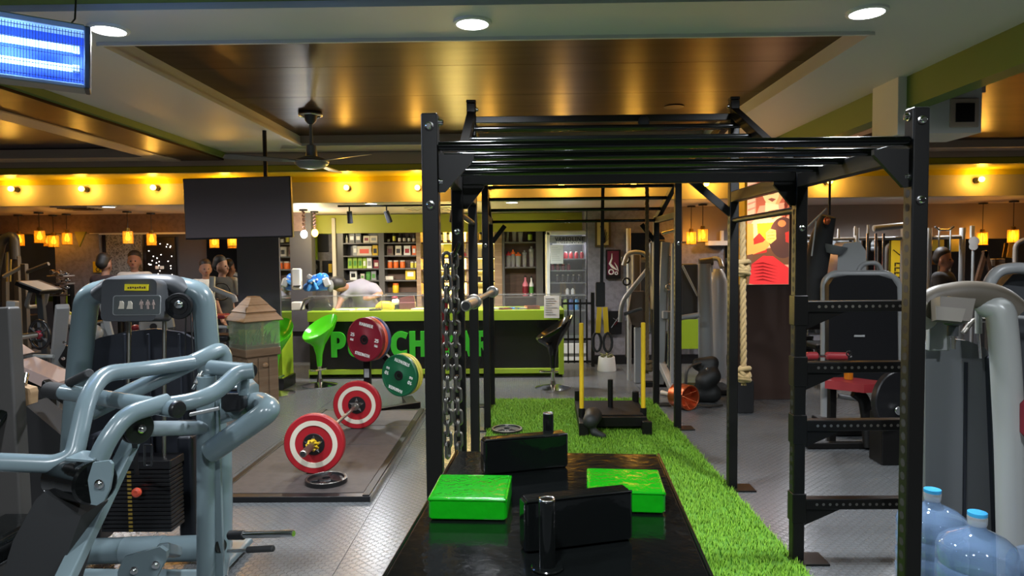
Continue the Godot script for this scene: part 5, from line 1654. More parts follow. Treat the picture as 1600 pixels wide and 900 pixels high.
func shelves() -> void:
	var d = 11.2
	var z = -11.2
	var top = Vector3(-2.26, 2.208, -11.2).y
	var t = thing("shelf_unit", "dark gray two-bay product shelf behind the bar, left part", "shelf", V(sx(594, d), 0, z - 0.15))
	var cg: StandardMaterial3D = M.cabinet_gray
	var mkcase = func(root, x0, x1, ys, lower):
		part(root, "back", G().box(V((x0 + x1) / 2, top / 2, z - 0.27), V(x1 - x0, top, 0.02)), M.wood_dark if lower else cg)
		for y in ys:
			part(root, "shelf_board", G().box(V((x0 + x1) / 2, y - 0.012, z - 0.12), V(x1 - x0, 0.024, 0.28), Basis(), 0.003), cg)
	var Y = [Vector3(-2.266, 1.892, -11.2).y, Vector3(-2.27, 1.681, -11.2).y, Vector3(-2.274, 1.469, -11.2).y, Vector3(-2.277, 1.273, -11.2).y, Vector3(-2.281, 1.056, -11.2).y]
	for a in [[526, 537], [592, 601], [651, 658]]:
		part(t, "upright", G().box(V((sx(a[0], d) + sx(a[1], d)) / 2, top / 2, z - 0.13), V(sx(a[1], d) - sx(a[0], d), top, 0.3), Basis(), 0.004), M.wood_light if a[0] == 651 else cg)
	part(t, "top_board", G().box(V(sx(592, d), top + 0.03, z - 0.13), V(sx(658, d) - sx(526, d), 0.07, 0.32), Basis(), 0.004), cg)
	mkcase.call(t, sx(537, d), sx(592, d), Y, false)
	mkcase.call(t, sx(601, d), sx(651, d), Y, true)
	# glowing niche
	t = thing("lit_niche", "wooden display niche glowing warm yellow behind the bar's middle", "shelf", V(sx(716, d), 0, z - 0.15))
	part(t, "back", G().box(V(sx(716, d), top / 2, z - 0.3), V(sx(775, d) - sx(658, d), top, 0.02)), mk("niche_back", "f0dc90", 0.6))
	part(t, "side", G().box(V(sx(779, d), top / 2, z - 0.13), V(sx(785, d) - sx(773, d), top, 0.32), Basis(), 0.004), M.wood_light)
	part(t, "mid_post", G().box(V(sx(731, d), top / 2, z - 0.18), V(0.06, top, 0.22), Basis(), 0.004), M.wood_light)
	part(t, "top_board", G().box(V(sx(716, d), top + 0.02, z - 0.13), V(sx(775, d) - sx(658, d), 0.05, 0.32), Basis(), 0.004), M.wood)
	var NY = [Vector3(-1.207, 1.892, -11.2).y, Vector3(-1.211, 1.639, -11.2).y, Vector3(-1.213, 1.438, -11.2).y, Vector3(-1.216, 1.237, -11.2).y, Vector3(-1.219, 1.004, -11.2).y]
	for y in NY:
		part(t, "shelf_board", G().box(V(sx(716, d), y - 0.012, z - 0.15), V(sx(773, d) - sx(658, d), 0.024, 0.26), Basis(), 0.003), M.wood_dark)
	for i in 5:
		var y: float = ([top] + NY)[i] - 0.03
		for px in [694, 752]:
			part(t, "strip_lamp", G().box(V(sx(px, d), y, z - 0.25), V(0.5, 0.012, 0.02)), M.shelf_glow)
	for i in [0, 2, 4]:
		omni("niche_light", V(sx(716, d), ([top] + NY)[i] - 0.14, z - 0.12), "ffdf80", 1.1, 0.08, t)
	# right bay
	t = thing("bottle_shelf", "dark gray single-bay shelf of shaker bottles left of the fridge", "shelf", V(sx(815, d), 0, z - 0.15))
	var BY = [Vector3(-0.025, 1.881, -11.2).y, Vector3(-0.028, 1.47, -11.2).y, Vector3(-0.033, 0.983, -11.2).y]
	for a in [[785, 789], [838, 849]]:
		part(t, "upright", G().box(V((sx(a[0], d) + sx(a[1], d)) / 2, top / 2, z - 0.13), V(sx(a[1], d) - sx(a[0], d), top, 0.3), Basis(), 0.004), cg)
	part(t, "top_board", G().box(V(sx(817, d), top + 0.03, z - 0.13), V(sx(849, d) - sx(785, d), 0.07, 0.32), Basis(), 0.004), cg)
	mkcase.call(t, sx(789, d), sx(838, d), BY, true)
	# the goods: px centre, width, height in pixels; label words; colours
	var u = d / 1060.0
	var rows = [
		[Y[0], [
			["bottle", 540, 4, 13, "white", "cream", "slim white bottle, first on the left bay's top shelf"],
			["box", 549, 9, 15, "plastic_dark", "tube_silver", "dark gray box beside the slim white bottle on the top shelf"],
			["box", 559, 9, 15, "plastic_dark", "white", "dark gray box, second of the pair on the top shelf"],
			["box", 572, 10, 11, "cream", "dark_red", "pale box left of its twin on the left bay's top shelf"],
			["box", 583.5, 12, 11, "cream", "silver_paint", "long pale box at the right end of the left bay's top shelf"],
			["bottle", 606, 4, 11, "black_plastic", "white", "small dark bottle, first on the right bay's top shelf"],
			["bottle", 615, 5, 21, "black_plastic", "yellow_plate", "tall dark bottle with pale yellow label on the top shelf"],
			["bottle", 623.5, 5, 15, "black_plastic", "white", "dark bottle right beside the tall one on the top shelf"],
			["bottle", 631, 5, 15, "black_plastic", "cream", "dark bottle, second after the tall one on the top shelf"],
			["bottle", 638.5, 5, 14, "black_plastic", "white", "dark bottle, third after the tall one on the top shelf"],
			["bottle", 646, 5, 13, "plastic_dark", "cream", "gray bottle at the right end of the right bay's top shelf"]]],
		[Y[1], [
			["flat", 553, 7, 16, "tube_silver", "white", "pale gray packet at the left of the second shelf"],
			["pouch", 568, 24, 15, "cream", "orange_red", "wide white and orange bag on the left bay's second shelf"],
			["pouch", 585, 9, 16, "yellow", "black_plastic", "yellow bag at the right end of the left bay's second shelf"],
			["pouch", 608.5, 10, 15, "wood", "maroon", "brown and maroon pouch, first on the right bay's second shelf"],
			["pouch", 621.5, 10, 15, "cream", "black_plastic", "cream and black pouch on the right bay's second shelf"],
			["pouch", 635.5, 11, 15, "white", "red", "white and red pouch on the right bay's second shelf"],
			["pouch", 646.5, 7, 15, "orange", "white", "orange and white pouch at the right bay's second shelf end"]]],
		[Y[2], [
			["pouch", 545, 7, 18, "lime", "plant", "green pouch, first of four on the third shelf"],
			["pouch", 553, 7, 18, "lime", "plant", "green pouch, second of four on the third shelf"],
			["pouch", 561, 7, 18, "lime", "plant", "green pouch, third of four on the third shelf"],
			["pouch", 568, 6, 17, "lime", "white", "green pouch, fourth of four on the third shelf"],
			["pouch", 575.5, 8, 17, "white", "silver_paint", "white pouch right of the four green pouches"],
			["pouch", 586.5, 9, 13, "dark_red", "cream", "low dark red pouch at the third shelf's right end"],
			["jar", 607.5, 8, 12, "orange", "cream", "orange jar, first of three on the right bay's third shelf"],
			["jar", 617, 8, 12, "orange", "cream", "orange jar, second of three on the right bay's third shelf"],
			["jar", 627.5, 8, 12, "orange", "cream", "orange jar, third of three on the right bay's third shelf"],
			["jar", 642.5, 5, 10, "yellow_plate", "white", "pale yellow jar right of the three orange jars"],
			["jar", 648.5, 4.5, 10, "yellow_plate", "white", "pale yellow jar at the right bay's third shelf end"]]],
		[Y[3], [
			["flat", 549.5, 11, 15, "white", "black_plastic", "white packet with black print on the left bay's fourth shelf"],
			["flat", 564, 6, 10, "cream", "plant", "small cream packet on the left bay's fourth shelf"],
			["jar", 573, 8, 13, "plant", "plant", "green tub on the left bay's fourth shelf"],
			["pouch", 582, 8, 14, "silver_paint", "plant", "gray green pouch right of the green tub"],
			["box", 607, 12, 6, "cream", "cream", "low white box on the right bay's fourth shelf"],
			["flat", 640, 16, 17, "yellow", "white", "big yellow packet on the right bay's fourth shelf"]]],
		[Y[4], [
			["jar", 616, 10, 15, "yellow", "orange", "yellow tub with orange lid above the counter's yellow bag"]]],
		[BY[0], [
			["shaker", 793, 7, 22, "clear_plastic", "silver_paint", "clear shaker, first on the shelf left of the fridge"],
			["shaker", 804, 8, 22, "clear_plastic", "silver_paint", "clear shaker, second on the shelf left of the fridge"],
			["shaker", 814, 8, 20, "clear_plastic", "plastic_dark", "clear shaker, third on the shelf left of the fridge"],
			["bottle", 829, 7, 24, "black_plastic", "lime", "black bottle with a lime band on the shelf left of the fridge"]]],
		[BY[1], [
			["shaker", 795, 9, 24, "clear_plastic", "red", "shaker with a red lid on the second shelf left of the fridge"],
			["shaker", 802, 7, 27, "clear_plastic", "orange", "tall shaker with orange lid beside the red-lidded one"],
			["shaker", 810, 9, 23, "tube_silver", "orange", "gray shaker with an orange lid on the second shelf"],
			["shaker", 820, 7, 26, "clear_plastic", "silver_paint", "clear shaker right of the orange-lidded gray one"],
			["shaker", 831, 8, 32, "clear_plastic", "silver_paint", "tall clear shaker at the second shelf's right end"]]],
		[BY[2], [
			["bottle", 821, 9, 32, "pinkish", "dark_red", "pink bottle on the lowest visible shelf left of the fridge"],
			["bottle", 830.5, 7, 31, "white", "plant", "white bottle with green print beside the pink bottle"]]],
		[NY[0], [
			["bottle", 690, 6, 24, "black_plastic", "cream", "black bottle, first on the glowing niche's top shelf"],
			["bottle", 701, 7, 25, "black_plastic", "cream", "black bottle, second on the glowing niche's top shelf"],
			["bottle", 752, 7, 24, "black_plastic", "gold", "black bottle right of the post on the niche's top shelf"]]],
		[NY[1], [
			["flat", 699, 12, 21, "yellow_bright", "yellow_bright", "bright yellow packet in the glowing niche"],
			["bottle", 728, 6, 13, "wood", "red", "short brown bottle in the niche's second shelf"],
			["jar", 735, 6, 13, "maroon", "gold", "maroon jar in the niche's second shelf"],
			["jar", 756, 7, 13, "black_plastic", "black_plastic", "black jar in the niche's second shelf, right of the post"]]],
		[NY[3], [
			["jar", 737, 5, 6, "black_plastic", "maroon", "small black jar on the niche's fourth shelf"],
			["jar", 748, 6, 7, "black_plastic", "black_plastic", "small black jar right of the post on the niche's fourth shelf"]]],
		[NY[4], [
			["bottle", 693, 6, 16, "yellow", "white", "yellow bottle on the niche's lowest visible shelf"],
			["bottle", 733, 5, 18, "yellow_plate", "white", "pale yellow bottle on the niche's lowest visible shelf"]]],
	]
	mk("pinkish", "d87888", 0.5)
	for r in rows:
		for a in r[1]:
			product(a[0], a[6], V(sx(a[1], d), r[0], z - 0.1), a[2] * u, a[3] * u, M[a[4]], M[a[5]])
	# picture panels left of the shelves
	t = thing("framed_poster", "dark framed poster with a block of golden words left of the shelves", "poster", Vector3(-3.434, 1.846, -11.63))
	part(t, "frame", G().box(Vector3(-3.431, 2, -11.63), V(0.245, 0.5, 0.03), Basis(), 0.004), M.black_plastic)
	part(t, "print", G().box(Vector3(-3.426, 1.999, -11.612), V(0.215, 0.46, 0.006)), M.shirt_black)
	var g = G()
	for k in 6:
		g.box(Vector3(-3.437, 1.999, -11.612) + V(0, 0.15 - k * 0.06, 0), V(0.11 - 0.01 * (k % 2), 0.038, 0.004))
	part(t, "golden_words", g, M.gold)
	t = thing("framed_poster", "dark picture of a pale face on the wall left of the shelves", "poster", Vector3(-3.556, 1.352, -11.63))
	part(t, "frame", G().box(Vector3(-3.554, 1.474, -11.63), V(0.17, 0.25, 0.03), Basis(), 0.004), M.black_plastic)
	part(t, "pale_figure", G().sphere(Vector3(-3.548, 1.496, -11.612), V(0.045, 0.06, 0.004), 12), M.shroud_gray)
	t = thing("framed_poster", "dark picture with yellow patches next to the pale face picture", "poster", Vector3(-3.335, 1.35, -11.63))
	part(t, "frame", G().box(Vector3(-3.332, 1.472, -11.63), V(0.18, 0.26, 0.03), Basis(), 0.004), M.black_plastic)
	part(t, "yellow_patch", G().box(Vector3(-3.283, 1.471, -11.612), V(0.06, 0.15, 0.005)), M.yellow)
	# pale corner post between pictures and shelves
	struct("trim_4", G().box(V(sx(524, d), 1.15, z + 0.06), V(0.06, 2.3, 0.06), Basis(), 0.004), M.cream)
	# lime corner on the wall left of it
	struct("trim_5", G().box(V(sx(502, d), 2.17, -11.52), V(0.46, 0.24, 0.06)), M.lime)
	struct("trim_6", G().box(V(sx(483, d), 1.95, -11.5), V(0.09, 0.66, 0.06)), M.lime)


func fridge_and_wall() -> void:
	var d = 10.55
	var z = -10.55
	var x0 = Vector3(0.388, 1.048, -10.55).x
	var x1 = Vector3(1.084, 1.042, -10.55).x
	var h = Vector3(0.742, 2.028, -10.55).y
	var xc = (x0 + x1) / 2
	var w = x1 - x0
	var t = thing("drinks_fridge", "tall upright drinks fridge with a white frame and glass door", "fridge", V(xc, 0, z - 0.3))
	part(t, "cabinet", G().box(V(xc, h / 2, z - 0.62), V(w, h, 0.04), Basis(), 0.01), M.shroud_gray)
	for x in [x0 + 0.02, x1 - 0.02]:
		part(t, "cabinet_side", G().box(V(x, h / 2, z - 0.32), V(0.04, h, 0.6), Basis(), 0.006), M.white)
	part(t, "cabinet_top", G().box(V(xc, h - 0.02, z - 0.32), V(w, 0.05, 0.6), Basis(), 0.006), M.white)
	part(t, "cabinet_base", G().box(V(xc, 0.1, z - 0.32), V(w, 0.2, 0.6), Basis(), 0.006), M.white)
	var dr = part(t, "door_frame", G().box(V(x0 + 0.03, h / 2 + 0.05, z), V(0.055, h - 0.12, 0.05), Basis(), 0.008).box(V(x1 - 0.03, h / 2 + 0.05, z), V(0.055, h - 0.12, 0.05), Basis(), 0.008).box(V(xc, h - 0.035, z), V(w, 0.055, 0.05), Basis(), 0.008).box(V(xc, 0.2, z), V(w, 0.16, 0.05), Basis(), 0.008), M.white)
	part(dr, "door_pane", G().box(V(xc, h / 2 + 0.08, z), V(w - 0.1, h - 0.36, 0.012)), M.glass)
	var sg = part(t, "sign_strip", G().box(V(xc, h - 0.13, z + 0.012), V(w - 0.1, 0.1, 0.012)), M.silver_paint)
	letters(t, "fridge_name", "VARIOLINE", 0.058, Transform3D(Basis(), Vector3(0.747, 1.903, -10.5)), M.black_plastic, 0.006, 1.05)
	letters(t, "fridge_name", "INTERCOOL", 0.04, Transform3D(Basis(), Vector3(0.747, 1.844, -10.5)), M.white, 0.006, 1.3)
	var ys = [Vector3(0.75, 1.601, -10.7).y, Vector3(0.749, 1.42, -10.7).y, Vector3(0.748, 1.228, -10.7).y, Vector3(0.747, 1.036, -10.7).y, Vector3(0.745, 0.793, -10.7).y, Vector3(0.743, 0.346, -10.7).y]
	for y in ys:
		part(t, "wire_shelf", G().box(V(xc, y - 0.008, z - 0.3), V(w - 0.1, 0.016, 0.5)), M.silver_paint)
	part(t, "inner_lamp", G().box(V(xc, h - 0.2, z - 0.1), V(w - 0.2, 0.02, 0.03)), M.white)
	omni("fridge_light", V(xc, h - 0.28, z - 0.14), "f0f4ff", 0.1, 0.08, t)
	# drinks on its shelves
	var i = 0
	for r in [[0, 6, 0.032, 0.11, "red", 0.3], [1, 4, 0.032, 0.1, "dark_red", -0.4], [2, 5, 0.03, 0.12, "black_plastic", 0.0], [3, 2, 0.03, 0.1, "white", 0.1], [4, 4, 0.04, 0.2, "lime", 0.0]]:
		for k in r[1]:
			var x = xc + (k - (r[1] - 1) / 2.0) * 0.085 + r[5] * 0.3
			var p = V(x, ys[r[0]], z - 0.16)
			var m: Material = M[r[4]]
			if r[0] == 4:
				m = [M.plastic_dark, M.lime, mk("blue_deep", "1c4a90", 0.3) if not M.has("blue_deep") else M.blue_deep, M.cap_blue][k]
			var lab: String = "%s drink %s on the fridge's %s shelf, %s from the left" % [["gray", "lime green", "dark blue", "light blue"][k] if r[0] == 4 else ["red", "dark red", "black", "white"][r[0]], "bottle" if r[0] >= 2 else "can", ORD[r[0]], ORD[k]]
			var o = thing("drink_can" if r[0] < 2 else "drink_bottle", lab, "drink", p, "drinks in the fridge")
			part(o, "body", G().lathe(p, Vector3.UP, [Vector2(0, 0), Vector2(r[2], 0), Vector2(r[2], r[3] * 0.7), Vector2(r[2] * 0.5, r[3] * 0.9), Vector2(0, r[3] * 0.9)], 12), m)
			part(o, "cap", G().cyl(p + V(0, r[3] * 0.9, 0), p + V(0, r[3], 0), r[2] * 0.5, -1, 10), M.cream)
			i += 1
	paper("white paper list stuck to the fridge door's upper left", Vector3(0.449, 1.812, -10.47), Vector3(0.646, 1.81, -10.47), Vector3(0.645, 1.524, -10.47), Vector3(0.448, 1.526, -10.47))
	# black wall behind the fridge
	struct("trim_7", G().box(V(Vector3(0.781, 1.641, -11.3).x, 1.15, -11.42), V(0.95, 2.3, 0.1)), mk("brown_dark", "33291f", 0.6))
	# low gate of black bars
	var ga = Vector3(0.592, 0.698, -10)
	var gb = Vector3(1.045, 0.695, -10)
	t = thing("barred_gate", "low black gate of vertical bars in front of the fridge", "gate", V((ga.x + gb.x) / 2, 0, -10.0))
	for k in 6:
		var x = lerpf(ga.x, gb.x, k / 5.0)
		part(t, "gate_bar", G().box(V(x, 0.53, -10.0), V(0.02, 0.95, 0.02)), M.black_steel)
	for y in [Vector3(0.801, 0.943, -10).y, Vector3(0.798, 0.412, -10).y, 0.08]:
		part(t, "gate_rail", G().box(V((ga.x + gb.x) / 2, y, -10.0), V(gb.x - ga.x + 0.02, 0.03, 0.025)), M.black_steel)
	part(t, "gate_post", G().box(V(gb.x, 0.55, -10.0), V(0.05, 1.1, 0.05)), M.black_steel)
	# posters on the gray wall
	t = thing("wall_picture", "narrow gold framed picture with black leaf strokes on the gray wall", "picture", Vector3(1.233, 1.8, -10.2))
	part(t, "frame", G().box(Vector3(1.227, 1.982, -10.22), V(0.24, 0.42, 0.03), Basis(), 0.005), mk("frame_gold_dark", "4a3c1c", 0.5))
	part(t, "print", G().box(Vector3(1.224, 1.982, -10.2), V(0.17, 0.36, 0.008)), mk("print_gold", "b8a868", 0.6))
	var g = G()
	for k in 7:
		g.bar(Vector3(1.242, 1.828, -10.19) , Vector3(1.242, 1.828, -10.19) + V(0.075 * cos(0.3 + k * 0.35), 0.26 * sin(0.3 + k * 0.2), 0), 0.01, 0.004)
	part(t, "leaf_strokes", g, M.black_plastic)
	t = thing("wall_picture", "dark red poster of a white flame swirl on the gray wall", "poster", Vector3(1.375, 1.29, -10.2))
	part(t, "frame", G().box(Vector3(1.379, 1.511, -10.22), V(0.225, 0.44, 0.03), Basis(), 0.004), M.black_plastic)
	part(t, "print", G().box(Vector3(1.376, 1.53, -10.2), V(0.17, 0.36, 0.008)), mk("print_red", "6a2038", 0.5))
	g = G()
	g.tube([Vector3(1.356, 1.674, -10.19), Vector3(1.356, 1.597, -10.19), Vector3(1.327, 1.521, -10.19), Vector3(1.365, 1.473, -10.19), Vector3(1.432, 1.424, -10.19)], 0.012, 6, 0.006, true, false, V(0, 0, 1), [0.3, 0.9, 1.5, 1.6, 0.5])
	g.tube([Vector3(1.394, 1.54, -10.19), Vector3(1.432, 1.472, -10.19), Vector3(1.451, 1.405, -10.19)], 0.008, 6, 0.005, true, false, V(0, 0, 1), [0.4, 1.2, 0.6])
	g.torus(Vector3(1.346, 1.396, -10.19), V(0, 0, 1), 0.035, 0.01, 16, 6)
	g.torus(Vector3(1.422, 1.376, -10.19), V(0, 0, 1), 0.02, 0.008, 14, 6)
	part(t, "flame_swirl", g, M.white)
	t = thing("wall_picture", "small dark poster with silver streaks low on the gray wall", "poster", Vector3(1.402, 0.46, -10.2))
	part(t, "frame", G().box(Vector3(1.405, 0.632, -10.22), V(0.2, 0.35, 0.03), Basis(), 0.004), M.black_plastic)
	g = G()
	g.bar(Vector3(1.345, 0.557, -10.2), Vector3(1.451, 0.711, -10.2), 0.03, 0.005)
	g.bar(Vector3(1.374, 0.702, -10.2), Vector3(1.451, 0.643, -10.2), 0.02, 0.005)
	part(t, "silver_streaks", g, M.tube_silver)
	g = G()
	g.bar(Vector3(1.392, 0.596, -10.195), Vector3(1.46, 0.673, -10.195), 0.015, 0.005)
	part(t, "red_streak", g, M.dark_red)
	# white pot with a small plant
	var p = Vector3(1.207, 0, -9.657)
	t = thing("white_pot", "white conical plant pot standing on the floor by the gray wall", "plant pot", p)
	part(t, "pot", G().lathe(p, Vector3.UP, [Vector2(0, 0), Vector2(0.13, 0), Vector2(0.135, 0.015), Vector2(0.115, 0.2), Vector2(0.1, 0.2), Vector2(0.1, 0.17), Vector2(0, 0.17)], 28), M.white)
	for k in 9:
		var a = TAU * k / 9
		part(t, "leaf", G().sphere(p + V(cos(a) * 0.07, 0.21 + 0.02 * (k % 2), sin(a) * 0.07), V(0.035, 0.015, 0.02), 8, Basis(Vector3.UP, -a) * Basis(V(0, 0, 1), 0.5)), mk("leaf_dull", "6a6c48", 0.7) if not M.has("leaf_dull") else M.leaf_dull)
	# track lights over the bar
	t = thing("track_light_rail", "thin black track light rail under the low ceiling before the shelves", "track light", Vector3(-1.822, 2.347, -9.05))
	var ra = Vector3(-2.437, 2.345, -9.05)
	ra.y = 2.335
	var rb = Vector3(-0.661, 2.36, -9.05)
	rb.y = 2.335
	part(t, "rail", G().box((ra + rb) / 2, V(rb.x - ra.x, 0.025, 0.03)), M.black_plastic)
	for a in [[546, 340, 0.0], [604, 341, 0.5], [708, 335, -0.3]]:
		var q = V(sx(a[0], 9.05), ra.y, ra.z)
		q.x = Vector3(-2.285, 2.267, -9.05).x + (a[0] - 546) * 9.05 / 1060.0
		part(t, "stem", G().cyl(q, q - V(0, 0.1, 0), 0.01, -1, 8), M.black_plastic)
		var dd = V(a[2] * 0.6, -1, -0.25).normalized()
		var s = q - V(0, 0.09, 0)
		part(t, "spot_head", G().cyl(s - dd * 0.02, s + dd * 0.14, 0.035, 0.038, 14, true, 0.004), M.black_plastic)
		spot("spot_light", s + dd * 0.16, V(a[2] * 0.5, -0.9, -0.7), "fff0e0", 2.0, 50.0, 0.03, t)
	# clustered hanging bulbs at the bar's left end
	for a in [[475, 366, 9.9, "ffffff", 0.5], [492, 364, 10.3, "ffe8a0", 0.45]]:
		var q = Vector3(-3.173, 1.997, -9.9) if a[0] == 475 else Vector3(-3.135, 2.029, -10.3)
		var c = V(q.x, 2.36, q.z)
		var o = thing("hanging_bulb", "bare glowing bulb on a twisted cord at the bar's left end, " + ("brighter and nearer" if a[0] == 475 else "yellower and further"), "lamp", c)
		part(o, "rose", G().cyl(c, c - V(0, 0.025, 0), 0.06, -1, 16), M.black_plastic)
		var pts = []
		for k in 25:
			pts.append(c.lerp(q, k / 25.0) + V(cos(k * 1.6), 0, sin(k * 1.6)) * 0.022)
		part(o, "cord", G().tube(pts, 0.012, 6), mk("cord", "8a6a60", 0.7) if not M.has("cord") else M.cord)
		part(o, "bulb", G().sphere(q, V(0.05, 0.06, 0.05), 14), M.lamp_white if a[0] == 475 else M.bulb_warm)
		omni("bulb_light", q, a[3], a[4], 0.05, o)

func make_stool(label: String, m: Material) -> Node3D:
	var t = thing("bar_stool", label, "bar stool", Vector3.ZERO, "", true)
	part(t, "foot_disc", G().lathe(Vector3.ZERO, Vector3.UP, [Vector2(0, 0), Vector2(0.225, 0), Vector2(0.225, 0.008), Vector2(0.12, 0.03), Vector2(0.04, 0.045), Vector2(0.035, 0.09), Vector2(0, 0.09)], 32), M.chrome)
	part(t, "column", G().cyl(V(0, 0.05, 0), V(0, 0.33, 0), 0.025, -1, 16), M.chrome)
	part(t, "foot_rest", G().tube(Geo.bend([V(-0.03, 0.2, 0), V(-0.17, 0.22, 0.0), V(-0.17, 0.22, 0.09), V(0.06, 0.22, 0.09), V(0.03, 0.2, 0)], 0.06), 0.011, 8), M.chrome)
	var outer = [
		[V(0, 0.25, 0), V(0.03, 0, 0), V(0, 0, 0.03)],
		[V(0, 0.4, 0), V(0.042, 0, 0), V(0, 0, 0.042)],
		[V(0.0, 0.52, 0), V(0.075, 0.01, 0), V(0, 0, 0.075)],
		[V(0.005, 0.6, 0), V(0.14, 0.05, 0), V(0, 0, 0.13)],
		[V(0.012, 0.68, 0), V(0.205, 0.1, 0), V(0, 0, 0.185)],
		[V(0.022, 0.755, 0), V(0.235, 0.145, 0), V(0, 0, 0.205)],
		[V(0.022, 0.765, 0), V(0.228, 0.143, 0), V(0, 0, 0.199)],
		[V(0.018, 0.7, 0), V(0.19, 0.09, 0), V(0, 0, 0.17)],
		[V(0.01, 0.655, 0), V(0.12, 0.05, 0), V(0, 0, 0.11)],
		[V(0.005, 0.635, 0), V(0.01, 0.003, 0), V(0, 0, 0.01)],
	]
	part(t, "seat_shell", G().loft(outer, 32), m)
	return t


func stools_and_tank() -> void:
	var a = make_stool("bright green scoop-seat bar stool in front of the counter's letter P", M.chair_green)
	a.position = Vector3(-2.624, -0, -8.69)
	a.rotation.y = 1.0
	a.set_meta("group", "scoop bar stools")
	dup(a, "bar_stool", V(-3.0, 0, -8.15), 1.45, "bright green scoop-seat bar stool half behind the aquarium", "scoop bar stools")
	var b = make_stool("black scoop-seat bar stool at the bar counter's right end", M.black_gloss)
	b.position = Vector3(0.381, 0, -8.413)
	b.rotation.y = 0.12
	b.set_meta("group", "scoop bar stools")

	# aquarium with a tiled wooden roof, on a cabinet, corner towards the camera
	var c = Vector3(-3.034, 0.954, -7.62)
	c.y = 0
	var rot = Basis(Vector3.UP, deg_to_rad(48))
	var t = thing("aquarium", "glass aquarium with a tiered wooden hip roof on a wooden cabinet", "aquarium", c)
	var s = 0.4
	var yb = Vector3(-2.932, 0.635, -7.34).y
	var yt = Vector3(-2.923, 0.965, -7.34).y
	part(t, "cabinet", G().box(c + V(0, (yb - 0.04) / 2, 0), V(s * 0.9, yb - 0.04, s * 0.9), rot, 0.006), M.wood)
	for sx_ in [-1, 1]:
		for k in [-1, 0, 1]:
			var off: Vector3 = rot * (V(k * 0.122, 0, s * 0.45 + 0.006) if sx_ > 0 else V(-s * 0.45 - 0.006, 0, k * 0.122))
			part(t, "door_board", G().box(c + off + V(0, yb * 0.46, 0), V(0.11, yb * 0.78, 0.012) if sx_ > 0 else V(0.012, yb * 0.78, 0.11), rot, 0.003), M.wood)
	var kn = part(t, "door_carving", G().sphere(c + rot * V(0.02, 0, s * 0.45 + 0.02) + V(0, yb * 0.72, 0), V(0.035, 0.03, 0.02), 12, rot), M.wood_light)
	part(t, "base_ledge", G().box(c + V(0, yb - 0.03, 0), V(s * 1.04, 0.09, s * 1.04), rot, 0.008), M.wood)
	for q in [[V(0, 0, 0.5), V(1, 0, 0)], [V(0, 0, -0.5), V(1, 0, 0)], [V(0.5, 0, 0), V(0, 0, 1)], [V(-0.5, 0, 0), V(0, 0, 1)]]:
		var sz: Vector3 = V(s, yt - yb, 0.006) if q[0].z != 0 else V(0.006, yt - yb, s)
		part(t, "glass_pane", G().box(c + rot * (q[0] * s) + V(0, (yb + yt) / 2, 0), sz, rot), M.tank_glass)
	part(t, "gravel", G().box(c + V(0, yb + 0.03, 0), V(s * 0.96, 0.04, s * 0.96), rot, 0.004), M.wood_dark)
	var wt: StandardMaterial3D = glass("tank_water", "88a870", 0.16, 0.03)
	part(t, "water", G().box(c + V(0, (yb + yt) / 2 - 0.01, 0), V(s * 0.95, (yt - yb) * 0.85, s * 0.95), rot), wt)
	var g = G()
	for k in 40:
		var p = c + rot * V(rng.randf_range(-0.17, 0.17), 0, rng.randf_range(-0.17, 0.17)) + V(0, yb + 0.05, 0)
		var hh = rng.randf_range(0.06, 0.2)
		g.tube([p, p + V(rng.randf_range(-0.03, 0.03), hh * 0.6, rng.randf_range(-0.03, 0.03)), p + V(rng.randf_range(-0.06, 0.06), hh, rng.randf_range(-0.06, 0.06))], 0.008, 5, -1, true, false, V(0, 0, 1), [1.0, 1.2, 0.2])
	var pl = part(t, "water_plants", g, M.plant)
	pl.set_meta("kind", "stuff")
	# three overlapping roof tiers, four boards each
	for k in 3:
		var h0: float = [0.235, 0.18, 0.12][k]
		var h1: float = [0.15, 0.1, 0.055][k]
		var y0: float = yt + [-0.005, 0.092, 0.168][k]
		var y1: float = yt + [0.115, 0.185, 0.25][k]
		for e in 4:
			var f = rot * Basis(Vector3.UP, PI / 2 * e)
			var bg = G()
			var A = c + f * V(-h0, 0, h0) + V(0, y0, 0)
			var B = c + f * V(h0, 0, h0) + V(0, y0, 0)
			var C = c + f * V(h1, 0, h1) + V(0, y1, 0)
			var D = c + f * V(-h1, 0, h1) + V(0, y1, 0)
			var n = (B - A).cross(D - A).normalized()
			var dn = n * 0.018
			bg.quad(A, B, C, D, n)
			bg.quad(A - dn, B - dn, C - dn, D - dn, -n)
			bg.quad(A, B, B - dn, A - dn, f * V(0, -0.7, 0.7))
			part(t, "roof_board", bg, M.wood_light)
	part(t, "roof_cap", G().box(c + V(0, yt + 0.25, 0), V(0.11, 0.016, 0.11), rot, 0.004), M.wood_light)


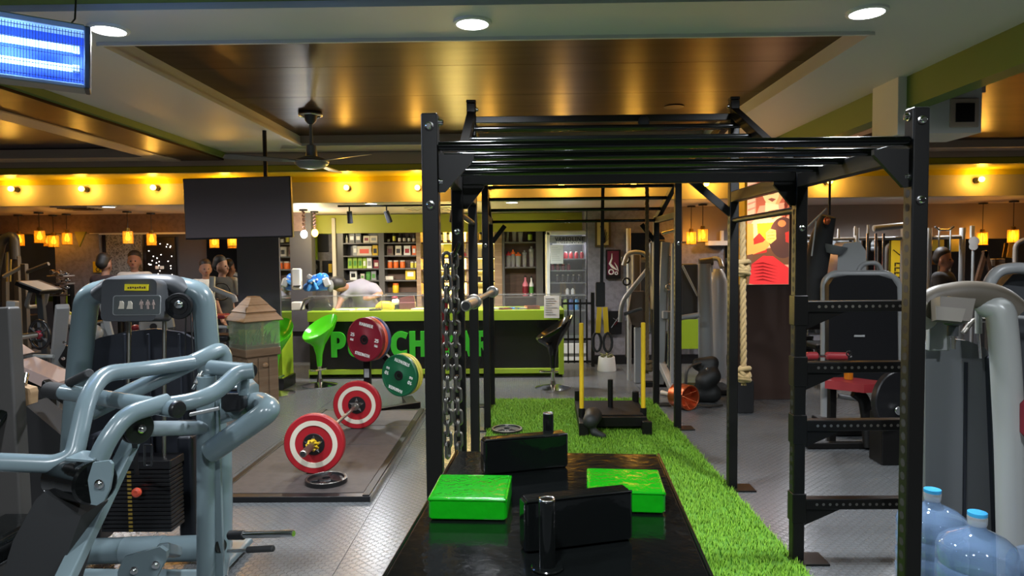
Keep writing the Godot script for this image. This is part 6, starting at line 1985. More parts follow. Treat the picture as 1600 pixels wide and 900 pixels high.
func television_fan_zapper() -> void:
	var a = Vector3(-3.284, 2.44, -6.6)
	var b = Vector3(-2.229, 1.845, -6.6)
	var c = (a + b) / 2
	var w = b.x - a.x
	var h = a.y - b.y
	var t = thing("television", "large black flat television hung from the ceiling, switched off", "television", V(c.x, b.y, c.z))
	var f = Basis(V(0, 0, 1), 0.015)
	part(t, "case", G().box(c + V(0, 0, -0.02), V(w, h, 0.05), f, 0.008), M.black_plastic)
	part(t, "screen_panel", G().box(c + V(0, 0.004, 0.006), V(w - 0.02, h - 0.025, 0.004), f), M.screen)
	part(t, "hanger_pole", G().cyl(c + V(0.25, 0.1, -0.08), V(c.x + 0.25, 2.92, c.z - 0.08), 0.02, -1, 12), M.black_plastic)
	part(t, "bracket", G().box(c + V(0.1, 0.05, -0.06), V(0.5, 0.3, 0.04), f, 0.005), M.black_plastic)
	# ceiling fan
	var p = Vector3(-1.932, 2.537, -6.3)
	t = thing("ceiling_fan", "three-bladed gray ceiling fan hanging from the brown ceiling panel", "ceiling fan", V(p.x, 2.99, p.z))
	part(t, "canopy", G().lathe(V(p.x, 2.99, p.z), Vector3.DOWN, [Vector2(0, 0), Vector2(0.1, 0), Vector2(0.11, 0.012), Vector2(0.06, 0.03), Vector2(0.05, 0.08), Vector2(0.02, 0.11), Vector2(0, 0.11)], 20), M.plastic_dark)
	part(t, "bracket_ring", G().torus(V(p.x, 2.965, p.z), Vector3.UP, 0.1, 0.012, 24, 8), M.chrome)
	part(t, "down_rod", G().cyl(V(p.x, 2.9, p.z), p, 0.016, -1, 12), M.silver_paint)
	part(t, "rod_cover", G().lathe(p + V(0, 0.16, 0), Vector3.DOWN, [Vector2(0.02, 0), Vector2(0.045, 0.01), Vector2(0.055, 0.13), Vector2(0.05, 0.14)], 18), M.silver_paint)
	part(t, "motor", G().lathe(p + V(0, 0.05, 0), Vector3.DOWN, [Vector2(0, 0), Vector2(0.06, 0.0), Vector2(0.14, 0.03), Vector2(0.155, 0.05), Vector2(0.15, 0.07), Vector2(0.11, 0.1), Vector2(0.04, 0.115), Vector2(0, 0.115)], 28), M.silver_paint)
	part(t, "motor_band", G().torus(p, Vector3.UP, 0.153, 0.006, 32, 6), M.chrome)
	for k in 3:
		var an = deg_to_rad([35.0, 146.0, 272.0][k])
		var d = V(cos(an), 0, sin(an))
		var fr = Basis(d, Vector3.UP, d.cross(Vector3.UP)) * Basis(V(1, 0, 0), 0.16)
		part(t, "blade_arm", G().box(p + d * 0.2, V(0.14, 0.012, 0.05), fr, 0.003), M.silver_paint)
		part(t, "blade", G().prism(PackedVector2Array([Vector2(0.22, -0.045), Vector2(0.72, -0.07), Vector2(0.76, -0.05), Vector2(0.76, 0.05), Vector2(0.72, 0.07), Vector2(0.22, 0.045)]), Transform3D(fr * Basis(V(1, 0, 0), -PI / 2), p), 0.008), mk("blade_gray", "8a8580", 0.4) if not M.has("blade_gray") else M.blade_gray)
	# insect killer with two blue tubes
	var r0 = Vector3(-1.907, 2.525, -3)
	var l0 = Vector3(-2.379, 2.545, -2.72)
	var x = (r0 - l0).normalized()
	var y = Vector3.UP
	var z = x.cross(y).normalized()
	y = z.cross(x)
	var L = l0.distance_to(r0)
	f = Basis(x, y, z)
	c = (l0 + r0) / 2
	t = thing("insect_killer", "hanging electric insect killer with two glowing blue tubes at the upper left", "insect killer", c)
	part(t, "top_housing", G().box(c + y * 0.125, V(L, 0.03, 0.12), f, 0.006), M.silver_paint)
	part(t, "bottom_housing", G().box(c - y * 0.125, V(L, 0.02, 0.12), f, 0.005), M.silver_paint)
	part(t, "end_cap", G().box(r0 + x * 0.008, V(0.024, 0.27, 0.13), f, 0.006), M.plastic_dark)
	part(t, "end_cap", G().box(l0 - x * 0.008, V(0.024, 0.27, 0.13), f, 0.006), M.plastic_dark)
	part(t, "reflector", G().box(c - z * 0.05, V(L, 0.22, 0.006), f), mk("reflector", "2c449c", 0.35, 0.2))
	for s in [0.042, -0.042]:
		part(t, "blue_tube", G().cyl(c + y * s - x * (L / 2 - 0.03), c + y * s + x * (L / 2 - 0.05), 0.0145, -1, 16), M.tube_uv)
		part(t, "tube_holder", G().box(c + y * s + x * (L / 2 - 0.035), V(0.03, 0.03, 0.03), f, 0.004), M.white)
	var g = G()
	var n = int(L / 0.0105)
	for k in n:
		var q = c + x * (-L / 2 + 0.0105 * (k + 0.5)) + z * 0.045
		g.box(q, V(0.0022, 0.225, 0.0022), f)
	for k in 5:
		g.box(c + z * 0.047 + y * (-0.1 + 0.05 * k), V(L, 0.0025, 0.002), f)
	var gr = part(t, "wire_grille", g, M.plastic_dark)
	gr.set_meta("kind", "stuff")
	for k in 3:
		omni("tube_light", c + z * 0.03 + x * (-0.25 + 0.25 * k), "7aa8ff", 0.22, 0.1, t)
	part(t, "hanging_cord", G().tube([r0 - x * 0.06 + y * 0.14, Vector3(-2.012, 2.741, -3.1), V(Vector3(-2.097, 2.823, -3.2).x, 2.93, -3.25)], 0.004, 6), M.rubber)


func small_things() -> void:
	# push sled on the turf
	var t = thing("push_sled", "black push sled with two yellow upright poles on the green turf", "push sled", V(0.82, 0, -6.5))
	var fl = Vector3(0.55, 0, -6.08)
	var bl = Vector3(0.587, 0, -7.146)
	var fr = Vector3(1.128, 0, -6.111)
	var br = Vector3(1.184, 0, -7.07)
	for a in [[fl, bl], [fr, br]]:
		part(t, "skid", G().bar(a[0] + V(0, 0.065, 0), a[1] + V(0, 0.065, 0), 0.07, 0.1, 0.008), M.black_steel)
		part(t, "skid_nose", G().box(a[0] + V(0, 0.08, 0.0), V(0.085, 0.12, 0.05), Basis(), 0.006), M.black_steel)
		part(t, "rear_stub", G().cyl(a[1] + V(0, 0.1, 0), a[1] + V(0, 0.22, 0), 0.035, -1, 14, true, 0.004), M.black_steel)
	var px = [[fl, bl, 911, 516], [fr, br, 1009, 516]]
	for a in px:
		var p: Vector3 = a[0].lerp(a[1], 0.3) + V(0, 0.08, 0)
		part(t, "pole_socket", G().cyl(p, p + V(0, 0.12, 0), 0.032, -1, 14), M.black_steel)
		part(t, "yellow_pole", G().cyl(p + V(0, 0.05, 0), p + V(0, 0.93, 0), 0.021, -1, 16, true, 0.004), M.yellow)
	var ct = (fl + bl + fr + br) / 4.0
	part(t, "deck", G().box(V(ct.x, 0.14, ct.z), V(fr.x - fl.x - 0.04, 0.04, 0.62), Basis(), 0.005), M.black_steel)
	part(t, "front_lip", G().box(V(ct.x, 0.1, ct.z + 0.33), V(fr.x - fl.x, 0.09, 0.04), Basis(), 0.005), M.black_steel)
	part(t, "loading_pin", G().cyl(V(ct.x, 0.15, ct.z - 0.02), V(ct.x, 0.15 + 0.28, ct.z - 0.02), 0.026, -1, 16, true, 0.003), M.black_steel)
	var g = G()
	body(g, [[fl + V(0.06, 0.16, 0.02), 0.07, fl + V(0.1, 0.18, -0.1), 0.08], [fl + V(0.09, 0.06, 0.04), 0.035, fl + V(0.17, 0.03, 0.06), 0.03]], 0.015, 0.04)
	single("black_pouch", "black cloth pouch lying over the sled's left front corner", "pouch", g, M.bag)
	# copper drum, black backpack and its straps by the wall
	var p = Vector3(1.717, 0, -7.114)
	t = thing("copper_drum", "copper coloured round drum lying beside the black backpack", "drum", p)
	var ax = V(0.5, 0.0, 0.85).normalized()
	var cc = p + V(0, 0.135, -0.1)
	part(t, "drum_wall", G().lathe(cc, ax, [Vector2(0, -0.1), Vector2(0.13, -0.1), Vector2(0.135, 0.0), Vector2(0.13, 0.1), Vector2(0.122, 0.1), Vector2(0.12, 0.0), Vector2(0, -0.02)], 28), M.copper)
	part(t, "rim", G().torus(cc + ax * 0.1, ax, 0.127, 0.008, 28, 8), M.copper)
	g = G()
	for k in 6:
		var a = TAU * k / 6
		g.cyl(cc - ax * 0.015, cc + (Vector3.UP * cos(a) + ax.cross(Vector3.UP) * sin(a)) * 0.12 + ax * 0.09, 0.005, -1, 6)
	part(t, "spokes", g, M.copper)
	p = Vector3(2.017, 0, -7.35)
	t = thing("backpack", "slumped black backpack on the floor under the gray column machine", "backpack", p)
	g = G()
	body(g, [[p + V(-0.04, 0.1, -0.2), 0.1, p + V(0.1, 0.1, -0.18), 0.1], [p + V(-0.05, 0.42, -0.22), 0.07, p + V(0.1, 0.44, -0.2), 0.075], [p + V(0.0, 0.25, -0.14), 0.1, p + V(0.08, 0.3, -0.14), 0.1]], 0.02, 0.06)
	part(t, "bag", g, M.bag)
	part(t, "strap", G().tube(Geo.bend([p + V(-0.05, 0.45, -0.12), p + V(-0.22, 0.42, -0.05), p + V(-0.24, 0.2, -0.02), p + V(-0.1, 0.12, 0.0)], 0.1), 0.025, 8, 0.01), M.bag)
	part(t, "strap", G().tube(Geo.bend([p + V(-0.16, 0.02, 0.08), p + V(0.0, 0.02, 0.12), p + V(0.14, 0.02, 0.05)], 0.1), 0.022, 8, 0.01), M.bag)
	part(t, "buckle", G().sphere(p + V(-0.01, 0.4, 0.0), V(0.016, 0.016, 0.01), 8), M.chrome)
	single("rubber_block", "black rubber block on the floor beside the third right rig post", "block", G().box(Vector3(2.293, 0, -6.982) + V(0, 0.17, -0.1), V(0.2, 0.34, 0.2), Basis(), 0.01), M.rubber)
	single("floor_bottle", "small pale bottle lying near the A-frame's foot", "bottle", G().cyl(Vector3(1.639, 0, -7.942) + V(0, 0.03, 0), Vector3(1.705, 0, -7.831) + V(0, 0.03, 0), 0.028, 0.02, 12), M.cream)

func pendant(q: Vector3, label: String, lit: float) -> void:
	var t = thing("amber_pendant", label, "pendant lamp", V(q.x, q.y - 0.09, q.z), "amber glass pendants")
	var top = 2.35
	part(t, "rose", G().cyl(V(q.x, top, q.z), V(q.x, top - 0.02, q.z), 0.06, -1, 16), M.black_plastic)
	part(t, "cord", G().cyl(V(q.x, top - 0.02, q.z), q + V(0, 0.12, 0), 0.005, -1, 6), M.black_plastic)
	part(t, "holder", G().lathe(q + V(0, 0.14, 0), Vector3.DOWN, [Vector2(0, 0), Vector2(0.03, 0.005), Vector2(0.035, 0.05), Vector2(0.06, 0.06)], 14), M.amber_frame)
	part(t, "glass_shade", G().lathe(q, Vector3.UP, [Vector2(0.065, -0.09), Vector2(0.068, -0.085), Vector2(0.068, 0.085), Vector2(0.06, 0.09)], 20), M.amber_shade)
	part(t, "filament_bulb", G().lathe(q, Vector3.UP, [Vector2(0, -0.05), Vector2(0.028, -0.035), Vector2(0.034, 0.0), Vector2(0.02, 0.05), Vector2(0.014, 0.08)], 14), M.amber_lit)
	for k in 6:
		var a = TAU * k / 6
		part(t, "wire", G().cyl(q + V(cos(a) * 0.07, -0.092, sin(a) * 0.07), q + V(cos(a) * 0.07, 0.092, sin(a) * 0.07), 0.003, -1, 5), M.amber_frame)
	part(t, "ring", G().torus(q + V(0, -0.09, 0), Vector3.UP, 0.07, 0.004, 20, 6), M.amber_frame)
	omni("bulb_light", q, "ffae3c", lit, 0.03, t)


# a plain selectorized tower: frame, stack, seat and back pad, turned about its base point
func tower(label: String, p: Vector3, yaw: float, h: float, m: Material, pad: Material, wide := 0.6) -> Node3D:
	var t = thing("cable_tower", label, "weight machine", p, "", true)
	t.rotation.y = yaw
	for s in [-1, 1]:
		part(t, "upright", G().tube(Geo.bend([V(s * wide / 2, 0.03, 0), V(s * wide / 2, h, 0), V(s * wide * 0.3, h + 0.06, 0)], 0.1), 0.03, 10), m)
		part(t, "foot", G().box(V(s * wide / 2, 0.03, 0.15), V(0.06, 0.06, 0.8), Basis(), 0.01), m)
		part(t, "guide_rod", G().cyl(V(s * 0.1, 0.1, -0.02), V(s * 0.1, h, -0.02), 0.01, -1, 8), M.chrome)
	part(t, "top_beam", G().tube([V(-wide * 0.32, h + 0.06, 0), V(wide * 0.32, h + 0.06, 0)], 0.032, 10), m)
	for k in 10:
		part(t, "weight_plate", G().box(V(0, 0.13 + k * 0.045, -0.02), V(0.3, 0.04, 0.12), Basis(), 0.004), M.black_plastic)
	part(t, "pulley", G().cyl(V(-0.012, h - 0.06, 0.03), V(0.012, h - 0.06, 0.03), 0.055, -1, 18), M.black_plastic)
	part(t, "cable", G().cyl(V(0, h - 0.1, 0.08), V(0, h * 0.62, 0.12), 0.004, -1, 6), M.rubber)
	part(t, "back_pad", G().box(V(0, 0.95, 0.3), V(0.3, 0.55, 0.08), Basis(V(1, 0, 0), -0.1), 0.03), pad)
	part(t, "seat_pad", G().box(V(0, 0.5, 0.5), V(0.34, 0.08, 0.36), Basis(), 0.03), pad)
	part(t, "seat_post", G().box(V(0, 0.25, 0.42), V(0.07, 0.46, 0.07), Basis(), 0.008), m)
	return t


func left_back() -> void:
	var am = mk("amber_shade", "ffb838", 0.2)
	am.transparency = BaseMaterial3D.TRANSPARENCY_ALPHA
	am.albedo_color.a = 0.35
	am.emission_enabled = true
	am.emission = Color("ff9a10")
	am.emission_energy_multiplier = 0.55
	var labs = ["amber glass pendant standing in for a mirror reflection, leftmost of the row", "amber glass pendant, second of the left row, hung highest", "narrow amber pendant standing in for a mirror reflection, third of the left row", "amber pendant standing in for a reflection, fourth of the left row, beside the gray pillar", "amber glass pendant above the marbled panel's right edge", "amber pendant standing in for a reflection, left of the plain panel, above the starry panel", "amber glass pendant under the television's left part", "amber glass pendant under the television's middle"]
	var qs = [Vector3(-7.68, 1.967, -10.3), Vector3(-7.004, 1.995, -9.8), Vector3(-7.216, 1.945, -10.4), Vector3(-6.871, 1.976, -10.2), Vector3(-5.709, 1.973, -9.8), Vector3(-5.583, 1.953, -10.2), Vector3(-4.676, 1.908, -10.3), Vector3(-4.357, 1.932, -10.2)]
	for i in 8:
		pendant(qs[i], labs[i], 0.035)  # four of these stand in for lamps mirrored in the back wall
	# lime panels low on the left mirrors' wall
	struct("trim_10", G().box(V(-6.0, 0.75, -10.59), V(5.4, 0.5, 0.04)), M.wall_dark)
	struct("trim_11", flat([Vector3(-7.096, 1.167, -10.5), Vector3(-6.944, 0.915, -10.5), Vector3(-6.955, 0.663, -10.5), Vector3(-7.056, 0.664, -10.5), Vector3(-7.122, 1.017, -10.5)], 0.03), M.lime)
	struct("trim_12", flat([Vector3(-7.594, 1.101, -10.5), Vector3(-7.44, 1.17, -10.5), Vector3(-7.438, 0.979, -10.5), Vector3(-7.61, 0.961, -10.5)], 0.03), M.lime)
	struct("trim_13", flat([Vector3(-6.462, 0.3, -10.4), Vector3(-6.26, 0.318, -10.4), Vector3(-6.266, 0.158, -10.4), Vector3(-6.467, 0.16, -10.4)], 0.03), M.lime)
	struct("trim_14", flat([Vector3(-6.815, 2.085, -10.3), Vector3(-6.638, 2.083, -10.3), Vector3(-6.746, 1.85, -10.3)], 0.03), M.olive)
	# bench press with a spoked plate
	var t = thing("bench_press", "gray bench press stand with pinkish bench and a spoked black plate", "bench press", V(-4.3, 0, -6.2))
	part(t, "upright", G().bar(Vector3(-4.243, 1.229, -6.2), Vector3(-4.906, 0, -6.92), 0.11, 0.07, 0.01), M.tube_silver)
	part(t, "upright", G().bar(Vector3(-5.239, 1.239, -6.9), V(-5.3, 0, -6.9), 0.1, 0.07, 0.01), M.tube_silver)
	for y in [505, 535, 560]:
		pass
	bolt(t, Vector3(-4.212, 0.895, -6.16), V(0.3, 0, 1))
	bolt(t, Vector3(-4.23, 0.747, -6.16), V(0.3, 0, 1))
	part(t, "head_pad", flat([Vector3(-4.838, 0.876, -6.3), Vector3(-4.684, 0.771, -6.3), Vector3(-4.833, 0.706, -6.3)], 0.25), M.pad_pink)
	part(t, "bench_pad", flat([Vector3(-4.533, 0.749, -5.9), Vector3(-4.411, 0.782, -5.9), Vector3(-3.996, 0.602, -5.9), Vector3(-3.999, 0.534, -5.9), Vector3(-4.068, 0.523, -5.9)], 0.3), M.pad_pink)
	part(t, "bench_rail", G().bar(Vector3(-4.453, 0.617, -5.9), Vector3(-4.077, 0.554, -5.8), 0.06, 0.06, 0.008), M.black_steel)
	part(t, "bench_leg", G().bar(Vector3(-4.111, 0.554, -5.8), V(Vector3(-4.111, 0.554, -5.8).x, 0, -5.8), 0.07, 0.07, 0.008), M.black_steel)
	part(t, "cross_rod", G().cyl(Vector3(-4.771, 0.739, -6.4), Vector3(-4.487, 0.731, -6.4), 0.02, -1, 10), M.white_tube)
	part(t, "sleeve", G().cyl(Vector3(-4.483, 0.97, -5.9), Vector3(-4.385, 0.98, -6.05), 0.026, -1, 14, true, 0.003), M.steel)
	part(t, "end_block", G().box(Vector3(-4.581, 0.976, -6), V(0.09, 0.13, 0.06), Basis(), 0.008), M.cream)
	var c = Vector3(-4.398, 0.974, -6.1)
	t = thing("spoked_plate", "black spoked weight plate with a dark red hub on the bench press", "weight plate", c)
	var n = V(-0.35, 0, 1).normalized()
	part(t, "rim", G().torus(c, n, 0.128, 0.014, 36, 8), M.black_plastic)
	part(t, "inner_ring", G().torus(c, n, 0.06, 0.012, 28, 8), M.black_plastic)
	part(t, "hub", G().cyl(c - n * 0.02, c + n * 0.03, 0.045, 0.035, 20, true, 0.004), M.dark_red)
	for k in 6:
		var a = TAU * k / 6
		var d = Vector3.UP * cos(a) + n.cross(Vector3.UP) * sin(a)
		part(t, "spoke", G().bar(c + d * 0.03, c + d * 0.125, 0.03, 0.012, 0.003), M.plastic_dark)
	single("spoked_plate", "black plate half hidden behind the rowing machine's left upright", "weight plate", G().cyl(Vector3(-4.393, 0.721, -6.5), Vector3(-4.393, 0.721, -6.5) + V(-0.02, 0, 0.05), 0.11, -1, 28, true, 0.006), M.black_plastic)
	# tilted console and handles
	t = thing("treadmill", "dark treadmill with a tilted console behind the bench press", "treadmill", V(-5.9, 0, -8.2))
	part(t, "console", G().bar(Vector3(-5.895, 1.393, -8), Vector3(-5.599, 1.276, -8), 0.4, 0.06, 0.012), M.black_plastic)
	part(t, "console_face", G().bar(Vector3(-5.806, 1.404, -7.9), Vector3(-5.544, 1.303, -7.9), 0.3, 0.02, 0.004), M.tube_silver)
	part(t, "mast", G().bar(Vector3(-5.815, 1.319, -8.1), V(-5.75, 0.05, -8.1), 0.08, 0.06, 0.01), M.plastic_dark)
	part(t, "deck", G().box(V(-5.8, 0.12, -8.6), V(0.7, 0.18, 1.7), Basis(), 0.02), M.plastic_dark)
	part(t, "hand_rail", G().tube(Geo.bend([Vector3(-5.853, 1.286, -8), Vector3(-6.071, 1.081, -8.2), Vector3(-6.118, 1.068, -8.6), Vector3(-5.926, 1.29, -8.4)], 0.1), 0.025, 10), M.tube_silver)
	# frame with twisted posts and gold edged mirror
	t = thing("multi_gym", "brown-gray multi gym frame with upright posts at the far left", "weight machine", V(-6.9, 0, -9.2))
	for a in [[Vector3(-6.746, 1.714, -9), Vector3(-6.768, 1.027, -9)], [Vector3(-6.507, 1.611, -8.8), Vector3(-6.516, 1.023, -8.8)], [Vector3(-7.062, 1.76, -9.2), Vector3(-7.114, 1.014, -9.2)]]:
		part(t, "post", G().bar(a[0], V(a[1].x, 0, a[1].z), 0.07, 0.07, 0.01), M.hood_tan)
	part(t, "arch", G().tube(Geo.bend([Vector3(-7.082, 1.374, -9), Vector3(-6.953, 1.929, -9), Vector3(-6.776, 2.004, -9), Vector3(-6.774, 1.671, -9)], 0.2), 0.06, 12), M.plastic_dark)
	part(t, "slant_tube", G().tube([Vector3(-6.786, 1.446, -8.8), Vector3(-6.509, 1.586, -8.8)], 0.025, 10), M.cream)
	part(t, "slant_tube", G().tube([Vector3(-6.478, 1.502, -8.8), Vector3(-6.186, 1.608, -8.8)], 0.025, 10), M.hood_tan)
	part(t, "gold_frame", G().tube([Vector3(-6.959, 1.768, -9.1), Vector3(-6.906, 1.767, -9.1), Vector3(-6.933, 1.369, -9.1), Vector3(-6.977, 1.369, -9.1)], 0.012, 8, -1, false, true), M.gold)
	part(t, "weight_stack", G().box(V(-6.95, 0.45, -9.3), V(0.4, 0.9, 0.3), Basis(), 0.01), M.black_plastic)
	part(t, "low_bench", G().box(V(-6.4, 0.45, -8.6), V(0.9, 0.1, 0.3), Basis(), 0.03), M.plastic_dark)
	# dumbbell rack
	t = thing("dumbbell_rack", "dark dumbbell rack with three shiny shelves by the gray pillar", "rack", V(-6.3, 0, -9.7))
	for x in [Vector3(-6.689, 1.256, -9.6).x, Vector3(-6.477, 1.254, -9.6).x]:
		part(t, "post", G().box(V(x, 0.65, -9.65), V(0.06, 1.3, 0.08), Basis(), 0.006), M.black_steel)
	for y in [Vector3(-6.58, 1.429, -9.6).y, Vector3(-6.585, 1.319, -9.6).y, Vector3(-6.592, 1.154, -9.6).y]:
		part(t, "shelf", G().box(V(Vector3(-6.58, 1.429, -9.6).x, y, -9.6), V(0.24, 0.02, 0.25), Basis(), 0.003), M.chrome)
	var i = 0
	for a in [Vector3(-6.573, 1.486, -9.5), Vector3(-6.492, 1.458, -9.5), Vector3(-6.478, 1.367, -9.5), Vector3(-6.491, 1.259, -9.5), Vector3(-6.567, 1.205, -9.5)]:
		var o = thing("dumbbell", ["small chrome dumbbell at the top left of the dark rack", "small chrome dumbbell at the top right of the dark rack", "small chrome dumbbell on the rack's second shelf", "small chrome dumbbell on the rack's third shelf, right", "small chrome dumbbell on the rack's third shelf, left"][i], "dumbbell", a, "dumbbells on the dark rack")
		part(o, "handle", G().cyl(a - V(0, 0, 0.1), a + V(0, 0, 0.1), 0.014, -1, 8), M.chrome)
		for s in [-1, 1]:
			part(o, "head", G().cyl(a + V(0, 0, s * 0.06), a + V(0, 0, s * 0.11), 0.034, -1, 12, true, 0.005), M.chrome)
		i += 1
	# chrome bar, silver lever, flywheel
	t = thing("preacher_bench", "silver lever bench with a chrome bar behind the rowing machine's hood", "bench", V(-4.6, 0, -7.6))
	part(t, "lever", G().bar(Vector3(-4.64, 1.257, -7.4), Vector3(-4.543, 0.81, -7.4), 0.07, 0.04, 0.008), M.tube_silver)
	part(t, "chrome_bar", G().cyl(Vector3(-5.074, 0.913, -7.4), Vector3(-4.372, 1.007, -7.4), 0.014, -1, 12), M.chrome)
	part(t, "slant_board", G().bar(Vector3(-4.918, 1.064, -7.2), Vector3(-4.77, 0.953, -7.2), 0.3, 0.04, 0.01), M.plastic_dark)
	part(t, "board_edge", G().bar(Vector3(-4.848, 1.109, -7.15), Vector3(-4.747, 1.04, -7.15), 0.02, 0.02), M.yellow_plate)
	part(t, "post", G().bar(Vector3(-4.624, 0.983, -7.45), V(Vector3(-4.624, 0.983, -7.45).x, 0, -7.45), 0.08, 0.08, 0.01), M.tube_silver)
	part(t, "cushion", G().sphere(Vector3(-4.67, 0.858, -7.3), V(0.1, 0.09, 0.1), 14), M.tube_silver)
	t = thing("spin_bike", "spin bike with a pale round flywheel seen under the rowing machine's hood", "exercise bike", V(-4.6, 0, -8.3))
	part(t, "flywheel", G().cyl(Vector3(-4.501, 0.848, -8.2), Vector3(-4.501, 0.848, -8.2) + V(0.05, 0, 0.08), 0.16, -1, 30, true, 0.01), M.tube_silver)
	part(t, "flywheel_hub", G().cyl(Vector3(-4.458, 0.841, -8.12), Vector3(-4.458, 0.841, -8.12) + V(0.02, 0, 0.04), 0.04, -1, 16), M.black_plastic)
	part(t, "frame_tube", G().bar(Vector3(-4.32, 1.082, -8.2), Vector3(-4.281, 0.815, -8.2), 0.08, 0.05, 0.01), M.white_tube)
	part(t, "frame_tube", G().bar(Vector3(-4.281, 0.815, -8.2), V(Vector3(-4.281, 0.815, -8.2).x - 0.1, 0.05, -8.2), 0.06, 0.05, 0.01), M.plastic_dark)
	part(t, "foot", G().box(V(-4.5, 0.04, -8.2), V(0.7, 0.06, 0.1), Basis(), 0.01), M.plastic_dark)
	part(t, "red_cover", G().sphere(Vector3(-4.723, 0.819, -8.2), V(0.05, 0.04, 0.05), 10), M.dark_red)
	# white lever arm machine
	t = thing("lever_machine", "white bent lever arm machine behind the rowing machine's right upright", "weight machine", V(-4.2, 0, -8.6))
	part(t, "post", G().tube([Vector3(-3.484, 1.452, -7.6), Vector3(-3.499, 1.177, -7.6), Vector3(-3.573, 0.508, -7.7)], 0.032, 12), M.white_tube)
	part(t, "arm", G().tube(Geo.bend([Vector3(-3.495, 1.322, -7.6), Vector3(-3.201, 1.224, -7.5), Vector3(-3.188, 1.167, -7.5)], 0.06), 0.03, 12), M.white_tube)
	part(t, "base_post", G().bar(Vector3(-3.572, 0.545, -7.7), V(Vector3(-3.572, 0.545, -7.7).x, 0, -7.7), 0.09, 0.09, 0.01), M.plastic_dark)
	part(t, "wheel", G().torus(Vector3(-3.528, 1.263, -7.9), V(0.5, 0, 1), 0.1, 0.008, 24, 6), M.black_plastic)
	part(t, "rod", G().cyl(Vector3(-3.487, 0.88, -7.6), Vector3(-3.326, 0.878, -7.6), 0.02, -1, 10), M.tube_silver)
	part(t, "seat", G().box(Vector3(-3.455, 0.751, -7.7), V(0.3, 0.08, 0.3), Basis(), 0.03), M.black_plastic)
	part(t, "red_pad", G().box(Vector3(-3.47, 0.994, -7.7), V(0.22, 0.05, 0.2), Basis(), 0.02), M.dark_red)
	for s in [-0.25, 0.2]:
		part(t, "foot", G().box(V(-3.75 + s, 0.04, -7.8), V(0.08, 0.08, 0.9), Basis(), 0.01), M.plastic_dark)
	tower("low dark cable tower with black pads before the plain wall panel", V(-5.0, 0, -8.9), 0.2, 1.15, M.black_steel, M.black_plastic)
	# yellow notice and sockets
	t = thing("yellow_notice", "yellow notice with dark marks on the marbled panel, left of a seated man", "notice", Vector3(-6.6, 1.463, -10.5))
	part(t, "board", G().box(Vector3(-6.607, 1.542, -10.5), V(0.15, 0.17, 0.012), Basis(), 0.003), M.yellow)
	var g = G()
	for k in 2:
		g.torus(Vector3(-6.601, 1.543, -10.49) + V(0, 0.035 - 0.075 * k, 0.0), V(0, 0, 1), 0.03, 0.006, 14, 5)
	part(t, "dark_marks", g, M.wood_dark)
	single("wall_socket", "white wall socket left of its twin on the plain dark panel", "socket", G().box(Vector3(-5.672, 1.524, -10.5), V(0.06, 0.05, 0.02), Basis(), 0.005), M.white)
	single("wall_socket", "white wall socket right of its twin on the plain dark panel", "socket", G().box(Vector3(-5.601, 1.523, -10.5), V(0.06, 0.05, 0.02), Basis(), 0.005), M.white)


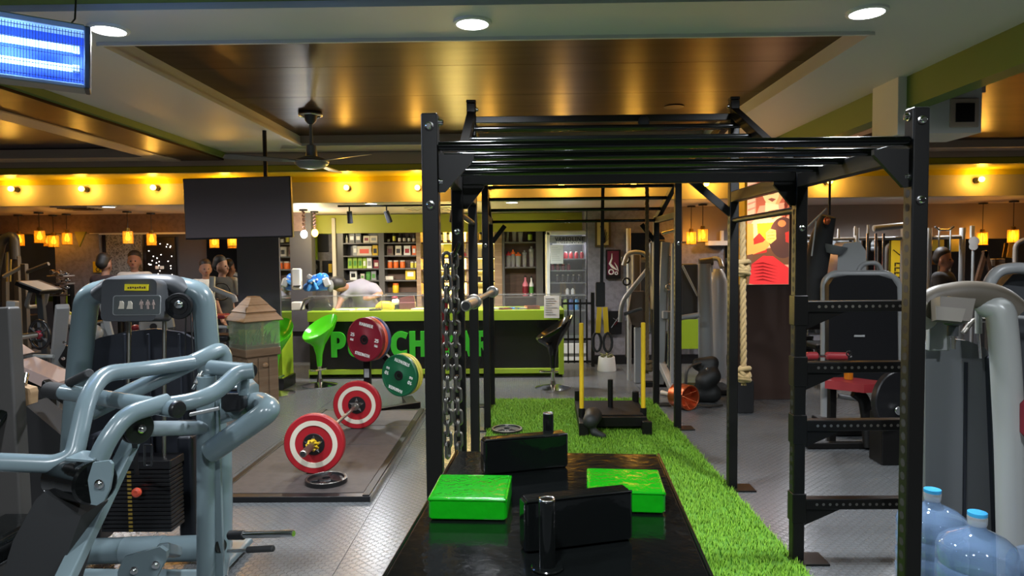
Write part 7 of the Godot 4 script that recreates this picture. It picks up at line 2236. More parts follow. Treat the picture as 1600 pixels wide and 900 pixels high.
func right_back() -> void:
	# dark pillar with the tall banner
	var xa = Vector3(2.508, 1.268, -7.6).x
	var xb = Vector3(2.984, 1.264, -7.6).x
	var yb = Vector3(2.714, 1.302, -7.6).y
	var z = -7.62
	var p = struct("trim_20", G().box(V((xa + xb) / 2 + 0.02, 1.45, z - 0.25), V(xb - xa + 0.1, 2.9, 0.46), Basis(), 0.005), mk("pillar_dark", "3c2a22", 0.5))
	struct("yellow_edge", G().box(V(xa - 0.02, (2.62 + yb) / 2, z - 0.2), V(0.03, 2.62 - yb, 0.5)), M.yellow, p)
	var t = thing("banner_added_glow", "tall banner with added glow, a woman in red holding a weight plate", "banner", V((xa + xb) / 2, yb, z))
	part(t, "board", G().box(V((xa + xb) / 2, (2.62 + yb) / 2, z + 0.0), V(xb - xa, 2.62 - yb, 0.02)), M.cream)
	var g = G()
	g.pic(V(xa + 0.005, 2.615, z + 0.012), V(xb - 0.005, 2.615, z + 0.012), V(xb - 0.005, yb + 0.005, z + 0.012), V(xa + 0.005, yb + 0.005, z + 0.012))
	var bm = StandardMaterial3D.new()
	bm.resource_name = "banner_print"
	bm.albedo_texture = banner_picture()
	bm.roughness = 0.5
	bm.emission_enabled = true  # print glows by itself in place of light falling on it
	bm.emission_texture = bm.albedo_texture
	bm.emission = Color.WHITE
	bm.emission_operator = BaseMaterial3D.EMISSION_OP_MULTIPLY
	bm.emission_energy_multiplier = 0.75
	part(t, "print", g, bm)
	omni("added_banner_fill", V((xa + xb) / 2, 1.95, z + 0.12), "ffb890", 0.12, 0.2, t)  # fill light added in front of the print
	# silver press machine before the narrow mirror
	t = thing("press_machine", "silver press machine with a round dark back pad by the flame poster", "weight machine", V(1.75, 0, -8.9))
	part(t, "upright", G().tube([Vector3(1.402, 1.994, -8.9), Vector3(1.409, 1.048, -8.9), V(Vector3(1.409, 1.048, -8.9).x, 0, -8.9)], 0.03, 12), M.white_tube)
	part(t, "top_bar", G().tube(Geo.bend([Vector3(1.319, 1.512, -8.8), Vector3(1.369, 1.669, -8.8), Vector3(1.493, 1.692, -8.8), Vector3(1.617, 1.658, -8.8), Vector3(1.666, 1.468, -8.8)], 0.1), 0.028, 12), M.white_tube)
	part(t, "cover", G().box(Vector3(1.518, 1.296, -9), V(0.12, 0.75, 0.1), Basis(), 0.03), M.hood_tan)
	part(t, "handle_bar", G().tube(Geo.bend([Vector3(1.638, 1.57, -8.4), Vector3(1.22, 1.074, -8.3), Vector3(1.204, 0.831, -8.3)], 0.12), 0.028, 14), M.silver_paint)
	part(t, "side_handle", G().cyl(Vector3(1.251, 0.925, -8.3), Vector3(1.47, 0.993, -8.3), 0.02, -1, 12, true, 0.004), M.plastic_dark)
	part(t, "back_pad", flat([Vector3(1.402, 1.185, -8.7), Vector3(1.565, 1.184, -8.7), Vector3(1.598, 0.896, -8.7), Vector3(1.565, 0.772, -8.7), Vector3(1.483, 0.723, -8.7), Vector3(1.401, 0.765, -8.7), Vector3(1.36, 0.898, -8.7)], 0.1, true), mk("pad_brown", "5a4c40", 0.35))
	part(t, "weight_stack", G().box(Vector3(1.526, 0.517, -9.1), V(0.25, 0.5, 0.2), Basis(), 0.01), M.black_plastic)
	part(t, "seat_post", G().bar(Vector3(1.483, 0.723, -8.7), V(Vector3(1.483, 0.723, -8.7).x, 0, -8.7), 0.08, 0.08, 0.01), M.silver_paint)
	part(t, "pulley", G().torus(Vector3(1.36, 1.594, -8.85), V(0, 0, 1), 0.05, 0.012, 20, 6), M.black_plastic)
	part(t, "pulley", G().torus(Vector3(1.368, 1.303, -8.85), V(0, 0, 1), 0.045, 0.012, 20, 6), M.black_plastic)
	# smith style A frame
	t = thing("smith_frame", "gray slanted steel frame with drilled posts right of the dark rope", "weight machine", V(2.05, 0, -8.2))
	part(t, "slant_post", G().bar(Vector3(1.694, 1.798, -8), Vector3(1.621, 0.118, -8), 0.1, 0.07, 0.008), M.silver_paint)
	part(t, "slant_post", G().bar(Vector3(1.754, 1.778, -7.8), Vector3(1.698, 0.107, -7.6), 0.07, 0.06, 0.008), M.silver_paint)
	part(t, "guide_rod", G().cyl(Vector3(1.736, 1.632, -7.95), Vector3(1.705, 0.212, -7.9), 0.016, -1, 10), M.chrome)
	part(t, "bracket", G().box(Vector3(1.696, 0.948, -7.9), V(0.12, 0.09, 0.08), Basis(), 0.01), M.silver_paint)
	part(t, "clevis", G().torus(Vector3(1.711, 1.269, -7.9), V(0.3, 0, 1), 0.035, 0.01, 16, 6), M.chrome)
	part(t, "base_beam", G().bar(Vector3(1.641, 0.408, -8.1), Vector3(1.682, 0.127, -7.5), 0.08, 0.08, 0.01), M.silver_paint)
	part(t, "cross_tube", G().tube([Vector3(1.823, 0.909, -7.9), Vector3(2.041, 0.954, -7.8)], 0.03, 12), M.silver_paint)
	part(t, "cover", G().box(Vector3(1.645, 1.402, -8.2), V(0.16, 0.85, 0.16), Basis(), 0.02), M.hood_tan)
	part(t, "dark_column", flat([Vector3(1.554, 1.789, -8.25), Vector3(1.67, 1.904, -8.25), Vector3(1.724, 1.849, -8.25), Vector3(1.725, 0.698, -8.25), Vector3(1.577, 0.699, -8.25)], 0.12), M.black_plastic)
	part(t, "plate_horn", G().cyl(Vector3(1.678, 1.899, -8.1), Vector3(1.799, 1.932, -8), 0.02, -1, 10), M.chrome)
	part(t, "base_foot", G().box(Vector3(1.625, 0.099, -8.1), V(0.35, 0.07, 0.08), Basis(), 0.01), M.black_steel)
	part(t, "stack", G().box(Vector3(1.725, 0.442, -8.4), V(0.2, 0.5, 0.25), Basis(), 0.01), M.black_plastic)
	# big gray column machine
	t = thing("column_machine", "gray round column machine with a tan cap between the far rig posts", "weight machine", V(2.5, 0, -8.3))
	part(t, "column", G().cyl(V(Vector3(2.231, 0.855, -8.2).x, 0.02, -8.2), Vector3(2.205, 1.536, -8.2), 0.095, 0.075, 24), M.silver_paint)
	part(t, "tan_cap", G().tube([Vector3(2.144, 1.544, -8.2), Vector3(2.297, 1.565, -8.2)], 0.05, 14), M.hood_tan)
	part(t, "silver_arm", G().tube(Geo.bend([Vector3(2.303, 1.432, -8.3), Vector3(2.302, 1.596, -8.3), Vector3(2.381, 1.595, -8.2), Vector3(2.383, 1.489, -8.1)], 0.06), 0.028, 12), M.white_tube)
	part(t, "body", G().lathe(Vector3(2.446, 1.306, -8.5), Vector3.UP, [Vector2(0.11, -1.2), Vector2(0.12, 0), Vector2(0.09, 0.1), Vector2(0.05, 0.16)], 20), M.tube_silver)
	part(t, "dark_back", G().box(Vector3(2.113, 1.184, -8.6), V(0.22, 0.7, 0.1), Basis(), 0.02), M.plastic_dark)
	part(t, "foot", G().box(V(Vector3(2.231, 0.855, -8.2).x, 0.04, -8.1), V(0.5, 0.06, 0.5), Basis(), 0.015), M.black_steel)
	part(t, "slim_rod", G().cyl(Vector3(1.984, 1.512, -8.4), Vector3(2.174, 1.138, -8.4), 0.014, -1, 8), M.white_tube)
	struct("trim_21", G().box(Vector3(2.514, 0.457, -10.15), V(0.3, 0.44, 0.03)), M.lime)
	var sh = thing("wall_shelf", "white wall board below a yellow poster near the amber pendants", "shelf", Vector3(2.914, 1.772, -10.1))
	part(sh, "board", G().box(Vector3(2.913, 1.81, -10.1), V(0.34, 0.07, 0.16), Basis(), 0.006), M.white)
	part(sh, "upright", G().box(Vector3(2.969, 1.913, -10.1), V(0.04, 0.16, 0.06)), M.white)
	single("yellow_poster", "small yellow green poster above the white wall board", "poster", G().box(Vector3(2.873, 1.907, -10.16), V(0.16, 0.16, 0.015), Basis(), 0.003), M.olive)
	pendant(Vector3(2.467, 1.885, -9.9), "amber glass pendant, left of the pair right of the far rig posts", 0.1)
	pendant(Vector3(2.553, 1.912, -9.6), "amber glass pendant, right of the pair right of the far rig posts", 0.1)
	pendant(Vector3(6.652, 1.834, -9.9), "amber glass pendant, left of the pair at the far right", 0.1)
	pendant(Vector3(6.875, 1.86, -9.6), "amber glass pendant, rightmost in the room", 0.1)
	# black punching bag with straps
	var a = Vector3(2.851, 1.992, -6.4)
	t = thing("punching_bag", "slanted black punching bag hung on straps right of the banner", "punching bag", Vector3(2.808, 1.189, -6.6))
	part(t, "bag", G().tube([Vector3(2.914, 1.997, -6.5), Vector3(2.878, 1.805, -6.55), Vector3(2.842, 1.498, -6.6), Vector3(2.809, 1.158, -6.6)], 0.1, 18, 0.1, true, false, Vector3.UP, [0.7, 1.0, 1.1, 1.0]), M.rubber)
	part(t, "strap", G().bar(Vector3(2.656, 1.875, -6.4), Vector3(2.85, 2.064, -6.4), 0.02, 0.01), M.tube_silver)
	part(t, "strap", G().bar(Vector3(2.748, 1.95, -6.38), Vector3(2.74, 1.623, -6.45), 0.012, 0.006), M.tube_silver)
	part(t, "handle", G().sphere(Vector3(2.84, 1.948, -6.36), V(0.03, 0.04, 0.03), 10), M.copper)
	part(t, "hanger", G().cyl(Vector3(2.925, 2.009, -6.5), V(Vector3(2.925, 2.009, -6.5).x, 2.9, -6.5), 0.012, -1, 8), M.black_steel)
	# leg machine with black back panel
	t = thing("leg_machine", "black shrouded leg machine with gray frame behind the rig ladder", "weight machine", V(3.1, 0, -6.4))
	part(t, "back_panel", flat([Vector3(2.831, 0.433, -6.3), Vector3(2.82, 1.356, -6.3), Vector3(2.866, 1.421, -6.3), Vector3(2.983, 1.444, -6.3), Vector3(3.276, 1.441, -6.3), Vector3(3.394, 1.404, -6.3), Vector3(3.442, 1.333, -6.3), Vector3(3.469, 0.428, -6.3)], 0.08, true), M.black_plastic)
	part(t, "panel_mark", G().box(Vector3(3.101, 0.885, -6.25), V(0.1, 0.02, 0.006), Basis(), 0.003), M.tube_silver)
	part(t, "frame", G().tube(Geo.bend([Vector3(2.856, 0.108, -6.4), Vector3(2.84, 1.382, -6.4), Vector3(2.911, 1.453, -6.4), Vector3(3.435, 1.449, -6.4), Vector3(3.532, 1.364, -6.4), Vector3(3.565, 0.104, -6.4)], 0.12), 0.035, 14), M.silver_paint)
	part(t, "shroud", flat([Vector3(3.002, 1.435, -6.6), Vector3(3.012, 1.67, -6.6), Vector3(3.072, 1.743, -6.6), Vector3(3.213, 1.754, -6.6), Vector3(3.275, 1.667, -6.6), Vector3(3.279, 1.432, -6.6)], 0.2, true), M.tube_silver)
	part(t, "arch", G().tube(Geo.bend([Vector3(3.187, 1.436, -6.5), Vector3(3.234, 1.545, -6.5), Vector3(3.39, 1.556, -6.5), Vector3(3.441, 1.434, -6.5)], 0.1), 0.022, 12), M.silver_paint)
	for x in [Vector3(3.388, 1.617, -6.7), Vector3(3.469, 1.616, -6.7), Vector3(3.544, 1.615, -6.7)]:
		part(t, "guide_rod", G().cyl(x + V(0, -0.25, 0), x + V(0, 0.22, 0), 0.012, -1, 10), M.chrome)
	part(t, "bowl", G().lathe(Vector3(2.972, 1.694, -6.5), V(0.2, 1, 0.1), [Vector2(0, -0.06), Vector2(0.08, -0.05), Vector2(0.11, 0.0), Vector2(0.115, 0.03), Vector2(0, 0.03)], 20), M.shroud_gray)
	part(t, "base", G().box(V(Vector3(3.194, 0.411, -6.4).x, 0.05, -6.3), V(0.8, 0.08, 0.5), Basis(), 0.015), M.black_steel)
	# cable crossover frame at the back
	t = thing("cable_crossover", "silver cable crossover frame with overhead bars behind the leg machine", "weight machine", V(4.6, 0, -9.2))
	for px in [Vector3(4.355, 1.973, -8.9), Vector3(4.965, 1.999, -8.9), Vector3(5.722, 1.959, -8.9), Vector3(5.295, 1.963, -8.9)]:
		part(t, "upright", G().tube([px, V(px.x, 0, px.z)], 0.035, 12), M.tube_silver)
	part(t, "top_tube", G().tube([Vector3(4.526, 1.959, -8.8), Vector3(4.925, 1.995, -8.8)], 0.04, 12), M.white_tube)
	part(t, "top_tube", G().tube([Vector3(5.281, 1.831, -8.9), Vector3(5.708, 1.843, -8.9)], 0.025, 12), M.silver_paint)
	part(t, "cross_tube", G().tube([Vector3(3.919, 1.828, -8.9), Vector3(4.967, 1.834, -8.9)], 0.022, 12), M.silver_paint)
	part(t, "v_handle", G().tube(Geo.bend([Vector3(5.308, 1.975, -8.8), Vector3(5.35, 1.934, -8.8), Vector3(5.496, 1.932, -8.8), Vector3(5.544, 1.973, -8.8)], 0.03), 0.014, 8), M.chrome)
	for px in [Vector3(4.079, 1.84, -8.8), Vector3(4.291, 1.871, -8.8), Vector3(4.454, 1.885, -8.8)]:
		part(t, "knob", G().cyl(px, px + V(0, 0.12, 0), 0.02, 0.014, 10), M.silver_paint)
	part(t, "stack", G().box(Vector3(4.649, 0.675, -9), V(0.4, 1.0, 0.25), Basis(), 0.02), M.plastic_dark)
	for px in [Vector3(5.392, 1.762, -8.85), Vector3(5.539, 1.761, -8.85)]:
		part(t, "cable", G().cyl(px + V(0, 0.2, 0), px + V(0, -0.5, 0), 0.01, -1, 8), M.white_tube)
	var yb_i = 0
	for px in [Vector3(6.186, 1.789, -10.2), Vector3(6.45, 1.777, -10.2)]:
		single("yellow_board", ["pale yellow board behind the cable frame's left half", "pale yellow board behind the cable frame's right half"][yb_i], "board", G().box(px, V(0.2 if yb_i == 0 else 0.14, 0.25, 0.02), Basis(), 0.003), M.olive)
		yb_i += 1
	# yellow and black sign
	t = thing("yellow_sign", "yellow sign with bold black lettering seen between the rig posts", "sign", Vector3(5.61, 1.118, -10.18))
	part(t, "board", G().box(Vector3(5.604, 1.528, -10.2), V(0.19, 0.6, 0.02), Basis(), 0.004), M.yellow)
	g = G()
	var s0 = Vector3(5.593, 1.529, -10.18)
	for k in 4:
		var c = s0 + V(0, -0.06 - k * 0.07, 0)
		g.box(c + V(-0.03, 0, 0), V(0.016, 0.055, 0.006))
		g.box(c + V(0.02, 0.02, 0), V(0.07, 0.014, 0.006))
		g.box(c + V(0.045, -0.008, 0), V(0.016, 0.045, 0.006))
	g.bar(s0 + V(-0.06, 0.16, 0), s0 + V(0.06, 0.06, 0), 0.02, 0.006)
	part(t, "black_lettering", g, M.black_plastic)
	# red bench with rollers and amber jar
	t = thing("leg_curl_bench", "dark red padded bench with black curved leg behind the rig ladder", "bench", V(2.9, 0, -5.7))
	part(t, "seat_pad", G().prism(PackedVector2Array([Vector2(Vector3(2.545, 0.576, -5.7).x, 0), Vector2(Vector3(2.63, 0.635, -5.7).x, 0.12), Vector2(Vector3(2.817, 0.601, -5.7).x, 0.13), Vector2(Vector3(2.984, 0.53, -5.7).x, -0.05), Vector2(Vector3(2.984, 0.53, -5.7).x, -0.18), Vector2(Vector3(2.771, 0.515, -5.7).x, -0.2)]), Transform3D(Basis(V(1, 0, 0), -PI / 2), V(0, Vector3(2.765, 0.547, -5.7).y, -5.7)), 0.07, true), M.red_vinyl)
	for q in [[Vector3(2.466, 0.758, -5.9), Vector3(2.571, 0.757, -5.9)], [Vector3(2.637, 0.757, -5.9), Vector3(2.831, 0.75, -5.9)]]:
		part(t, "roller", G().cyl(q[0], q[1], 0.035, -1, 18, true, 0.012), M.red_vinyl)
	part(t, "roller_bar", G().cyl(Vector3(2.444, 0.758, -5.9), Vector3(2.858, 0.75, -5.9), 0.012, -1, 10), M.chrome)
	part(t, "curved_leg", G().tube(Geo.bend([Vector3(2.792, 0.482, -5.7), Vector3(2.873, 0.427, -5.7), Vector3(2.897, 0.275, -5.7), V(Vector3(2.897, 0.275, -5.7).x, 0.02, -5.65)], 0.15), 0.035, 12, 0.05), M.black_steel)
	part(t, "post", G().bar(Vector3(2.65, 0.529, -5.8), V(Vector3(2.65, 0.529, -5.8).x, 0, -5.8), 0.06, 0.06, 0.008), M.black_steel)
	part(t, "low_tube", G().cyl(Vector3(2.736, 0.408, -5.9), Vector3(3.169, 0.338, -5.9), 0.025, -1, 12), M.tube_silver)
	part(t, "foot", G().box(V(Vector3(2.765, 0.547, -5.7).x, 0.03, -5.7), V(0.75, 0.05, 0.07), Basis(), 0.008), M.black_steel)
	var jp = V(Vector3(2.751, 0.566, -5.66).x, Vector3(2.765, 0.547, -5.7).y + 0.036, -5.72)
	t = thing("amber_jar", "amber pump jar standing on the red bench pad", "jar", jp)
	part(t, "glass", G().lathe(jp, Vector3.UP, [Vector2(0, 0.002), Vector2(0.034, 0.002), Vector2(0.036, 0.01), Vector2(0.036, 0.09), Vector2(0.02, 0.1)], 18), mk("amber_solid", "b86a14", 0.15))
	part(t, "pump", G().cyl(jp + V(0, 0.1, 0), jp + V(0, 0.2, 0), 0.008, -1, 8), M.black_plastic)
	part(t, "pump_head", G().torus(jp + V(0, 0.22, 0), V(0, 0, 1), 0.02, 0.006, 14, 6), M.black_plastic)
	# dark plate and chrome hub beside it
	var pc = Vector3(2.875, 0.518, -5.2)
	t = thing("loading_stand", "black plate disc with chrome hub on a low stand, behind the front right rig post", "plate stand", pc)
	part(t, "disc", G().cyl(pc, pc - V(0.02, 0, 0.05), 0.22, -1, 32, true, 0.008), M.black_plastic)
	part(t, "hub", G().cyl(pc + V(-0.01, -0.07, 0.06), pc + V(0, -0.07, 0), 0.035, -1, 16, true, 0.005), M.chrome)
	part(t, "stand", G().box(V(pc.x, 0.2, pc.z - 0.12), V(0.2, 0.4, 0.2), Basis(), 0.01), M.black_steel)
	part(t, "bar", G().cyl(pc + V(0.01, -0.04, 0.05), pc + V(0.06, 0.0, 0.02), 0.02, -1, 10), M.chrome)
	# far right things
	t = thing("arched_machine", "machine with curved silver arch at the far right edge", "weight machine", V(5.6, 0, -6.2))
	part(t, "arch", G().tube(Geo.bend([Vector3(4.089, 1.217, -6), Vector3(4.096, 1.386, -6), Vector3(4.177, 1.486, -6), Vector3(4.343, 1.507, -6), Vector3(4.621, 1.465, -6)], 0.25), 0.05, 14), M.silver_paint)
	part(t, "shell", flat([Vector3(4.325, -1.348, -6.2), Vector3(4.263, 1.319, -6.2), Vector3(4.374, 1.445, -6.2), Vector3(4.775, 1.465, -6.2), Vector3(4.819, -0.152, -6.2)], 0.2, true), M.plastic_dark)
	part(t, "rail", G().tube([Vector3(4.115, 1.174, -5.9), Vector3(4.334, 1.144, -5.9), Vector3(4.554, 1.109, -5.9)], 0.018, 10), M.tube_silver)
	part(t, "rail", G().tube([Vector3(4.101, 1.1, -5.8), Vector3(4.478, 1.064, -5.8)], 0.018, 10), M.tube_silver)
	t = thing("folding_stand", "dark A-shaped stand under the left far pendant", "stand", V(6.7, 0, -9.6))
	part(t, "leg", G().bar(Vector3(6.364, 1.658, -9.4), Vector3(6.251, 1.238, -9.4), 0.05, 0.05), M.wood_dark)
	part(t, "leg", G().bar(Vector3(6.346, 1.658, -9.4), Vector3(6.478, 1.236, -9.4), 0.05, 0.05), M.wood_dark)
	part(t, "foot", G().box(V(Vector3(6.365, 1.237, -9.4).x, Vector3(6.365, 1.237, -9.4).y / 2, -9.4), V(0.35, Vector3(6.365, 1.237, -9.4).y, 0.3), Basis(), 0.01), M.plastic_dark)
	t = thing("pulley_post", "pale pulley post between the cable frame and the pendants", "weight machine", V(6.1, 0, -9.2))
	part(t, "head_plate", G().box(Vector3(5.913, 1.911, -9), V(0.05, 0.16, 0.04), Basis(), 0.006), M.white_tube)
	part(t, "pulley", G().cyl(Vector3(5.94, 1.785, -9), Vector3(5.907, 1.784, -8.95), 0.06, -1, 20), M.silver_paint)
	part(t, "pulley", G().cyl(Vector3(5.933, 1.718, -9), Vector3(5.9, 1.717, -8.95), 0.05, -1, 20), M.silver_paint)
	part(t, "post", G().cyl(Vector3(5.946, 1.76, -9.02), V(Vector3(5.946, 1.76, -9.02).x, 0, -9.02), 0.02, -1, 10), M.silver_paint)
	single("gold_sign", "pale gold sign with dark letters below the rightmost pendant", "sign", G().box(Vector3(7.287, 1.655, -10.18), V(0.15, 0.22, 0.02), Basis(V(0, 0, 1), -0.15), 0.004), M.gold)
	single("tan_box", "tan cardboard box on a shelf at the far right", "box", G().box(Vector3(6.593, 1.497, -9.5), V(0.14, 0.1, 0.12), Basis(), 0.005), M.wood)
	tower("dark cable tower with black pads right of the banner pillar", V(3.7, 0, -9.0), 0.1, 1.8, M.plastic_dark, M.black_plastic)
	tower("silver cable tower with dark red pads at the far right", V(6.6, 0, -8.6), -0.3, 1.75, M.tube_silver, M.dark_red, 0.7)


func banner_picture() -> ImageTexture:
	# a printed picture: a woman in a red top holding a dark plate, on a peach ground
	var im = Image.create(176, 480, false, Image.FORMAT_RGB8)
	im.fill(Color("e6a882"))
	var poly = func(pts, col): fill_poly(im, PackedVector2Array(pts), Color(col))
	poly.call([Vector2(0, 0), Vector2(37, 0), Vector2(31, 200), Vector2(0, 213)], "f0c8a0")
	poly.call([Vector2(3, 53), Vector2(45, 40), Vector2(47, 45), Vector2(3, 61)], "d89878")
	poly.call([Vector2(3, 77), Vector2(45, 64), Vector2(47, 69), Vector2(3, 85)], "d89878")
	poly.call([Vector2(3, 101), Vector2(45, 88), Vector2(47, 93), Vector2(3, 109)], "d89878")
	poly.call([Vector2(3, 125), Vector2(45, 112), Vector2(47, 117), Vector2(3, 133)], "d89878")
	poly.call([Vector2(3, 149), Vector2(45, 136), Vector2(47, 141), Vector2(3, 157)], "d89878")
	poly.call([Vector2(3, 173), Vector2(45, 160), Vector2(47, 165), Vector2(3, 181)], "d89878")
	poly.call([Vector2(37, 93), Vector2(47, 27), Vector2(79, 3), Vector2(131, 3), Vector2(168, 35), Vector2(176, 93), Vector2(176, 200), Vector2(147, 213), Vector2(157, 147), Vector2(52, 160), Vector2(37, 200)], "c4684a")
	poly.call([Vector2(157, 40), Vector2(173, 56), Vector2(162, 83), Vector2(155, 61)], "7a3828")
	poly.call([Vector2(157, 72), Vector2(173, 88), Vector2(162, 115), Vector2(155, 93)], "7a3828")
	poly.call([Vector2(157, 104), Vector2(173, 120), Vector2(162, 147), Vector2(155, 125)], "7a3828")
	poly.call([Vector2(157, 136), Vector2(173, 152), Vector2(162, 179), Vector2(155, 157)], "7a3828")
	poly.call([Vector2(157, 168), Vector2(173, 184), Vector2(162, 211), Vector2(155, 189)], "7a3828")
	poly.call([Vector2(52, 67), Vector2(68, 29), Vector2(102, 11), Vector2(141, 21), Vector2(157, 67), Vector2(149, 125), Vector2(126, 163), Vector2(102, 171), Vector2(79, 147), Vector2(58, 107)], "f6dc96")
	poly.call([Vector2(63, 72), Vector2(92, 67), Vector2(92, 80), Vector2(68, 83)], "4a2c24")
	poly.call([Vector2(113, 67), Vector2(144, 72), Vector2(139, 83), Vector2(115, 80)], "4a2c24")
	poly.call([Vector2(60, 56), Vector2(94, 51), Vector2(94, 56), Vector2(63, 61)], "6a4030")
	poly.call([Vector2(113, 51), Vector2(147, 56), Vector2(144, 61), Vector2(113, 56)], "6a4030")
	poly.call([Vector2(97, 83), Vector2(105, 104), Vector2(115, 112), Vector2(94, 115)], "c89060")
	poly.call([Vector2(86, 133), Vector2(102, 128), Vector2(121, 133), Vector2(105, 144)], "a05848")
	poly.call([Vector2(136, 93), Vector2(149, 125), Vector2(126, 163), Vector2(110, 168), Vector2(131, 125)], "e0b070")
	poly.call([Vector2(76, 147), Vector2(131, 155), Vector2(136, 200), Vector2(176, 232), Vector2(176, 328), Vector2(0, 328), Vector2(5, 253), Vector2(37, 205), Vector2(76, 189)], "f8e4a8")
	poly.call([Vector2(89, 179), Vector2(131, 173), Vector2(126, 205), Vector2(105, 216)], "e8a878")
	poly.call([Vector2(42, 232), Vector2(123, 227), Vector2(121, 280), Vector2(76, 312), Vector2(47, 291)], "f6dc28")
	poly.call([Vector2(0, 347), Vector2(176, 320), Vector2(176, 400), Vector2(0, 400)], "7a5238")
	poly.call([Vector2(13, 339), Vector2(21, 301), Vector2(52, 269), Vector2(81, 301), Vector2(84, 349), Vector2(16, 360)], "d83a30")
	poly.call([Vector2(0, 232), Vector2(26, 232), Vector2(29, 317), Vector2(68, 307), Vector2(105, 269), Vector2(121, 291), Vector2(79, 339), Vector2(5, 365), Vector2(0, 360)], "f2b85a")
	var disc = PackedVector2Array()
	for k in 28:
		disc.append(Vector2(152 + cos(TAU * k / 28) * 60, 290 + sin(TAU * k / 28) * 84))
	fill_poly(im, disc, Color("5c4038"))
	disc.clear()
	for k in 20:
		disc.append(Vector2(146 + cos(TAU * k / 20) * 17, 232 + sin(TAU * k / 20) * 14))
	fill_poly(im, disc, Color("e08a50"))
	poly.call([Vector2(79, 269), Vector2(97, 253), Vector2(121, 259), Vector2(123, 296), Vector2(100, 315), Vector2(81, 301)], "f8e070")
	poly.call([Vector2(86, 267), Vector2(118, 264), Vector2(118, 267), Vector2(86, 269)], "c89848")
	poly.call([Vector2(86, 280), Vector2(118, 277), Vector2(118, 280), Vector2(86, 283)], "c89848")
	poly.call([Vector2(86, 293), Vector2(118, 291), Vector2(118, 293), Vector2(86, 296)], "c89848")
	poly.call([Vector2(160, 269), Vector2(176, 264), Vector2(176, 312), Vector2(162, 307)], "c83c34")
	poly.call([Vector2(10, 477), Vector2(21, 397), Vector2(68, 363), Vector2(110, 365), Vector2(176, 413), Vector2(176, 480), Vector2(89, 488)], "ea3a3a")
	poly.call([Vector2(18, 397), Vector2(68, 389), Vector2(131, 408), Vector2(73, 397)], "941a1c")
	poly.call([Vector2(21, 411), Vector2(68, 403), Vector2(131, 421), Vector2(73, 411)], "941a1c")
	poly.call([Vector2(24, 424), Vector2(68, 416), Vector2(131, 435), Vector2(73, 424)], "941a1c")
	poly.call([Vector2(26, 437), Vector2(68, 429), Vector2(131, 448), Vector2(73, 437)], "941a1c")
	poly.call([Vector2(29, 451), Vector2(68, 443), Vector2(131, 461), Vector2(73, 451)], "941a1c")
	poly.call([Vector2(31, 464), Vector2(68, 456), Vector2(131, 475), Vector2(73, 464)], "941a1c")
	poly.call([Vector2(0, 360), Vector2(26, 355), Vector2(21, 397), Vector2(10, 480), Vector2(0, 480)], "7a5640")
	return ImageTexture.create_from_image(im)


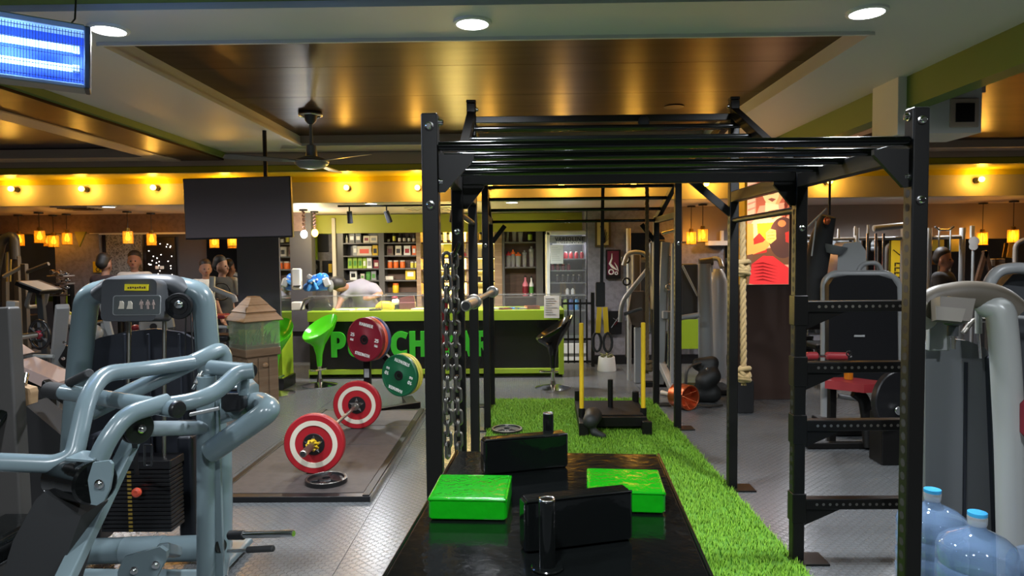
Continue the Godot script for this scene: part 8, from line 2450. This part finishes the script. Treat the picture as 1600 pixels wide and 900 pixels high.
# a person from joints; pose gives the arms
func person(label: String, base: Vector3, yaw: float, h: float, shirt: Material, arms: Array) -> void:
	var t = thing("person", label, "person", base, "", true)
	t.rotation.y = yaw
	var k = h / 1.75
	var q = func(x, y, z): return V(x, y, z) * k
	var skin = []
	skin.append([q.call(0, 1.4, -0.01), 0.055 * k, q.call(0, 1.53, 0.015), 0.05 * k])
	skin.append([q.call(0, 1.6, 0.0), 0.085 * k, q.call(0, 1.67, -0.01), 0.088 * k])
	skin.append([q.call(0, 1.56, 0.045), 0.052 * k, q.call(0, 1.545, 0.055), 0.045 * k])
	skin.append([q.call(0, 1.615, 0.088), 0.01 * k, q.call(0, 1.585, 0.108), 0.016 * k])
	for s in [-1, 1]:
		skin.append([q.call(s * 0.084, 1.61, -0.005), 0.018 * k, q.call(s * 0.086, 1.58, -0.005), 0.014 * k])
		skin.append([q.call(s * 0.1, 0.92, 0), 0.08 * k, q.call(s * 0.1, 0.5, 0.01), 0.055 * k])
		skin.append([q.call(s * 0.1, 0.5, 0.01), 0.055 * k, q.call(s * 0.1, 0.09, -0.02), 0.04 * k])
		skin.append([q.call(s * 0.1, 0.05, -0.02), 0.045 * k, q.call(s * 0.11, 0.035, 0.13), 0.035 * k])
		var a: Array = arms[0] if s < 0 else arms[1]
		var sh: Vector3 = q.call(s * 0.18, 1.38, -0.01)
		var el: Vector3 = a[0] * k
		var wr: Vector3 = a[1] * k
		skin.append([sh, 0.055 * k, el, 0.042 * k])
		skin.append([el, 0.042 * k, wr, 0.03 * k])
		var hd = (wr - el).normalized()
		skin.append([wr, 0.03 * k, wr + hd * 0.08 * k, 0.036 * k])
		var side = hd.cross(V(0, 0, 1)).normalized()
		for f in 4:
			var o = side * (f - 1.5) * 0.019 * k
			skin.append([wr + hd * 0.09 * k + o, 0.01 * k, wr + hd * (0.155 - 0.008 * absf(f - 1.5)) * k + o + V(0, 0, 0.015), 0.008 * k])
		skin.append([wr + hd * 0.04 * k + side * 0.03 * k, 0.011 * k, wr + hd * 0.09 * k + side * 0.055 * k, 0.009 * k])
	skin.append([q.call(0, 1.35, 0), 0.1 * k, q.call(0, 1.0, 0), 0.11 * k])
	var g = G()
	body(g, skin, 0.016, 0.025)
	part(t, "body", g, M.skin)
	g = G()
	var cl = [[q.call(-0.1, 1.35, 0), 0.105 * k, q.call(0.1, 1.35, 0), 0.105 * k], [q.call(0, 1.3, 0), 0.15 * k, q.call(0, 0.95, 0), 0.145 * k], [q.call(-0.07, 1.1, 0), 0.12 * k, q.call(0.07, 1.1, 0), 0.12 * k], [q.call(-0.06, 0.92, 0), 0.125 * k, q.call(0.06, 0.92, 0), 0.125 * k]]
	for s in [-1, 1]:
		var a: Array = arms[0] if s < 0 else arms[1]
		var sh: Vector3 = q.call(s * 0.175, 1.385, -0.01)
		cl.append([sh, 0.075 * k, sh.lerp(a[0] * k, 0.75), 0.066 * k])
	body(g, cl, 0.02, 0.04)
	part(t, "t_shirt", g, shirt)
	g = G()
	var tr = [[q.call(-0.07, 0.92, 0), 0.115 * k, q.call(0.07, 0.92, 0), 0.115 * k]]
	for s in [-1, 1]:
		tr.append([q.call(s * 0.1, 0.88, 0), 0.1 * k, q.call(s * 0.1, 0.5, 0.01), 0.072 * k])
		tr.append([q.call(s * 0.1, 0.5, 0.01), 0.072 * k, q.call(s * 0.1, 0.12, -0.02), 0.06 * k])
	body(g, tr, 0.022, 0.03)
	part(t, "trousers", g, M.trousers)
	g = G()
	body(g, [[q.call(0, 1.695, -0.025), 0.095 * k, q.call(0, 1.63, -0.05), 0.088 * k]], 0.014, 0.02)
	part(t, "hair", g, M.hair)
	for s in [-1, 1]:
		part(t, "shoe", G().tube([q.call(s * 0.1, 0.05, -0.06), q.call(s * 0.105, 0.055, 0.02), q.call(s * 0.11, 0.04, 0.15)], 0.055 * k, 12, 0.05 * k), M.black_plastic)
		part(t, "eye", G().sphere(q.call(s * 0.032, 1.618, 0.083), Vector3.ONE * 0.011 * k, 8), M.black_plastic)
	part(t, "mouth", G().box(q.call(0, 1.555, 0.098), V(0.04, 0.007, 0.006) * k), M.dark_red)


func people() -> void:
	# the man leaning over the counter from behind it
	var t = thing("person", "man in a pale gray t-shirt bending far over behind the bar counter", "person", V(Vector3(-2.362, 0.917, -9.95).x, 0, -10.2))
	var pel = V(Vector3(-2.316, 0.801, -10.2).x, 0.86, -10.25)
	var chest = Vector3(-2.336, 1.114, -9.98)
	var shl = Vector3(-2.542, 1.186, -9.9)
	var shr = Vector3(-2.183, 1.179, -9.98)
	var ell = Vector3(-2.613, 1.061, -9.8)
	var wrl = Vector3(-2.64, 0.915, -9.65)
	var elr = Vector3(-2.093, 1.113, -9.95)
	var wrr = Vector3(-2.146, 1.076, -9.8)
	var hd = Vector3(-2.626, 1.24, -9.76)
	var sk = [[chest + V(-0.1, 0.05, 0), 0.06, hd, 0.06], [hd, 0.085, hd + V(-0.04, 0.03, 0.02), 0.088], [shl, 0.055, ell, 0.045], [ell, 0.045, wrl, 0.032], [wrl, 0.032, wrl + V(-0.02, -0.03, 0.06), 0.035], [shr, 0.055, elr, 0.045], [elr, 0.045, wrr, 0.033], [wrr, 0.033, wrr + V(-0.06, -0.02, 0.02), 0.034], [chest, 0.12, pel, 0.12], [pel + V(-0.1, 0, 0), 0.1, V(pel.x - 0.1, 0.48, pel.z), 0.065], [V(pel.x - 0.1, 0.48, pel.z), 0.065, V(pel.x - 0.1, 0.08, pel.z), 0.045], [pel + V(0.1, 0, 0), 0.1, V(pel.x + 0.1, 0.48, pel.z), 0.065], [V(pel.x + 0.1, 0.48, pel.z), 0.065, V(pel.x + 0.1, 0.08, pel.z), 0.045], [hd + V(-0.1, -0.03, 0.05), 0.02, hd + V(-0.11, -0.05, 0.06), 0.015]]
	for f in 4:
		sk.append([wrl + V(-0.03 + f * 0.018, -0.045, 0.08), 0.011, wrl + V(-0.04 + f * 0.02, -0.06, 0.14), 0.008])
		sk.append([wrr + V(-0.08, -0.04 + f * 0.018, 0.02), 0.011, wrr + V(-0.14, -0.045 + f * 0.018, 0.03), 0.008])
	var g = G()
	body(g, sk, 0.016, 0.03)
	part(t, "body", g, M.skin)
	g = G()
	body(g, [[shl + V(0.03, 0.0, 0), 0.09, shr + V(-0.03, 0.0, 0), 0.09], [Vector3(-2.385, 1.172, -9.95), 0.15, Vector3(-2.313, 0.902, -10.15), 0.165], [Vector3(-2.353, 1.237, -9.98), 0.09, Vector3(-2.256, 1.176, -10.05), 0.09], [Vector3(-2.387, 0.925, -10.1), 0.14, Vector3(-2.227, 0.862, -10.15), 0.12], [shl, 0.078, shl.lerp(ell, 0.8), 0.072], [shr, 0.075, shr.lerp(elr, 0.7), 0.07]], 0.018, 0.06)
	part(t, "t_shirt", g, M.shirt_gray)
	g = G()
	body(g, [[hd + V(-0.045, 0.045, 0.03), 0.1, hd + V(0.0, 0.04, 0.01), 0.095]], 0.014, 0.02)
	part(t, "hair", g, M.hair)
	g = G()
	for s in [-1, 1]:
		body(g, [[pel + V(s * 0.1, 0, 0), 0.12, V(pel.x + s * 0.1, 0.5, pel.z), 0.085], [V(pel.x + s * 0.1, 0.5, pel.z), 0.085, V(pel.x + s * 0.1, 0.06, pel.z), 0.065]], 0.022, 0.03)
	part(t, "trousers", g, M.trousers)
	var down = [[V(-0.22, 1.12, 0.0), V(-0.2, 0.88, 0.08)], [V(0.22, 1.12, 0.0), V(0.2, 0.88, 0.08)]]
	var fwd = [[V(-0.22, 1.14, 0.05), V(-0.12, 1.05, 0.26)], [V(0.22, 1.14, 0.05), V(0.12, 1.05, 0.26)]]
	var p = Vector3(-6.029, 1.659, -10)
	person("man in a dark maroon t-shirt seen from behind, left of the starry panel", V(p.x, 0, -9.75), 2.9, 1.72, M.shirt_dark, fwd)
	p = Vector3(-6.052, 1.678, -10.25)
	person("man in a pale shirt standing behind the maroon-shirted man", V(p.x + 0.12, 0, -10.33), 0.3, 1.76, M.shirt_white, down)
	p = Vector3(-4.31, 1.598, -9.7)
	person("man in a black t-shirt in profile, left of the blue-gray pillar", V(p.x, 0, -9.7), 1.5, 1.67, M.shirt_black, down)
	p = Vector3(-4.777, 1.599, -10.1)
	person("man in a white shirt further back, left of the black-shirted man", V(p.x, 0, -10.2), 0.6, 1.62, M.shirt_white, down)
	p = Vector3(5.399, 1.564, -8.75)
	person("man in a dark gray t-shirt looking down at the far right machines", V(p.x, 0, -8.75), 0.7, 1.68, M.shirt_black, fwd)
